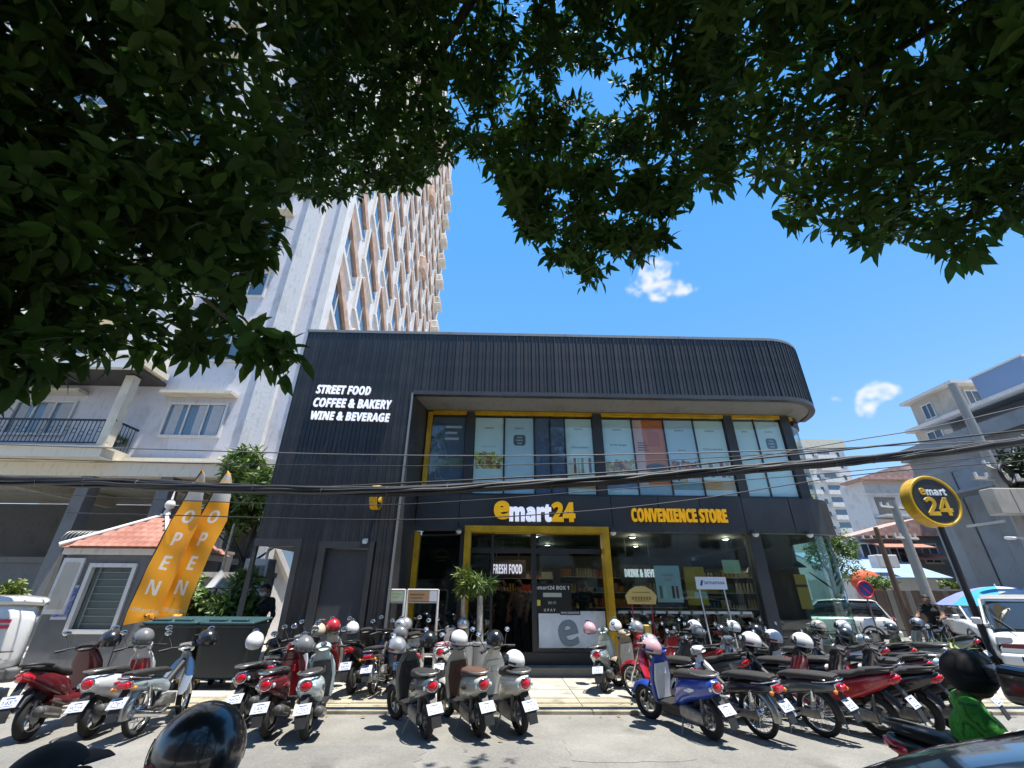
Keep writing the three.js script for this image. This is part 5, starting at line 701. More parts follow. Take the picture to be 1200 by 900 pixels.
    part(t, 'seat', bg('ss', () => loft([[-0.37, 0.86, 0.02, 0.07, 2.6], [-0.2, 0.845, 0.045, 0.12, 2.6], [0.0, 0.815, 0.05, 0.135, 2.6], [0.12, 0.765, 0.05, 0.14, 2.6], [0.3, 0.735, 0.055, 0.13, 2.6], [0.46, 0.71, 0.05, 0.09, 2.6], [0.53, 0.68, 0.03, 0.06]], 'x', 18)), seat);
    part(t, 'leg_shield', bg('sl', () => loft([[0.27, 1.0, 0.06, 0.13, 3], [0.42, 1.01, 0.08, 0.19, 3], [0.6, 0.98, 0.08, 0.21, 3], [0.78, 0.93, 0.08, 0.2, 3], [0.92, 0.885, 0.08, 0.14, 3], [1.0, 0.87, 0.06, 0.09, 3]], 'y', 22)), body);
    part(fr, 'nacelle', bg('sn', () => loft([[-0.1, 1.0, 0.03, 0.1, 3], [-0.02, 1.005, 0.065, 0.15, 3], [0.07, 0.99, 0.06, 0.13, 3], [0.14, 0.95, 0.03, 0.06, 3]], 'x', 18)), M.plastic);
    part(t, 'headlight', bg('sh', () => merge(ball(0.07, 1.05, 0.74, 0.08, 0.5, 0.7, 1.1), ball(0.07, 1.05, 0.74, -0.08, 0.5, 0.7, 1.1))), M.lens).userData.kind = undefined;
    const tl = part(t, 'tail_light', bg('st', () => loft([[-0.45, 0.785, 0.02, 0.035, 3], [-0.42, 0.77, 0.045, 0.08, 3], [-0.36, 0.745, 0.05, 0.105, 3], [-0.32, 0.735, 0.03, 0.1, 3]], 'x', 14)), M.redLens); part(tl, 'lens_divider', bg('std', () => rbox(0.06, 0.012, 0.2, 0.004, -0.4, 0.755, 0)), M.plastic);
    part(t, 'grab_rail', bg('sg', () => tube([[-0.1, 0.86, 0.14], [-0.34, 0.9, 0.11], [-0.42, 0.905, 0], [-0.34, 0.9, -0.11], [-0.1, 0.86, -0.14]], 0.017, 22, 7)), M.plastic);
  } else {
    part(t, 'rear_body', bg('cb', () => loft([[-0.42, 0.66, 0.025, 0.045], [-0.36, 0.65, 0.06, 0.085], [-0.2, 0.63, 0.075, 0.105], [0.05, 0.61, 0.09, 0.11], [0.25, 0.58, 0.1, 0.1], [0.4, 0.54, 0.09, 0.075], [0.5, 0.50, 0.07, 0.06]], 'x', 18)), body2);
    part(t, 'frame', bg('cf', () => merge(rod([0.42, 0.5, 0], [0.86, 0.80, 0], 0.05, 0.045, 10), rod([0.4, 0.5, 0], [0.3, 0.3, 0], 0.03), ...[-1, 1].map((s) => rod([0.36, 0.31, s * 0.1], [0, R, s * 0.1], 0.02, 0.018, 7)))), M.plastic);
    part(t, 'seat', bg('cs', () => loft([[-0.41, 0.775, 0.02, 0.08, 2.8], [-0.36, 0.775, 0.04, 0.115, 2.8], [-0.1, 0.765, 0.045, 0.13, 2.8], [0.1, 0.755, 0.045, 0.13, 2.8], [0.3, 0.74, 0.045, 0.115, 2.8], [0.42, 0.72, 0.03, 0.085, 2.6]], 'x', 18)), seat);
    for (const s of [-1, 1]) part(t, 'leg_shield', bg('cl' + s, () => { const g = loft([[0.36, 0.62, 0.012, 0.03, 3, s * 0.17], [0.42, 0.66, 0.014, 0.065, 3, s * 0.165], [0.6, 0.77, 0.016, 0.075, 3, s * 0.155], [0.76, 0.85, 0.016, 0.06, 3, s * 0.11], [0.84, 0.88, 0.012, 0.03, 3, s * 0.07]], 'y', 14); return g; }), body);
    part(t, 'front_cover', bg('cc', () => loft([[0.55, 0.82, 0.03, 0.05, 2.6], [0.7, 0.86, 0.045, 0.085, 2.6], [0.86, 0.89, 0.05, 0.08, 2.6], [0.93, 0.88, 0.035, 0.05, 2.6]], 'y', 16)), body);
    part(fr, 'nacelle', bg('cn', () => loft([[-0.09, 0.995, 0.03, 0.07, 3], [-0.03, 1.0, 0.055, 0.12, 3], [0.06, 0.985, 0.07, 0.1, 3], [0.1, 0.97, 0.055, 0.075, 3]], 'x', 18)), body);
    part(fr, 'headlight', bg('ch', () => ball(0.07, 0.085, 0.97, 0, 0.5, 0.85, 1.0)), M.lens);
    part(t, 'engine', bg('ce', () => merge(cyl(0.11, 0.11, 0.2, 0.42, 0.3, 0, Math.PI / 2, 0, 0, 18), cyl(0.085, 0.085, 0.25, 0.33, 0.28, 0.0, Math.PI / 2, 0, 0, 16), ...[0, 1, 2, 3, 4, 5].map((i) => rbox(0.016, 0.14, 0.15, 0.004, 0.55 + i * 0.026, 0.33, 0)))), M.alu);
    part(t, 'chain_case', bg('ck', () => loft([[-0.08, R, 0.05, 0.02, 3, -0.11], [0.0, R, 0.06, 0.024, 3, -0.11], [0.3, 0.29, 0.045, 0.024, 3, -0.11], [0.38, 0.29, 0.02, 0.02, 3, -0.11]], 'x', 12)), M.steel);
    part(t, 'rear_fender', bg('cr', () => fenderArc(R + 0.03, 0.062, 0.9, 3.3, 0, R)), o.fender ?? M.plastic);
    const tl = part(t, 'tail_light', bg('ct', () => rbox(0.09, 0.085, 0.15, 0.03, -0.435, 0.655, 0)), M.redLens); part(tl, 'lens_frame', bg('ctb', () => rbox(0.03, 0.1, 0.17, 0.012, -0.39, 0.655, 0)), M.chrome); for (const s of [-1, 1]) part(t, 'indicator', bg('cin' + s, () => merge(ball(0.03, -0.42, 0.62, s * 0.14, 1, 0.9, 0.9, 10), rod([-0.4, 0.62, s * 0.07], [-0.42, 0.62, s * 0.12], 0.008))), M.amber);
    part(t, 'grab_rail', bg('cg', () => tube([[-0.12, 0.70, 0.13], [-0.3, 0.72, 0.14], [-0.44, 0.75, 0.09], [-0.47, 0.755, 0], [-0.44, 0.75, -0.09], [-0.3, 0.72, -0.14], [-0.12, 0.70, -0.13]], 0.01, 26, 6)), M.chrome);
    for (const s of [-1, 1]) { const fp = part(t, 'footpeg', bg('cp' + s, () => merge(rod([0.2, 0.3, s * 0.1], [0.2, 0.3, s * 0.22], 0.014), rod([0.52, 0.22, s * 0.06], [0.52, 0.22, s * 0.24], 0.016))), M.rubber); }
  }
  // running gear common to all
  if (!cub) {
    part(t, 'engine', bg('en' + kind, () => merge(loft([[-0.06, R, 0.075, 0.045, 3, -0.115], [0.1, R + 0.01, 0.085, 0.05, 3, -0.115], [0.3, R + 0.02, 0.09, 0.05, 3, -0.11], [0.42, R + 0.02, 0.07, 0.04, 3, -0.1]], 'x', 14), rbox(0.24, 0.16, 0.18, 0.04, 0.36, R + 0.03, 0))), M.steel);
    part(t, 'rear_hugger', bg('hu' + kind, () => merge(fenderArc(R + 0.035, 0.07, 1.0, 2.2, 0, R), loft([[-0.34, 0.40, 0.03, 0.05, 3], [-0.3, 0.47, 0.05, 0.06, 3], [-0.2, 0.55, 0.05, 0.07, 3]], 'x', 10))), M.plastic);
    for (const s of [-1]) part(t, 'shock_absorber', bg('sk' + kind, () => merge(rod([-0.02, R + 0.02, s * 0.11], [-0.08, 0.56, s * 0.11], 0.012), ...Array.from({ length: 9 }, (_, i) => at(new THREE.TorusGeometry(0.024, 0.006, 5, 10), -0.035 - 0.035 * i / 9, R + 0.08 + i * 0.02, s * 0.11, Math.PI / 2)))), M.steel);
  } else for (const s of [-1, 1]) part(t, 'shock_absorber', bg('sk' + kind + s, () => merge(rod([0.0, R + 0.02, s * 0.115], [-0.06, 0.6, s * 0.115], 0.012), cyl(0.026, 0.026, 0.13, -0.045, 0.52, s * 0.115, 0, 0, 0.18), ...Array.from({ length: 7 }, (_, i) => at(new THREE.TorusGeometry(0.024, 0.006, 5, 10), -0.012 - 0.02 * i / 7, R + 0.06 + i * 0.018, s * 0.115, Math.PI / 2)))), M.chrome);
  const ex = part(t, 'exhaust', bg('ex' + kind, () => cub ? merge(rod([0.5, 0.26, 0.1], [0.2, 0.2, 0.14], 0.016), rod([0.22, 0.2, 0.145], [-0.42, 0.33, 0.165], 0.034, 0.048, 14), cyl(0.02, 0.02, 0.05, -0.44, 0.335, 0.165, 0, 0, 1.35)) : merge(tube([[0.42, 0.2, 0.08], [0.36, 0.17, 0.13], [0.25, 0.2, 0.145]], 0.018, 10, 7), rod([0.26, 0.22, 0.15], [-0.18, 0.33, 0.165], 0.05, 0.062, 16), ball(0.06, -0.18, 0.33, 0.165, 0.6, 1, 1))), cub ? M.chrome : M.plasticGrey);
  if (!cub) part(ex, 'heat_shield', bg('hs' + kind, () => { const g = rod([0.22, 0.245, 0.168], [-0.14, 0.335, 0.182], 0.05, 0.056, 14); return g; }), o.shield ?? M.alu);
  const [sx, sy, ex_, ey] = cub ? [-0.36, 0.6, -0.5, 0.42] : sport ? [-0.36, 0.70, -0.53, 0.44] : [-0.25, 0.56, -0.44, 0.36], an = Math.atan2(sx - ex_, sy - ey);
  const hol = part(t, 'plate_holder', bg('ph' + kind, () => merge(bar([sx, sy, 0], [ex_, ey, 0], 0.022, 0.09), bar([ex_ + 0.01, ey + 0.02, 0], [ex_ - 0.035, ey - 0.14, 0], 0.014, 0.13))), M.plastic);
  const pl = part(hol, 'number_plate', bg('np', () => { const g = new THREE.BoxGeometry(0.21, 0.14, 0.006); return keep(g); }), plates[plate % 5]); pl.rotation.set(-an, -Math.PI / 2, 0, 'YXZ'); pl.position.set(lerp(sx, ex_, 0.72) - 0.017, lerp(sy, ey, 0.72), 0);
  part(t, 'side_stand', bg('sd' + kind, () => merge(rod([0.42, 0.2, -0.1], [0.34, 0.02, -0.24], 0.012), rbox(0.07, 0.012, 0.04, 0.004, 0.34, 0.018, -0.245))), M.steel);
  if (rack) part(t, 'cargo', bg('cargo', () => rbox(0.3, 0.26, 0.34, 0.04, 0.62, 0.48, 0)), rack);
  // helmets rest on this bike: each is a thing of its own
  t.updateMatrixWorld(true);
  for (const h of o.helmets ?? []) { const on = { L: V(hx - 0.1, 1.07, -0.29), R: V(hx - 0.1, 1.07, 0.29), C: V(hx - 0.06, 1.12, 0), S: V(0.02, 0.90, 0.0), F: V(hx + 0.05, 1.1, -0.12), B: V(-0.25, 0.93, 0) }[h.at].clone(); if ('LR'.includes(h.at)) { on.applyAxisAngle(V(0, 1, 0), 0); const c = V(hx, 0, 0); on.sub(c).applyAxisAngle(V(0, 1, 0), steer).add(c); } helmet(h.label, t.localToWorld(on), h.m, h.vis, (h.turn ?? 0) + t.rotation.y, h.tilt ?? 0.15, h.full); }
  return t;
}
// helmets: an open shell with a rim, lining, peak or visor. Faces +x.
function shellGeo(r, grow, full) { // sphere with the face opening cut out
  const pos = [], idx = [], nu = 32, nv = 20;
  for (let j = 0; j <= nv; j++) for (let i = 0; i <= nu; i++) { const a = i / nu * 6.283, e = j / nv * (full ? 2.55 : 2.05), R = r + grow; pos.push(R * Math.sin(e) * Math.cos(a) * 1.12, R * Math.cos(e) * 1.02, R * Math.sin(e) * Math.sin(a)); }
  for (let j = 0; j < nv; j++) for (let i = 0; i < nu; i++) { const a = (i + 0.5) / nu * 6.283, e = (j + 0.5) / nv * (full ? 2.55 : 2.05), front = Math.abs(a > Math.PI ? a - 6.283 : a); if (full ? e > 1.22 && e < 1.95 && front < 1.05 : e > 1.25 && front < 1.15) continue; const q = j * (nu + 1) + i; idx.push(q, q + 1, q + nu + 1, q + 1, q + nu + 2, q + nu + 1); }
  const g = new THREE.BufferGeometry(); g.setAttribute('position', new THREE.Float32BufferAttribute(pos, 3)); g.setIndex(idx); g.computeVertexNormals(); return g;
}
function helmet(label, p, m, vis = 'peak', ry = 0, tilt = 0.1, full = false) {
  const t = thing('helmet', label, 'helmet', 'helmets left on the motorbikes', p, ry); t.rotation.z = tilt; t.scale.setScalar(0.93);
  part(t, 'shell', bg('h0' + full, () => shellGeo(0.135, 0, full)), m); part(t, 'lining', bg('h1' + full, () => shellGeo(0.128, 0, full)), M.seat);
  part(t, 'rim', bg('h2' + full, () => { const e = full ? 2.5 : 2.03, g = new THREE.TorusGeometry(0.135 * Math.sin(e), 0.006, 6, 30, full ? 6.283 : 3.98); g.rotateX(Math.PI / 2); if (!full) g.rotateY(-1.15); g.scale(1.12, 1, 1); return g.translate(0, 0.135 * Math.cos(e), 0); }), M.plastic);
  if (vis === 'peak') part(t, 'peak', bg('h3', () => { const g = loft([[0.1, 0.045, 0.012, 0.11, 2.4], [0.17, 0.035, 0.008, 0.1, 2.4], [0.215, 0.02, 0.005, 0.06, 2.4]], 'x', 14); return g; }), m);
  if (vis === 'visor') part(t, 'visor', bg('h4' + full, () => { const g = new THREE.SphereGeometry(0.143, 20, 10, Math.PI - 1.1, 2.2, full ? 1.18 : 1.05, full ? 0.8 : 0.75); g.scale(1.12, 1.02, 1); g.rotateY(0); return g; }), M.carGlass);
  part(t, 'stripe', bg('h5', () => { const g = new THREE.SphereGeometry(0.1362, 30, 3, 1.2, 3.9, 1.62, 0.22); g.scale(1.12, 1.02, 1); return g; }), HS[(used.get('helmet') ?? 0) % 4]);
  return t;
}
const HS = [mat([0.03, 0.03, 0.033], 0.3), mat([0.32, 0.03, 0.04], 0.3), mat([0.22, 0.23, 0.25], 0.3), mat([0.05, 0.07, 0.16], 0.3)];
const HM = { white: paint([0.72, 0.72, 0.71]), black: paint([0.012, 0.012, 0.013]), silver: paint([0.42, 0.43, 0.44], { metalness: 0.5 }), cream: paint([0.62, 0.52, 0.36]), pink: paint([0.62, 0.36, 0.40]), grey: paint([0.16, 0.16, 0.165]), red: paint([0.45, 0.02, 0.03]), beige: paint([0.42, 0.38, 0.32]) };
const PM = { maroon: paint([0.13, 0.012, 0.017]), red: paint([0.38, 0.012, 0.02]), white: paint([0.70, 0.71, 0.71]), mint: paint([0.55, 0.66, 0.66]), silver: paint([0.36, 0.38, 0.40], { metalness: 0.5 }), black: paint([0.012, 0.012, 0.014]), graphite: paint([0.10, 0.11, 0.11], { metalness: 0.3 }), olive: paint([0.50, 0.49, 0.42]), cream: paint([0.66, 0.645, 0.57]), blue: paint([0.014, 0.05, 0.33]), teal: paint([0.40, 0.48, 0.50], { metalness: 0.3 }), brown: paint([0.2, 0.11, 0.08]) };
// rear and front tyre contacts read off the photograph; the pavement or road gives the distance
const G = (px, py, y = 0) => { const p = onY(px, py, y); return [p.x, y, p.z]; };
const hd = (a) => [Math.sin(a), -Math.cos(a)]; // heading: 0 = straight away from the road, positive turns right
const B = (kind, px, py, y, a, label, o) => motorbike(kind, label, { pos: G(px, py, y), head: hd(a), ...o });
B('sport', 28, 868, 0, -0.2, 'maroon scooter beside the white van with red stripes', { body: PM.maroon, body2: PM.maroon, plate: 0, helmets: [{ at: 'R', m: HM.black, vis: 'visor', label: 'black helmet with raised visor on the maroon scooter', turn: 0.50 }] });
B('retro', 103, 864, 0, -0.14, 'white and red scooter beside the maroon one', { body: PM.white, body2: PM.red, plate: 2, helmets: [{ at: 'C', m: HM.grey, label: 'dark grey helmet on the white and red scooter', turn: 0.90 }] });
B('cub', 156, 864, 0, -0.05, 'silver underbone with spoked wheels in front of the green bins', { body: PM.silver, body2: PM.teal, plate: 1, fender: M.alu, helmets: [{ at: 'R', m: HM.black, label: 'matt black helmet on the silver underbone', turn: 1.20 }] });
B('retro', 284, 852, 0, -0.08, 'black scooter with white trim left of the dark red scooter', { body: PM.black, body2: PM.white, plate: 3, helmets: [{ at: 'L', m: HM.white, vis: 'visor', label: 'white helmet hanging on the black and white scooter', turn: 0.40, tilt: 0.5 }] });
B('retro', 312, 865, 0, -0.12, 'dark red scooter with chrome grab rail', { body: PM.maroon, body2: PM.red, plate: 0, rail: M.chrome });
B('retro', 358, 867, 0, -0.18, 'pale mint white scooter with a round red tail light', { body: PM.mint, body2: M.plasticGrey, plate: 1, helmets: [{ at: 'L', m: HM.grey, label: 'grey helmet on the pale mint scooter', turn: 0.70 }] });
B('retro', 372, 820, PV, -0.1, 'cream scooter with red inner panel by the service door', { body: PM.cream, body2: PM.red, plate: 2, helmets: [{ at: 'L', m: HM.cream, label: 'cream helmet on the cream and red scooter', turn: 0.10 }, { at: 'C', m: HM.red, label: 'red helmet on the cream and red scooter', turn: 0.70 }] });
B('cub', 340, 818, PV, 0.05, 'black underbone behind the dark red scooter', { body: PM.black, body2: PM.black, plate: 4 });
B('sport', 412, 813, PV, 0.0, 'black scooter parked on the paving in front of the service door', { body: PM.black, body2: PM.graphite, plate: 3, helmets: [{ at: 'L', m: HM.white, vis: 'visor', label: 'white helmet on the black scooter by the service door', turn: 0.30 }] });
B('cub', 437, 814, PV, 0.04, 'black underbone with a spoked rear wheel in front of the display stands', { body: PM.black, body2: PM.graphite, plate: 0, fender: M.alu, helmets: [{ at: 'R', m: HM.silver, label: 'silver helmet on the black underbone by the display stands', turn: 0.70 }] });
B('sport', 470, 812, PV, -0.1, 'red and white scooter behind the graphite scooter', { body: PM.red, body2: PM.white, plate: 2, helmets: [{ at: 'C', m: HM.silver, vis: 'visor', label: 'silver helmet with dark visor on the red and white scooter', turn: 0.80 }] });
B('retro', 520, 806, PV, 0.1, 'white scooter with pink seat beside the planters', { body: PM.white, body2: PM.white, plate: 4, seat: mat([0.45, 0.2, 0.26], 0.6), helmets: [{ at: 'R', m: HM.silver, label: 'silver helmet on the white scooter beside the planters', turn: 0.50 }] });
B('retro', 499, 866, 0, -0.46, 'graphite scooter parked left of the olive scooter', { body: PM.graphite, body2: M.plastic, plate: 1, helmets: [{ at: 'R', m: HM.black, label: 'black helmet on the graphite scooter', turn: 0.30 }, { at: 'L', m: HM.silver, vis: 'visor', label: 'white and silver helmet on the graphite scooter', turn: 0.70 }] });
B('retro', 561, 863, 0, -0.40, 'pale olive scooter with a brown seat', { body: PM.olive, body2: M.seatBrown, seat: M.seatBrown, plate: 3, helmets: [{ at: 'C', m: HM.white, vis: 'visor', label: 'white helmet with visor on the olive scooter', turn: 0.50 }] });
B('retro', 610, 861, 0, -0.40, 'cream scooter with a black seat in front of the entrance', { body: PM.cream, body2: PM.cream, plate: 4, helmets: [{ at: 'C', m: HM.black, label: 'black helmet on the cream scooter in front of the entrance', turn: 0.40 }, { at: 'S', m: HM.white, vis: 'visor', label: 'white helmet resting on the black seat of the cream scooter', turn: 0.90 }] });
B('retro', 709, 811, PV, 0.38, 'silver grey scooter alone on the paving by the frosted door', { body: PM.teal, body2: PM.mint, plate: 0, helmets: [{ at: 'L', m: HM.pink, label: 'white and pink helmet on the lone silver grey scooter', turn: 0.50 }, { at: 'R', m: HM.white, vis: 'visor', label: 'white helmet with pink visor on the lone silver grey scooter', turn: 0.00 }] });
B('retro', 836, 867, 0, -0.34, 'bright blue scooter with white number plate', { body: PM.blue, body2: PM.white, plate: 1, helmets: [{ at: 'L', m: HM.pink, label: 'pink and white helmet on the blue scooter', turn: 0.70 }, { at: 'F', m: HM.silver, vis: 'visor', label: 'silver helmet on the front of the blue scooter', turn: 0.30 }] });
B('cub', 896, 866, 0, -0.42, 'black underbone with long seat beside the blue scooter', { body: PM.white, body2: PM.black, plate: 2, fender: M.alu });
B('cub', 968, 864, 0, -0.46, 'black underbone with spoked wheels beside the red sport bike', { body: PM.black, body2: PM.graphite, plate: 3, helmets: [{ at: 'C', m: HM.white, vis: 'visor', label: 'white helmet on the black underbone beside the red sport bike', turn: 0.50 }] });
B('sport', 1038, 866, 0, -0.5, 'red and black sport scooter with a raised tail', { body: PM.red, body2: PM.black, plate: 4, helmets: [{ at: 'C', m: HM.white, vis: 'visor', label: 'white helmet with dark visor on the red sport scooter', turn: 0.40 }] });
B('sport', 1088, 864, 0, -0.5, 'black sport scooter beside the red one', { body: PM.black, body2: PM.silver, plate: 0 });
B('sport', 1132, 862, 0, -0.5, 'black and white sport scooter behind the rider in green', { body: PM.black, body2: PM.white, plate: 1 });
// second row, up on the paving
B('retro', 772, 818, PV, -0.3, 'dusty beige scooter behind the blue scooter', { body: mat([0.33, 0.27, 0.19], 0.6), body2: PM.cream, plate: 2, helmets: [{ at: 'R', m: HM.silver, label: 'silver helmet on the dusty beige scooter', turn: 0.30 }] });
B('sport', 838, 818, PV, -0.35, 'red and white sport scooter in the row nearest the shop glass', { body: PM.red, body2: PM.white, plate: 3 });
B('cub', 868, 816, PV, -0.4, 'black underbone next to the red sport scooter by the glass', { body: PM.black, body2: PM.graphite, plate: 4, helmets: [{ at: 'C', m: HM.white, vis: 'visor', label: 'white helmet with black visor on the underbone by the glass', turn: 0.60 }] });
B('cub', 908, 815, PV, -0.42, 'black underbone with chrome muffler before the grey pillar', { body: PM.silver, body2: PM.black, plate: 0, helmets: [{ at: 'L', m: HM.black, label: 'black helmet on the underbone before the grey pillar', turn: 0.60 }, { at: 'R', m: HM.white, vis: 'visor', label: 'white helmet on the underbone before the grey pillar', turn: 0.30 }] });
B('cub', 952, 812, PV, -0.46, 'dark underbone with amber lights before the rounded glass corner', { body: PM.graphite, body2: PM.black, plate: 1, helmets: [{ at: 'L', m: HM.black, label: 'black helmet on the underbone before the glass corner', turn: 0.60 }] });
B('sport', 1030, 812, PV, -0.5, 'white and red sport scooter behind the red one', { body: PM.white, body2: PM.red, plate: 2, helmets: [{ at: 'C', m: HM.beige, label: 'beige helmet on the white and red sport scooter', turn: 0.50 }] });
B('sport', 1062, 812, PV, -0.5, 'black sport scooter in the row past the glass corner', { body: PM.black, body2: PM.black, plate: 3, helmets: [{ at: 'C', m: HM.white, vis: 'visor', label: 'white helmet on the black sport scooter past the glass corner', turn: 0.30 }] });
B('retro', 1096, 822, 0, -0.6, 'silver scooter with an oval red tail light by the rider in green', { body: PM.teal, body2: PM.silver, plate: 4 });
B('retro', 1112, 800, 0, -0.2, 'dark scooter with a black helmet by the white minivan', { body: PM.graphite, body2: PM.black, plate: 0, helmets: [{ at: 'L', m: HM.black, label: 'black helmet on the dark scooter by the minivan', turn: 0.50 }] });
B('sport', 1140, 790, 0, -0.4, 'grey scooter with a silver helmet beside the white minivan', { body: PM.silver, body2: PM.white, plate: 1, helmets: [{ at: 'C', m: HM.silver, vis: 'visor', label: 'silver helmet on the grey scooter beside the minivan', turn: 0.50 }] });
// bikes squeezed in between the two rows
B('cub', 806, 836, PV, -0.36, 'red underbone with black seat squeezed behind the blue scooter', { body: PM.red, body2: PM.black, plate: 2 });
B('sport', 866, 838, PV, -0.42, 'graphite sport scooter between the two rows before the glass', { body: PM.graphite, body2: PM.black, plate: 4, helmets: [{ at: 'R', m: HM.grey, label: 'grey helmet on the graphite sport scooter between the rows', turn: 0.5 }] });
B('cub', 926, 836, PV, -0.46, 'black underbone with silver leg shields between the two rows', { body: PM.silver, body2: PM.black, plate: 0, fender: M.alu });
B('retro', 986, 836, PV, -0.48, 'black scooter with white inner panel between the two rows', { body: PM.black, body2: PM.white, plate: 1, helmets: [{ at: 'L', m: HM.white, vis: 'visor', label: 'white helmet on the black and white scooter between the rows', turn: 0.6 }] });
B('cub', 1042, 834, PV, -0.5, 'black underbone with chrome rail between the rows past the corner', { body: PM.black, body2: PM.maroon, plate: 3 });
B('sport', 1078, 836, 0, -0.52, 'dark red and black scooter between the rows past the corner', { body: PM.maroon, body2: PM.black, plate: 2, helmets: [{ at: 'C', m: HM.black, label: 'black helmet on the dark red and black scooter', turn: 0.4 }] });
B('cub', 322, 832, 0, -0.05, 'black underbone with silver leg shields behind the mint scooter', { body: PM.silver, body2: PM.black, plate: 0 });
B('sport', 486, 828, PV, -0.2, 'black and silver scooter behind the graphite scooter', { body: PM.silver, body2: PM.black, plate: 4, helmets: [{ at: 'L', m: HM.grey, label: 'grey helmet on the black and silver scooter', turn: 0.7 }] });
// ================================================================ VEHICLES (model space: forward +x, origin under the middle)
function car(label, pos, ry, m, o = {}) {
  const van = o.van, t = thing(van ? 'minivan' : 'parked_car', label, van ? 'minivan' : 'car', 'cars parked on the street', pos, ry), sc_ = t.scale.setScalar(o.s ?? 0.91), L = van ? 2.0 : 2.2, W = 0.86, T = van ? 1.78 : o.h ?? 1.62;
  part(t, 'body', loft(van ? [[-L, 0.75, 0.3, 0.7, 5], [-L + 0.06, 0.75, 0.4, 0.8, 5], [-L + 0.3, 0.75, 0.44, W, 5], [1.2, 0.75, 0.44, W, 5], [L - 0.25, 0.68, 0.38, W - 0.03, 5], [L - 0.06, 0.6, 0.3, W - 0.08, 4], [L, 0.56, 0.2, W - 0.16, 4]] : [[-L, 0.66, 0.16, 0.66, 4], [-L + 0.06, 0.68, 0.28, 0.76, 4], [-L + 0.35, 0.7, 0.34, W - 0.02, 4.5], [-0.4, 0.7, 0.35, W, 4.5], [0.9, 0.69, 0.33, W, 4.5], [1.5, 0.66, 0.28, W - 0.03, 4], [L - 0.2, 0.6, 0.24, W - 0.1, 4], [L - 0.04, 0.55, 0.18, W - 0.2, 4], [L, 0.53, 0.1, W - 0.3, 4]], 'x', 32), m);
  part(t, 'sill', loft([[-L + 0.1, 0.36, 0.12, W - 0.1, 5], [L - 0.15, 0.36, 0.12, W - 0.12, 5]], 'x', 20), M.plastic);
  const c0 = van ? [[-L + 0.05, 1.2, 0.2, 0.66, 4], [-L + 0.18, 1.38, T - 1.42, 0.76, 4.5], [0.9, 1.38, T - 1.42, 0.77, 4.5], [1.25, 1.3, T - 1.46, 0.75, 4.5], [1.82, 1.0, 0.06, 0.7, 4]] : [[-L + 0.12, 1.05, 0.1, 0.62, 4], [-L + 0.45, 1.22, T - 1.27, 0.7, 4], [-0.4, 1.25, T - 1.28, 0.72, 4], [0.25, 1.2, T - 1.28, 0.7, 4], [1.05, 0.98, 0.05, 0.64, 4]];
  part(t, 'windows', loft(c0, 'x', 28), M.carGlass);
  const roof = van ? [[-L + 0.1, T - 0.06, 0.03, 0.6, 4], [-L + 0.25, T - 0.02, 0.05, 0.72, 4], [0.8, T - 0.02, 0.05, 0.73, 4], [1.22, T - 0.1, 0.035, 0.7, 4]] : [[-L + 0.38, T - 0.1, 0.03, 0.56, 3], [-L + 0.55, T - 0.04, 0.045, 0.64, 3], [-0.4, T - 0.01, 0.04, 0.66, 3], [0.22, T - 0.07, 0.03, 0.62, 3]];
  part(t, 'roof', loft(roof, 'x', 24), m);
  const xs = van ? [[-L + 0.14, -L + 0.1], [-0.75, -0.75], [0.35, 0.35], [1.2, 1.84]] : [[-L + 0.45, -L + 0.12], [-0.95, -0.95], [-0.1, -0.05], [0.25, 1.08]];
  for (const s of [-1, 1]) for (const [a, b] of xs) part(t, 'pillar', van ? bar([a, T - 0.1, s * 0.735], [b, 1.12, s * 0.79], 0.07, 0.04) : rod([a, T - 0.1, s * 0.6], [b, 0.9, s * 0.68], 0.032, 0.032, 8), m);
  for (const [x, s] of [[-1.3, 1], [1.3, 1], [-1.3, -1], [1.3, -1]]) { const w = sub(t, 'wheel', [x, 0.31, s * (W - 0.1)]); part(w, 'tyre', bg('cty', () => { const g = new THREE.TorusGeometry(0.235, 0.085, 10, 28); g.scale(0.95, 0.95, 1.15); return g; }), M.rubber).scale.setScalar(1); part(w, 'rim', bg('crm', () => merge(cyl(0.19, 0.19, 0.12, 0, 0, 0, Math.PI / 2, 0, 0, 20), ...Array.from({ length: 5 }, (_, i) => bar([0, 0, 0.065], [0.17 * Math.cos(i * 1.2566), 0.17 * Math.sin(i * 1.2566), 0.065], 0.05, 0.02)))), M.alu); part(t, 'wheel_arch', at(new THREE.TorusGeometry(0.36, 0.035, 6, 20, Math.PI), x, 0.33, s * (W - 0.015)), M.plastic); }
  for (const s of [-1, 1]) { part(t, 'headlight', van ? rbox(0.1, 0.2, 0.3, 0.04, L - 0.06, 0.8, s * 0.56) : rbox(0.3, 0.12, 0.26, 0.05, L - 0.2, 0.68, s * 0.56), M.lens); part(t, 'tail_light', rbox(0.08, 0.34, 0.16, 0.03, -L + 0.06, van ? 0.95 : 0.85, s * 0.66), M.redLens); part(t, 'wing_mirror', rbox(0.1, 0.16, 0.2, 0.04, van ? 1.45 : 0.75, van ? 1.2 : 1.06, s * (W + 0.08)), m); part(t, 'door_handle', rbox(0.18, 0.03, 0.03, 0.01, -0.25, 0.9, s * (W + 0.005)), M.plastic); }
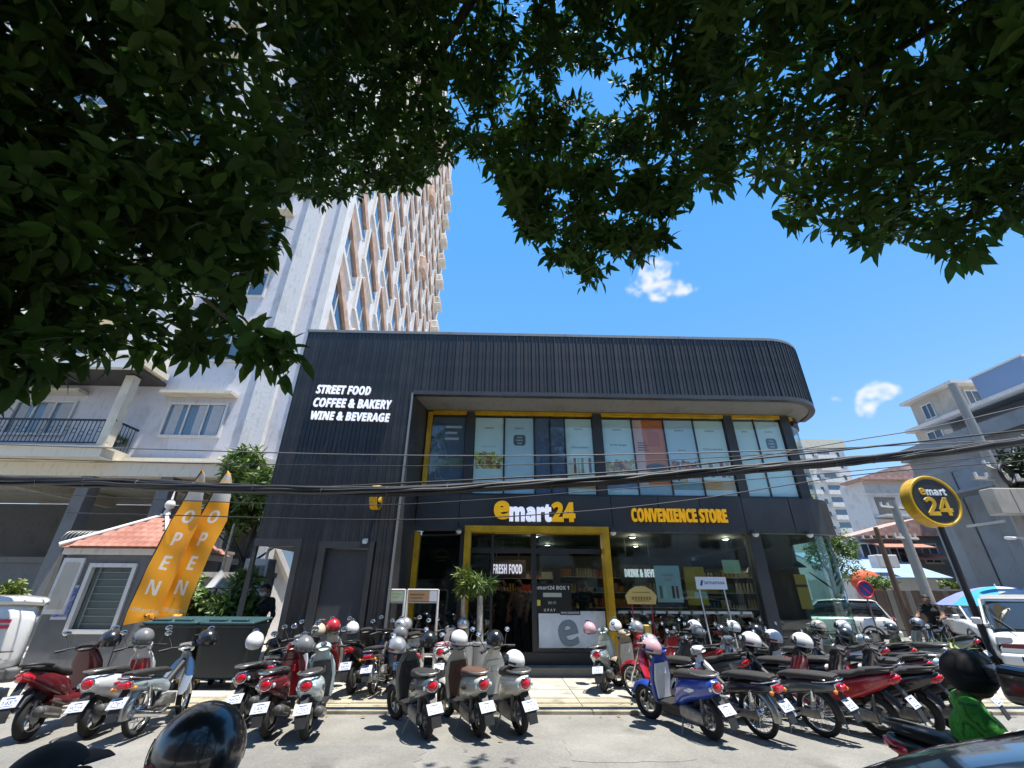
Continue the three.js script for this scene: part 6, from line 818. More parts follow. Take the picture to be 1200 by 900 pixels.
  const bm = part(t, 'bumper', [rbox(0.2, 0.26, 1.5, 0.08, L - 0.02, 0.42, 0)], van ? m : m); part(bm, 'grille', rbox(0.06, van ? 0.14 : 0.12, 0.8, 0.02, L + 0.065, 0.43, 0), M.plastic); part(bm, 'number_plate', sheet(0.4, 0.12, 0.01).rotateY(Math.PI / 2).translate(L + 0.1, 0.52, 0), plates[0]); part(t, 'rear_bumper', rbox(0.2, 0.24, 1.5, 0.08, -L + 0.02, 0.44, 0), m);
  if (van) { part(t, 'bonnet_stripe', rbox(0.02, 0.09, 1.3, 0.008, L - 0.0, 0.70, 0), mat([0.16, 0.03, 0.03], 0.4)); const e = part(t, 'emblem', ball(0.07, L - 0.06, 0.86, 0, 0.3, 0.6, 1), M.chrome); for (const s of [-0.35, 0.3]) part(t, 'wiper', rod([1.92, 1.0, s], [1.6, 1.3, s + 0.3], 0.012), M.plastic); for (let i = 0; i < 6; i++) part(t, 'windscreen_sticker', rbox(0.012, 0.09, 0.09, 0.004, 1.78 - 0.085 * i, 1.10 + 0.086 * i, -0.55 - 0.008 * i, 0, 0, 0.78), i % 2 ? M.houseWhite : mat([0.25, 0.45, 0.6], 0.5)); }
  return t;
}
car('white estate car parked across the side street past the glass corner', [12.3, 0, -18.2], 2.75, M.whitePaint);
car('white car with clear windscreen behind the blue parasol', [16.8, 0, -16.6], -2.1, M.whitePaint, { h: 1.5 });
car('white minivan with dark red stripe across its front', [12.75, 0, -11.5], -2.4, M.whitePaint, { van: true });
car('glossy black car beside the rider in green', [3.5, 0, -1.5], Math.PI - 0.03, M.blackPaint, { h: 1.55, s: 1.12 });
car('white car standing under the trees opposite the shop', [9.6, 0, -0.6], 0, M.whitePaint);
{ // white van end with red stripes
  const t = thing('striped_van', 'white van with pink red stripes beside the maroon scooter', 'van', 'cars parked on the street', [-9.25, 0, -7.6], 0.75);
  part(t, 'body', loft([[-2.4, 0.9, 0.52, 0.8, 5], [-2.3, 0.9, 0.55, 0.86, 5], [1.35, 0.9, 0.56, 0.86, 5], [1.58, 0.9, 0.53, 0.83, 4.5], [1.68, 0.9, 0.46, 0.75, 4]], 'x', 32), M.whitePaint);
  part(t, 'roof', loft([[-2.4, 1.42, 0.05, 0.72, 4], [-2.3, 1.44, 0.08, 0.82, 4], [1.4, 1.44, 0.08, 0.84, 4], [1.66, 1.42, 0.07, 0.8, 4], [1.72, 1.41, 0.05, 0.7, 4]], 'x', 26), M.whitePaint);
  for (const y of [1.16, 1.08]) part(t, 'stripe', rbox(3.6, 0.05, 0.012, 0.004, -0.42, y, 0.862), mat([0.62, 0.07, 0.12], 0.35));
  part(t, 'seam', rbox(3.9, 0.02, 0.01, 0.004, -0.4, 0.74, 0.866), M.plasticGrey); for (const s of [-1, 1]) part(t, 'tail_light', [rbox(0.42, 0.13, 0.03, 0.01, 1.2, 0.62, s * 0.858)], M.redLens); part(t, 'bumper', rbox(0.35, 0.2, 1.66, 0.06, 1.55, 0.42, 0), M.plasticGrey); part(t, 'skirt', rbox(3.6, 0.2, 1.6, 0.05, -0.5, 0.4, 0), M.plasticGrey);
  for (const [x, s] of [[-1.4, 1], [1.0, 1], [-1.4, -1], [1.0, -1]]) { const w = sub(t, 'wheel', [x, 0.31, s * 0.72]); part(w, 'tyre', bg('cty', () => null), M.rubber); part(w, 'rim', bg('crm', () => null), M.steel); }
}
// ================================================================ PEOPLE: one continuous skin from tapered bones
function figure(bones, k = 0.045, cell = 0.022) {
  const min = V(9, 9, 9), max = V(-9, -9, -9); for (const b of bones) for (const [p, r] of [[b[0], b[2]], [b[1], b[3]]]) { min.min(V(p[0] - r, p[1] - r, p[2] - r)); max.max(V(p[0] + r, p[1] + r, p[2] + r)); }
  min.subScalar(0.06); max.addScalar(0.06); const size = Math.max(max.x - min.x, max.y - min.y, max.z - min.z), N = Math.min(110, Math.ceil(size / cell)), half = size / 2, c = min.clone().add(max).multiplyScalar(0.5);
  const mc = new MarchingCubes(N, new THREE.MeshStandardMaterial(), false, false, 200000); mc.isolation = 0; mc.reset(); const H = N / 2;
  const dist = (x, y, z) => { let d = 9, best = 9, bi = 0; for (let i = 0; i < bones.length; i++) { const b = bones[i], A = b[0], Bq = b[1], ux = Bq[0] - A[0], uy = Bq[1] - A[1], uz = Bq[2] - A[2], px = x - A[0], py = y - A[1], pz = z - A[2], ll = ux * ux + uy * uy + uz * uz, h = ll > 0 ? Math.min(1, Math.max(0, (px * ux + py * uy + pz * uz) / ll)) : 0; const q = Math.hypot(px - ux * h, (py - uy * h), (pz - uz * h)) - (b[2] + (b[3] - b[2]) * h); if (q < best) { best = q; bi = i; } if (d > 8) d = q; else { const e = Math.max(k - Math.abs(d - q), 0) / k; d = Math.min(d, q) - e * e * k * 0.25; } } return [d, bi]; };
  for (let zi = 0; zi < N; zi++) for (let yi = 0; yi < N; yi++) for (let xi = 0; xi < N; xi++) mc.field[xi + yi * N + zi * N * N] = -dist((xi - H) / H * half + c.x, (yi - H) / H * half + c.y, (zi - H) / H * half + c.z)[0];
  mc.update(); const n = mc.count, P = new Float32Array(n * 3), Q = new Float32Array(n * 3), C = new Float32Array(n * 3);
  for (let i = 0; i < n; i++) { const x = mc.positionArray[3 * i] * half + c.x, y = mc.positionArray[3 * i + 1] * half + c.y, z = mc.positionArray[3 * i + 2] * half + c.z; P.set([x, y, z], 3 * i); const e = 0.006, d0 = dist(x, y, z), nx = dist(x + e, y, z)[0] - d0[0], ny = dist(x, y + e, z)[0] - d0[0], nz = dist(x, y, z + e)[0] - d0[0], l = Math.hypot(nx, ny, nz) || 1; Q.set([nx / l, ny / l, nz / l], 3 * i); C.set(bones[d0[1]][4], 3 * i); }
  const g = new THREE.BufferGeometry(); g.setAttribute('position', new THREE.BufferAttribute(P, 3)); g.setAttribute('normal', new THREE.BufferAttribute(Q, 3)); g.setAttribute('color', new THREE.BufferAttribute(C, 3)); return uvMetres(g);
}
const clothMat = mat([1, 1, 1], 0.85, { vertexColors: true, map: maps.fabric, bumpMap: rep(TX.softBump, 0.35), bumpScale: 0.018 });
const SKIN = [0.40, 0.23, 0.155];
function person(label, pos, ry, J, col, o = {}) { // J: joints; faces +x
  const t = thing('person', label, 'person', 'people in the street', pos, ry), b = [], add = (a, c, r0, r1, k) => b.push([a, c, r0, r1, k]), { shirt, pants, shoe = [0.03, 0.03, 0.03], sleeve = 0.4 } = col;
  const mix = (a, c, s) => a.map((v, i) => lerp(v, c[i], s));
  add([J.pel[0], J.pel[1], -0.075], [J.pel[0], J.pel[1], 0.075], 0.115, 0.115, pants); add(J.pel, J.chest, 0.125, 0.14, shirt); add([J.chest[0], J.chest[1] + 0.02, -0.07], [J.chest[0], J.chest[1] + 0.02, 0.07], 0.125, 0.125, shirt); add([J.chest[0] - 0.01, J.chest[1] + 0.16, -0.15], [J.chest[0] - 0.01, J.chest[1] + 0.16, 0.15], 0.065, 0.065, shirt);
  const nk = [J.chest[0] + 0.0, J.chest[1] + 0.2, 0], hb = J.head; add(nk, [hb[0] - 0.01, hb[1] - 0.06, hb[2]], 0.055, 0.05, SKIN); add([hb[0] - 0.015, hb[1] + 0.03, hb[2]], [hb[0] + 0.015, hb[1] + 0.02, hb[2]], 0.092, 0.088, SKIN); add([hb[0] + 0.02, hb[1] - 0.05, hb[2]], [hb[0] + 0.045, hb[1] - 0.065, hb[2]], 0.06, 0.045, SKIN); add([hb[0] + 0.09, hb[1] + 0.01, hb[2]], [hb[0] + 0.112, hb[1] - 0.025, hb[2]], 0.012, 0.016, SKIN);
  for (const s of [-1, 1]) { add([hb[0] - 0.01, hb[1], hb[2] + s * 0.09], [hb[0] - 0.015, hb[1] + 0.025, hb[2] + s * 0.098], 0.018, 0.018, SKIN); const S = [J.chest[0] - 0.01, J.chest[1] + 0.15, s * 0.19], E = J[s < 0 ? 'elL' : 'elR'], W = J[s < 0 ? 'wrL' : 'wrR'], m = mix(S, E, 0.55); add(S, m, 0.06, 0.05, shirt); add(m, E, 0.047, 0.042, sleeve > 0.5 ? shirt : SKIN); add(E, W, 0.042, 0.03, sleeve > 0.8 ? shirt : SKIN); const d = V(W[0] - E[0], W[1] - E[1], W[2] - E[2]).normalize(), h = (l, q = 0) => [W[0] + d.x * l, W[1] + d.y * l - q, W[2] + d.z * l]; add(W, h(0.075), 0.028, 0.034, SKIN); for (let f = 0; f < 4; f++) { const off = (f - 1.5) * 0.021, A = h(0.085), Bq = h(0.125 + (f === 1 || f === 2 ? 0.015 : 0), 0.01), Cq = h(0.15 + (f === 1 || f === 2 ? 0.02 : 0), 0.04); for (const q of [A, Bq, Cq]) q[2] += off; add(A, Bq, 0.0095, 0.009, SKIN); add(Bq, Cq, 0.009, 0.008, SKIN); } const T0 = h(0.03), T1 = h(0.08, 0.0); T0[2] -= s * 0.03; T1[2] -= s * 0.055; add(T0, T1, 0.011, 0.009, SKIN);
    const Hh = [J.pel[0], J.pel[1] - 0.03, s * 0.09], K = J[s < 0 ? 'knL' : 'knR'], A = J[s < 0 ? 'anL' : 'anR'], F = J[s < 0 ? 'toL' : 'toR']; add(Hh, K, 0.088, 0.06, pants); add(K, A, 0.06, 0.042, pants); add([A[0] - 0.03, A[1] - 0.05, A[2]], F, 0.042, 0.034, shoe); }
  part(t, 'body', figure(b, 0.04, o.cell ?? 0.024), clothMat);
  if (!o.noHair) { const g = new THREE.SphereGeometry(0.108, 18, 12, 0, 6.283, 0, 1.75); g.rotateZ(0.45); g.scale(1.05, 1.02, 0.95); g.translate(hb[0] - 0.012, hb[1] + 0.04, hb[2]); part(t, 'hair', g, M.hair); }
  for (const s of [-1, 1]) part(t, 'eye', ball(0.011, hb[0] + 0.094, hb[1] + 0.015, hb[2] + s * 0.032, 0.6, 0.7, 1, 8), M.hair);
  part(t, 'mouth', ball(0.02, hb[0] + 0.092, hb[1] - 0.055, hb[2], 0.3, 0.25, 1, 8), mat([0.3, 0.12, 0.1], 0.6));
  if (o.mask) part(t, 'face_mask', ball(0.075, hb[0] + 0.045, hb[1] - 0.045, hb[2], 0.95, 0.85, 1.0, 14), M.houseWhite);
  return t;
}
const STAND = { pel: [0, 0.92, 0], chest: [0.0, 1.22, 0], head: [0.03, 1.56, 0], elL: [0.0, 1.1, -0.27], elR: [0.0, 1.1, 0.27], wrL: [0.1, 0.88, -0.26], wrR: [0.1, 0.88, 0.26], knL: [0.03, 0.5, -0.1], knR: [0.0, 0.5, 0.1], anL: [0, 0.09, -0.11], anR: [-0.03, 0.09, 0.11], toL: [0.16, 0.036, -0.13], toR: [0.13, 0.036, 0.13] };
const SIT = { pel: [0.08, 0.90, 0], chest: [0.13, 1.18, 0], head: [0.19, 1.50, 0], elL: [0.30, 1.08, -0.29], elR: [0.30, 1.08, 0.29], wrL: [0.55, 1.05, -0.27], wrR: [0.55, 1.05, 0.27], knL: [0.46, 0.72, -0.2], knR: [0.46, 0.72, 0.2], anL: [0.34, 0.30, -0.26], anR: [0.62, 0.42, 0.16], toL: [0.47, 0.25, -0.29], toR: [0.76, 0.38, 0.17] };
{
  let p = onZ(312, 690, -10.55); person('person in dark clothes and white face mask standing in the shop passage', [p.x, PV, -10.55], -Math.PI / 2, { ...STAND, wrR: [0.2, 1.05, 0.15], elR: [0.02, 1.08, 0.27] }, { shirt: [0.02, 0.02, 0.022], pants: [0.018, 0.018, 0.02], sleeve: 1 }, { mask: true });
  // the man sitting on a bike on the side street
  p = onZ(1085, 706, -13.6); const bike = [p.x + 0.1, 0, p.z]; const mb = motorbike('cub', 'underbone ridden by the man in a black shirt on the side street', { pos: bike, head: [-0.85, 0.53], body: PM.black, body2: PM.black, plate: 2, lean: 0, steer: 0.1 }); mb.userData.group = 'motorbikes with riders';
  person('man in a black shirt sitting on a motorbike by the plank wall', bike, Math.atan2(-0.53, -0.85), SIT, { shirt: [0.018, 0.018, 0.02], pants: [0.06, 0.065, 0.09] });
  // rider in green, near
  const h = along(1140, 800, 4.7), ry = Math.atan2(-0.6, 0.8), off = V(SIT.head[0], 0, 0).applyAxisAngle(V(0, 1, 0), ry), rp = [h.x - off.x, h.y - 1.47, h.z - off.z];
  const hbk = [0.8, 0.6]; const base = [rp[0], 0, rp[2]]; const drop = rp[1];
  const J = JSON.parse(JSON.stringify(SIT)); for (const k of Object.keys(J)) if (!/^(an|to)/.test(k)) J[k][1] += drop; J.anR[1] = 0.40;
  const mb2 = motorbike('sport', 'black scooter under the rider in the green vest', { pos: base, head: hbk, body: PM.black, body2: PM.graphite, plate: 3, lean: 0, steer: 0.05 }); mb2.userData.group = 'motorbikes with riders'; mb2.position.y = 0;
  const gr = person('rider in a bright green vest and black full face helmet on a scooter', base, ry, J, { shirt: [0.055, 0.34, 0.03], pants: [0.03, 0.03, 0.035], sleeve: 1 }, { noHair: true, cell: 0.016 });
  const hw = V(J.head[0], J.head[1] + 0.03, 0).applyAxisAngle(V(0, 1, 0), ry); const hm = helmet('black full face helmet worn by the rider in the green vest', [base[0] + hw.x, hw.y, base[2] + hw.z], HM.matt = mat([0.010, 0.010, 0.012], 0.85, { map: maps.fabric }), 'visor', ry, 0.05, true); hm.scale.setScalar(0.98); hm.userData.group = undefined; delete hm.userData.group;
}
// the two scooters at the near kerb; only their helmets and grips reach into the picture
motorbike('sport', 'black scooter at the near kerb with a glossy black helmet', { pos: [-1.22, 0, -1.28], head: [0.0, -1], noMirror: true, body: PM.black, body2: PM.black, plate: 2, lean: -0.06, steer: 0.1 });
{ const h = helmet('large glossy black full face helmet on the scooter at the near kerb', [-1.09, 1.07, -2.03], HM.black, 'visor', 2.3, -0.2, true); h.scale.setScalar(1.12); h.userData.group = 'helmets on the near scooters'; }
motorbike('retro', 'dark scooter at the near kerb with a matt black open helmet', { pos: [-1.95, 0, -1.4], head: [0.0, -1], noMirror: true, body: PM.black, body2: PM.black, plate: 4, lean: -0.08, steer: 0.3 });
{ const h = helmet('matt black open helmet on the dark scooter at the near kerb', [-1.74, 0.93, -2.2], mat([0.012, 0.012, 0.012], 0.75), 'peak', 0.9, 0.2); h.userData.group = 'helmets on the near scooters'; }
// ================================================================ IN FRONT OF THE SHOP
{
  for (let i = 0; i < 2; i++) { // planters with pale trunks
    const x = -0.72 + i * 0.33, z = -10.2 - i * 0.12, r = rng(50 + i), t = thing('potted_tree', ['potted tree with a twisted pale trunk beside the yellow portal', 'potted tree with a thick speckled trunk beside the yellow portal'][i], 'potted plant', 'potted trees at the entrance', [x, PV, z]);
    part(t, 'pot', new THREE.LatheGeometry([[0.001, 0.005], [0.17, 0], [0.2, 0.3], [0.215, 0.62], [0.225, 0.66], [0.19, 0.66], [0.185, 0.6], [0.001, 0.58]].map((q) => new THREE.Vector2(...q)), 20), M.midGrey);
    part(t, 'trunk', i ? [rod([0.0, 0.55, 0], [-0.03, 1.5, 0], 0.075, 0.06, 10)] : [tube([[0, 0.55, 0], [0.07, 0.85, 0.03], [-0.03, 1.15, 0.0], [-0.05, 1.5, 0]], 0.04, 18, 8)], M.barkPale);
    foliage(t, 'crown', spray(12, 0.19, 0.03, 60 + i, 0.5), i ? LM.mango : LM.lime, blobPoints(48, [-0.03, 1.74, 0], [0.26, 0.2, 0.24], 70 + i), 0.3, 80 + i);
  }
  const stand = (px0, px1, z, draw, label) => { const a = onZ(px0, 691, z), b = onZ(px1, 691, z), w = b.x - a.x, t = thing('display_stand', label, 'display stand', 'display stands by the shop wall', [a.x, PV, z]), H = a.y - PV; part(t, 'frame', [rod([0, 0, 0], [0, H, 0], 0.022), rod([w, 0, 0], [w, H, 0], 0.022), rod([0, 0, -0.35], [0, H, -0.05], 0.014), rod([w, 0, -0.35], [w, H, -0.05], 0.014), rod([0, H, 0], [w, H, 0], 0.016), rod([0, H - 0.24, 0], [w, H - 0.24, 0], 0.012), rod([0, 0.4, 0], [w, 0.4, 0], 0.012)], M.houseWhite); const h = part(t, 'header_board', sheet(w - 0.04, 0.2, 0.012), canvasMat(192, 72, draw)); h.position.set(w / 2, H - 0.12, 0.01); part(t, 'shelf', [rbox(w - 0.04, 0.02, 0.3, 0.006, w / 2, 0.42, -0.16)], M.coping); };
  stand(447, 475, -10.0, (c, w, h) => { c.fillStyle = '#a9b39c'; c.fillRect(0, 0, w, h); c.fillStyle = '#2a2f2c'; c.fillRect(0, 6, w * 0.42, h - 14); c.fillStyle = '#8fa07c'; c.fillRect(w * 0.5, 16, w * 0.4, 10); c.fillRect(w * 0.5, 38, w * 0.3, 10); }, 'metal display stand with a green and black header beside the dark wall');
  stand(478, 514, -10.15, (c, w, h) => { c.fillStyle = '#9a7d5c'; c.fillRect(0, 0, w, h); c.fillStyle = '#c8ccd4'; c.fillRect(w * 0.74, 0, w * 0.26, h); c.fillStyle = '#6d5638'; c.fillRect(12, 20, w * 0.5, 12); c.fillRect(20, 44, w * 0.4, 10); }, 'metal display stand with a brown header beside the yellow post');
  // red drinks stand with a shaped yellow plaque
  let t = thing('drinks_stand', 'red drinks stand with a shaped yellow plaque on two red posts', 'stand', undefined, [3.1, PV, -10.35]);
  part(t, 'cabinet', [rbox(0.34, 0.72, 0.32, 0.03, -0.1, 0.36, 0)], mat([0.42, 0.02, 0.02], 0.45)); part(t, 'upper_box', rbox(0.16, 0.24, 0.24, 0.02, -0.17, 0.85, 0), mat([0.45, 0.02, 0.03], 0.45)); part(t, 'side_box', rbox(0.15, 0.24, 0.24, 0.02, 0.0, 0.85, 0), mat([0.42, 0.30, 0.06], 0.5)); for (const x of [-0.2, 0.22]) part(t, 'post', rod([x, 0, -0.17], [x, 1.42, -0.17], 0.014), mat([0.4, 0.03, 0.05], 0.4));
  const sh = [[-0.3, 0], [-0.34, 0.16], [-0.24, 0.27], [-0.1, 0.34], [0.1, 0.34], [0.24, 0.27], [0.34, 0.16], [0.3, 0]]; const pq = part(t, 'plaque', prism(sh, 0.03, 0.006).translate(0.01, 1.36, -0.16), mat([0.68, 0.50, 0.16], 0.5)); part(pq, 'plaque_text', [...Array.from({ length: 7 }, (_, i) => rbox(0.045, 0.06, 0.004, 0.001, -0.18 + i * 0.063, 1.47, -0.121)), rbox(0.4, 0.014, 0.004, 0.001, 0.01, 1.585, -0.121), rbox(0.34, 0.014, 0.004, 0.001, 0.01, 1.415, -0.121)], mat([0.33, 0.20, 0.04], 0.6)); part(t, 'cabinet_sign', rbox(0.26, 0.12, 0.01, 0.003, -0.1, 0.6, 0.163), mat([0.55, 0.24, 0.08], 0.5));
  t = thing('banner_stand', 'white bank banner board on two thin white poles behind the motorbikes', 'sign', undefined, [4.35, PV, -10.4]);
  const bd = part(t, 'board', sheet(0.68, 0.25, 0.03), canvasMat(256, 94, (c, w, h) => { c.fillStyle = '#e4e6ea'; c.fillRect(0, 0, w, h); c.fillStyle = '#26406f'; c.beginPath(); c.moveTo(30, 66); c.lineTo(44, 26); c.lineTo(62, 26); c.lineTo(48, 66); c.fill(); c.font = 'bold 30px sans-serif'; c.fillText('SATHAPANA', 66, 56); })); bd.position.set(0.33, 1.78, 0); for (const [a, b] of [[0.05, 0.12], [0.6, 0.66]]) part(t, 'pole', rod([b, 0, 0.05], [a, 1.68, -0.02], 0.014), M.houseWhite); part(t, 'foot', [rbox(0.06, 0.03, 0.4, 0.008, 0.12, 0.015, 0.05), rbox(0.06, 0.03, 0.4, 0.008, 0.66, 0.015, 0.05)], M.houseWhite);
}
{ const r = rng(91), t = thing('roadside_plant', 'bright green strappy plant in front of the white estate car', 'plant', undefined, [9.6, 0, -11.2]); foliage(t, 'leaves', spray(10, 0.35, 0.05, 92, 0.3), LM.lime, Array.from({ length: 26 }, () => [(r() - 0.5) * 1.5, 0.3 + 0.2 * r(), (r() - 0.5) * 0.5, 1]), 0.2, 3); part(t, 'planter', rbox(1.7, 0.28, 0.6, 0.03, 0, 0.14, 0), M.concrete); }
// customers inside the doorway, backs to the street
for (const [x, z, a, sh, pa, lab] of [[0.05, -12.9, 1.3, [0.03, 0.035, 0.04], [0.02, 0.022, 0.03], 'customer in dark top inside the open shop doorway'], [0.5, -12.7, 1.8, [0.18, 0.12, 0.10], [0.03, 0.03, 0.035], 'customer in brown top inside the open shop doorway'], [0.95, -12.9, 2.2, [0.25, 0.25, 0.26], [0.025, 0.025, 0.03], 'customer in grey top at the shop counter'], [2.25, -12.8, 1.6, [0.02, 0.02, 0.022], [0.02, 0.02, 0.02], 'customer in black standing behind the frosted door leaf']]) { const p = person(lab, [x, 0.22, z], a, STAND, { shirt: sh, pants: pa, sleeve: 0.6 }, { cell: 0.03 }); p.userData.group = 'customers in the shop'; }
// dry leaves at the kerb, patches in the road
{
  const r = rng(140), lf = uvMetres(leafShape(0.09, 0.04, 0.3, 0.1)), o = new THREE.InstancedMesh(lf, mat([0.22, 0.14, 0.06], 0.8), 70), d = new THREE.Object3D();
  for (let i = 0; i < 70; i++) { const kerb = r() < 0.55; d.position.set(-8 + 17 * r(), kerb ? 0.012 : r() < 0.5 ? PV + 0.012 : 0.012, 0); d.position.z = kerb ? -7.68 + 0.12 * r() : d.position.y > 0.03 ? -8 - 2.2 * r() : -5.2 - 2.4 * r(); d.rotation.set((r() - 0.5) * 0.5, r() * 6.28, (r() - 0.5) * 0.4); d.scale.setScalar(0.6 + 0.6 * r()); d.updateMatrix(); o.setMatrixAt(i, d.matrix); }
  o.name = 'fallen_leaves'; o.userData = { kind: 'stuff', label: 'dry brown leaves scattered along the kerb', category: 'leaves' }; o.castShadow = o.receiveShadow = true; scene.add(o);
  const blob = (cx, cz, rx, rz, seed) => { const q = rng(seed), p = []; for (let i = 0; i < 26; i++) { const a = i / 26 * 6.283, k = Math.min(1 / Math.max(Math.abs(Math.cos(a)), 0.001), 1 / Math.max(Math.abs(Math.sin(a)), 0.001)) * (0.93 + 0.1 * q()); p.push([cx + rx * k * Math.cos(a), cz + rz * k * Math.sin(a)]); } return p; };
  structure('road_patch', plan(blob(-1.9, -5.9, 1.1, 0.45, 3), -0.02, 0.004), mat([0.285, 0.28, 0.268], 0.95, { map: maps.asphalt, bumpMap: maps.grain, bumpScale: 0.008 })); structure('road_patch', plan(blob(1.5, -6.3, 0.7, 0.5, 4), -0.02, 0.004), mat([0.325, 0.318, 0.30], 0.95, { map: maps.asphalt, bumpMap: maps.grain, bumpScale: 0.006 }));
}
// ================================================================ THE STREET TREES OVERHEAD
{
  const inside = (p, x, y) => { let c = false; for (let i = 0, j = p.length - 1; i < p.length; j = i++) { const [a, b] = p[i], [d, e] = p[j]; if ((b > y) !== (e > y) && x < (d - a) * (y - b) / (e - b) + a) c = !c; } return c; };
  const LEFT = [[-520, -420], [345, -420], [345, 222], [322, 240], [322, 285], [300, 315], [280, 335], [270, 375], [262, 408], [225, 415], [160, 410], [110, 418], [60, 432], [10, 452], [-200, 520], [-520, 560]];
  const MID = [[330, -420], [860, -420], [860, 212], [815, 224], [790, 246], [760, 258], [788, 286], [745, 300], [715, 295], [700, 325], [685, 338], [655, 312], [625, 290], [608, 258], [585, 212], [560, 186], [535, 176], [515, 192], [490, 216], [440, 227], [400, 231], [345, 236]];
  const RIGHT = [[820, -420], [1720, -420], [1720, 420], [1260, 330], [1200, 246], [1152, 258], [1140, 294], [1110, 302], [1080, 282], [1000, 282], [940, 258], [912, 246], [934, 204], [870, 210], [822, 222]];
  const gap = (x, y) => { const n = fbm3(x / 46, y / 46, 3.3, 3), m = fbm3(x / 15, y / 15, 9.1, 2); return n * 0.55 + m * 0.45; };
  // fill(polygon, leaves' distance range, sprays): points spread through a volume as deep as the range
  function fill(poly, n, d0, d1, seed, thin = 0.36, dist) {
    const r = rng(seed), out = [], xs = poly.map((p) => p[0]), ys = poly.map((p) => p[1]), x0 = Math.min(...xs), x1 = Math.max(...xs), y0 = Math.min(...ys), y1 = Math.max(...ys); let guard = 0;
    while (out.length < n && guard++ < n * 60) { const x = lerp(x0, x1, r()), y = lerp(y0, y1, r()); if (!inside(poly, x, y)) continue; const rough = poly === MID && x > 575 && y > 185 ? 0.52 : poly === MID && x > 520 && x < 820 && y < 140 ? 0.5 : thin; if (gap(x, y) < rough && r() < 0.85) continue; const dd = dist ? dist(x, y) : 0; const p = along(x, y, lerp(d0, d1, r()) + dd); if (p.y < 2.1) continue; out.push([p.x, p.y, p.z, 0.75 + 0.5 * r()]); }
    return out;
  }
  function edgeLeaves(t, poly, geoms, m, d0, d1, n, seed, span_) { // single leaves along the visible rim
    const r = rng(seed); let k = 0, guard = 0; while (k < n && guard++ < 9000) { const i = Math.floor(r() * poly.length), a = poly[i], b = poly[(i + 1) % poly.length], s = r(), x = lerp(a[0], b[0], s) + (r() - 0.5) * 14, y = lerp(a[1], b[1], s) + (r() - 0.6) * 14; if (x < span_[0] || x > span_[1] || y < 120 || y > 500) continue; const p = along(x, y, lerp(d0, d1, r())); const o = part(t, 'leaf', geoms[k % geoms.length], m[k % m.length]); o.position.copy(p); o.rotation.set((r() - 0.5) * 1.6, r() * 6.28, -0.5 - r() * 0.9, 'YXZ'); k++; }
  }
  const treeAt = (label, base, fork, reach, seed, rTrunk) => {
    const t = thing('street_tree', label, 'tree', 'street trees overhead'), r = rng(seed), gs = [];
    const f = V(...fork); t.userData.label = label;
    const trunk = part(t, 'trunk', [tube([V(...base), V(...base).lerp(f, 0.35).add(V(0.08, 0, 0.05)), V(...base).lerp(f, 0.7).add(V(-0.05, 0, 0.03)), f], rTrunk, 16, 10), ball(rTrunk * 1.2, f.x, f.y, f.z)], M.bark);
    for (const q of reach) { const e = V(...q), m = f.clone().lerp(e, 0.5).add(V((r() - 0.5) * 0.5, 0.35 + 0.3 * r(), (r() - 0.5) * 0.5)); const c = new THREE.CatmullRomCurve3([f, m, e]); const seg = [], n = 8; for (let i = 0; i < n; i++) seg.push(rod(c.getPoint(i / n), c.getPoint((i + 1) / n), rTrunk * 0.42 * (1 - i / n) + 0.012, rTrunk * 0.42 * (1 - (i + 1) / n) + 0.012, 7)); const b = part(t, 'limb', seg, M.bark); for (let k = 0; k < 7; k++) { const a = c.getPoint(0.35 + 0.62 * r()), d = V(r() - 0.5, (r() - 0.5) * 0.5, r() - 0.5).normalize().multiplyScalar(0.5 + 0.6 * r()), d2 = d.clone().multiplyScalar(0.6).add(V((r() - 0.5) * 0.4, -0.1, (r() - 0.5) * 0.4)); part(b, 'twig', [rod(a, a.clone().add(d2), 0.014, 0.009, 5), rod(a.clone().add(d2), a.clone().add(d), 0.009, 0.004, 5)], M.twig); } }
    return t;
  };
  const pick = (poly, n, d, seed) => { const r = rng(seed), o = []; while (o.length < n) { const x = lerp(-100, 1300, r()), y = lerp(-200, 400, r()); if (inside(poly, x, y)) { const p = along(x, y, d * (0.9 + 0.3 * r())); if (p.y > 2.4) o.push([p.x, p.y, p.z]); } } return o; };
  const leafVar = (len, wid) => [0.15, 0.3, 0.45, 0.25].map((dr, i) => uvMetres(leafShape(len * (0.9 + 0.08 * i), wid * (0.9 + 0.07 * i), 0.25, dr)));
  // a crown: the part in view, leaf by leaf sprays through its depth, and the rest of the crown above and behind the camera
  const crown = (t, sprays, mats, pts, back, seed) => { const r = rng(seed), sets = mats.map(() => sprays.map(() => [])); for (const p of [...pts, ...back]) { const q = r(); sets[q < 0.5 ? 0 : 1][Math.floor(r() * sprays.length)].push(p); } sets.forEach((u, i) => u.forEach((l, j) => l.length && foliage(t, 'crown', sprays[j], mats[i], l, 0.42, seed + 10 * i + j))); };
  const backs = (n, c, rad, seed, keepOut) => blobPoints(n, c, rad, seed, 9).filter((p) => p[2] > -0.4 && p[1] > 2.3).map((p) => [p[0], p[1], p[2], 1.5 * p[3]]);
  const L = treeAt('broad leaved street tree with low dark branches beside the tower', [-3.4, 0, 2.6], [-2.9, 3.4, 1.4], pick(LEFT, 5, 4.6, 5), 61, 0.2);
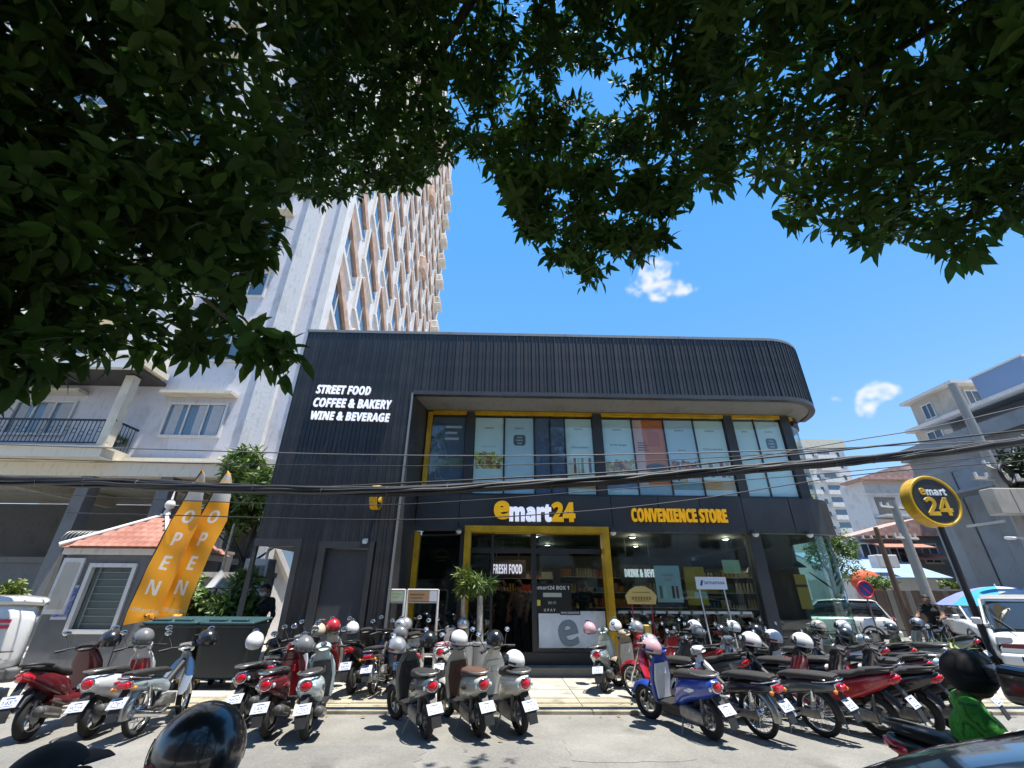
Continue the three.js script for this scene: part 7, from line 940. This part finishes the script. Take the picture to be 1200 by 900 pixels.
  crown(L, [spray(8, 0.125, 0.056, 201, 1.1), spray(6, 0.15, 0.07, 202, 0.9), spray(9, 0.09, 0.042, 204, 1.3)], [LM.canopyL, LM.canopy], [...fill(LEFT.map(([x, y]) => [x, Math.min(y, 330)]), 3500, 3.2, 6.4, 301, 0.28), ...fill(LEFT.map(([x, y]) => [x, Math.max(y, 180)]), 1100, 3.0, 4.4, 304, 0.3)], backs(380, [-3.2, 5.0, 2.2], [3.4, 2.2, 3.0], 305), 401);
  edgeLeaves(L, LEFT, leafVar(0.135, 0.062), [LM.canopyL, LM.canopy], 3.0, 3.8, 100, 501, [0, 352]);
  { const tip = [[288, 388], [335, 388], [350, 412], [340, 438], [312, 424], [290, 424]]; foliage(L, 'branch_tip', spray(8, 0.12, 0.055, 203, 0.8), LM.canopy, fill(tip, 12, 2.7, 2.95, 303, 0), 0.3, 403); edgeLeaves(L, tip, leafVar(0.12, 0.055), [LM.canopyL, LM.canopy], 2.7, 2.95, 24, 502, [285, 358]); const a = along(290, 395, 2.85), b = along(345, 418, 2.8); part(L, 'twig', [rod(along(240, 350, 3.0), a, 0.01, 0.007, 6), rod(a, b, 0.007, 0.003, 6)], M.twig); }
  // narrow-leaved tree above the road
  const C = treeAt('narrow leaved street tree with drooping sprays against the sky', [1.6, 0, 3.2], [1.4, 4.6, 0.6], pick(MID, 9, 6, 6), 62, 0.22);
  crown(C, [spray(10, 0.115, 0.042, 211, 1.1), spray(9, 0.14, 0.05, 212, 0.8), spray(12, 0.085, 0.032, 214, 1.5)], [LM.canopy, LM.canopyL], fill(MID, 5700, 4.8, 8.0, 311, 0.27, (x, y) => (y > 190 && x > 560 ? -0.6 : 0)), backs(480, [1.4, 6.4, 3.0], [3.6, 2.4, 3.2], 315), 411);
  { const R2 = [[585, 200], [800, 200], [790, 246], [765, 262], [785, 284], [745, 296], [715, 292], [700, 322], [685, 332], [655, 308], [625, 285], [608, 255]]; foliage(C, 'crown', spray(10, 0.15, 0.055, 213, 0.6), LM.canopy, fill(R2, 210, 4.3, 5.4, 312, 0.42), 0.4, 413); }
  edgeLeaves(C, MID, leafVar(0.15, 0.05), [LM.canopy], 4.6, 5.4, 90, 511, [400, 860]);
  // the big tree at the right
  const R = treeAt('dense dark street tree hanging over the road at the far corner', [6.4, 0, 2.4], [5.6, 4.2, 0.8], pick(RIGHT, 9, 4.6, 7), 63, 0.24);
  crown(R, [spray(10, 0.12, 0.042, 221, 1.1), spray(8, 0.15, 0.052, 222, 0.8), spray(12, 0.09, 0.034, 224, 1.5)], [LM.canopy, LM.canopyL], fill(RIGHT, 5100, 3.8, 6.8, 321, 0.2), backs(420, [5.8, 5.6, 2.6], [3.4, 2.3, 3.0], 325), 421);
  edgeLeaves(R, RIGHT, leafVar(0.15, 0.052), [LM.canopy], 3.6, 4.4, 90, 521, [820, 1200]);
}
// ================================================================ ACROSS THE STREET, behind the camera: what the shop glass mirrors
{
  const z = 11, list = [[-30, -14, 9.5, M.beigeWall, 'beige terrace house across the street from the kiosk'], [-13.8, 2.6, 8.4, M.midGrey, 'grey terrace house across the street from the entrance'], [2.8, 17, 9.2, M.houseWhite, 'white terrace house across the street from the glass corner'], [17.2, 36, 8.2, M.beigeWall, 'long beige terrace house across the side street corner']];
  for (const [x0, x1, h, m, lab] of list) {
    const t = thing('terrace_house', lab, 'building', 'houses across the street'); part(t, 'wall', span(x0, x1, 0, h, z, z + 8), m); part(t, 'parapet', span(x0 - 0.1, x1 + 0.1, h, h + 0.35, z - 0.2, z + 8), M.concrete); part(t, 'canopy', span(x0 + 0.2, x1 - 0.2, 3.2, 3.35, z - 1.4, z), M.metalRoof);
    const n = Math.round((x1 - x0) / 3.4), w = []; for (let i = 0; i < n; i++) { const x = lerp(x0, x1, (i + 0.5) / n); w.push([x, 4.6, z, 1.5, 1.6, Math.PI]); if (h > 9) w.push([x, 7.2, z, 1.4, 1.3, Math.PI]); const s = part(t, 'shutter', span(x - 1.3, x + 1.3, 0, 2.8, z - 0.05, z), i % 2 ? M.greyWall : M.steel); part(s, 'shutter_box', span(x - 1.4, x + 1.4, 2.8, 3.1, z - 0.2, z), M.midGrey); } facadeWindows(t, w);
  }
  const pv = structure('far_pavement', span(-40, 40, -0.02, 0.1, 1.4, 11), M.concrete);
}
renderer.render(scene, camera);
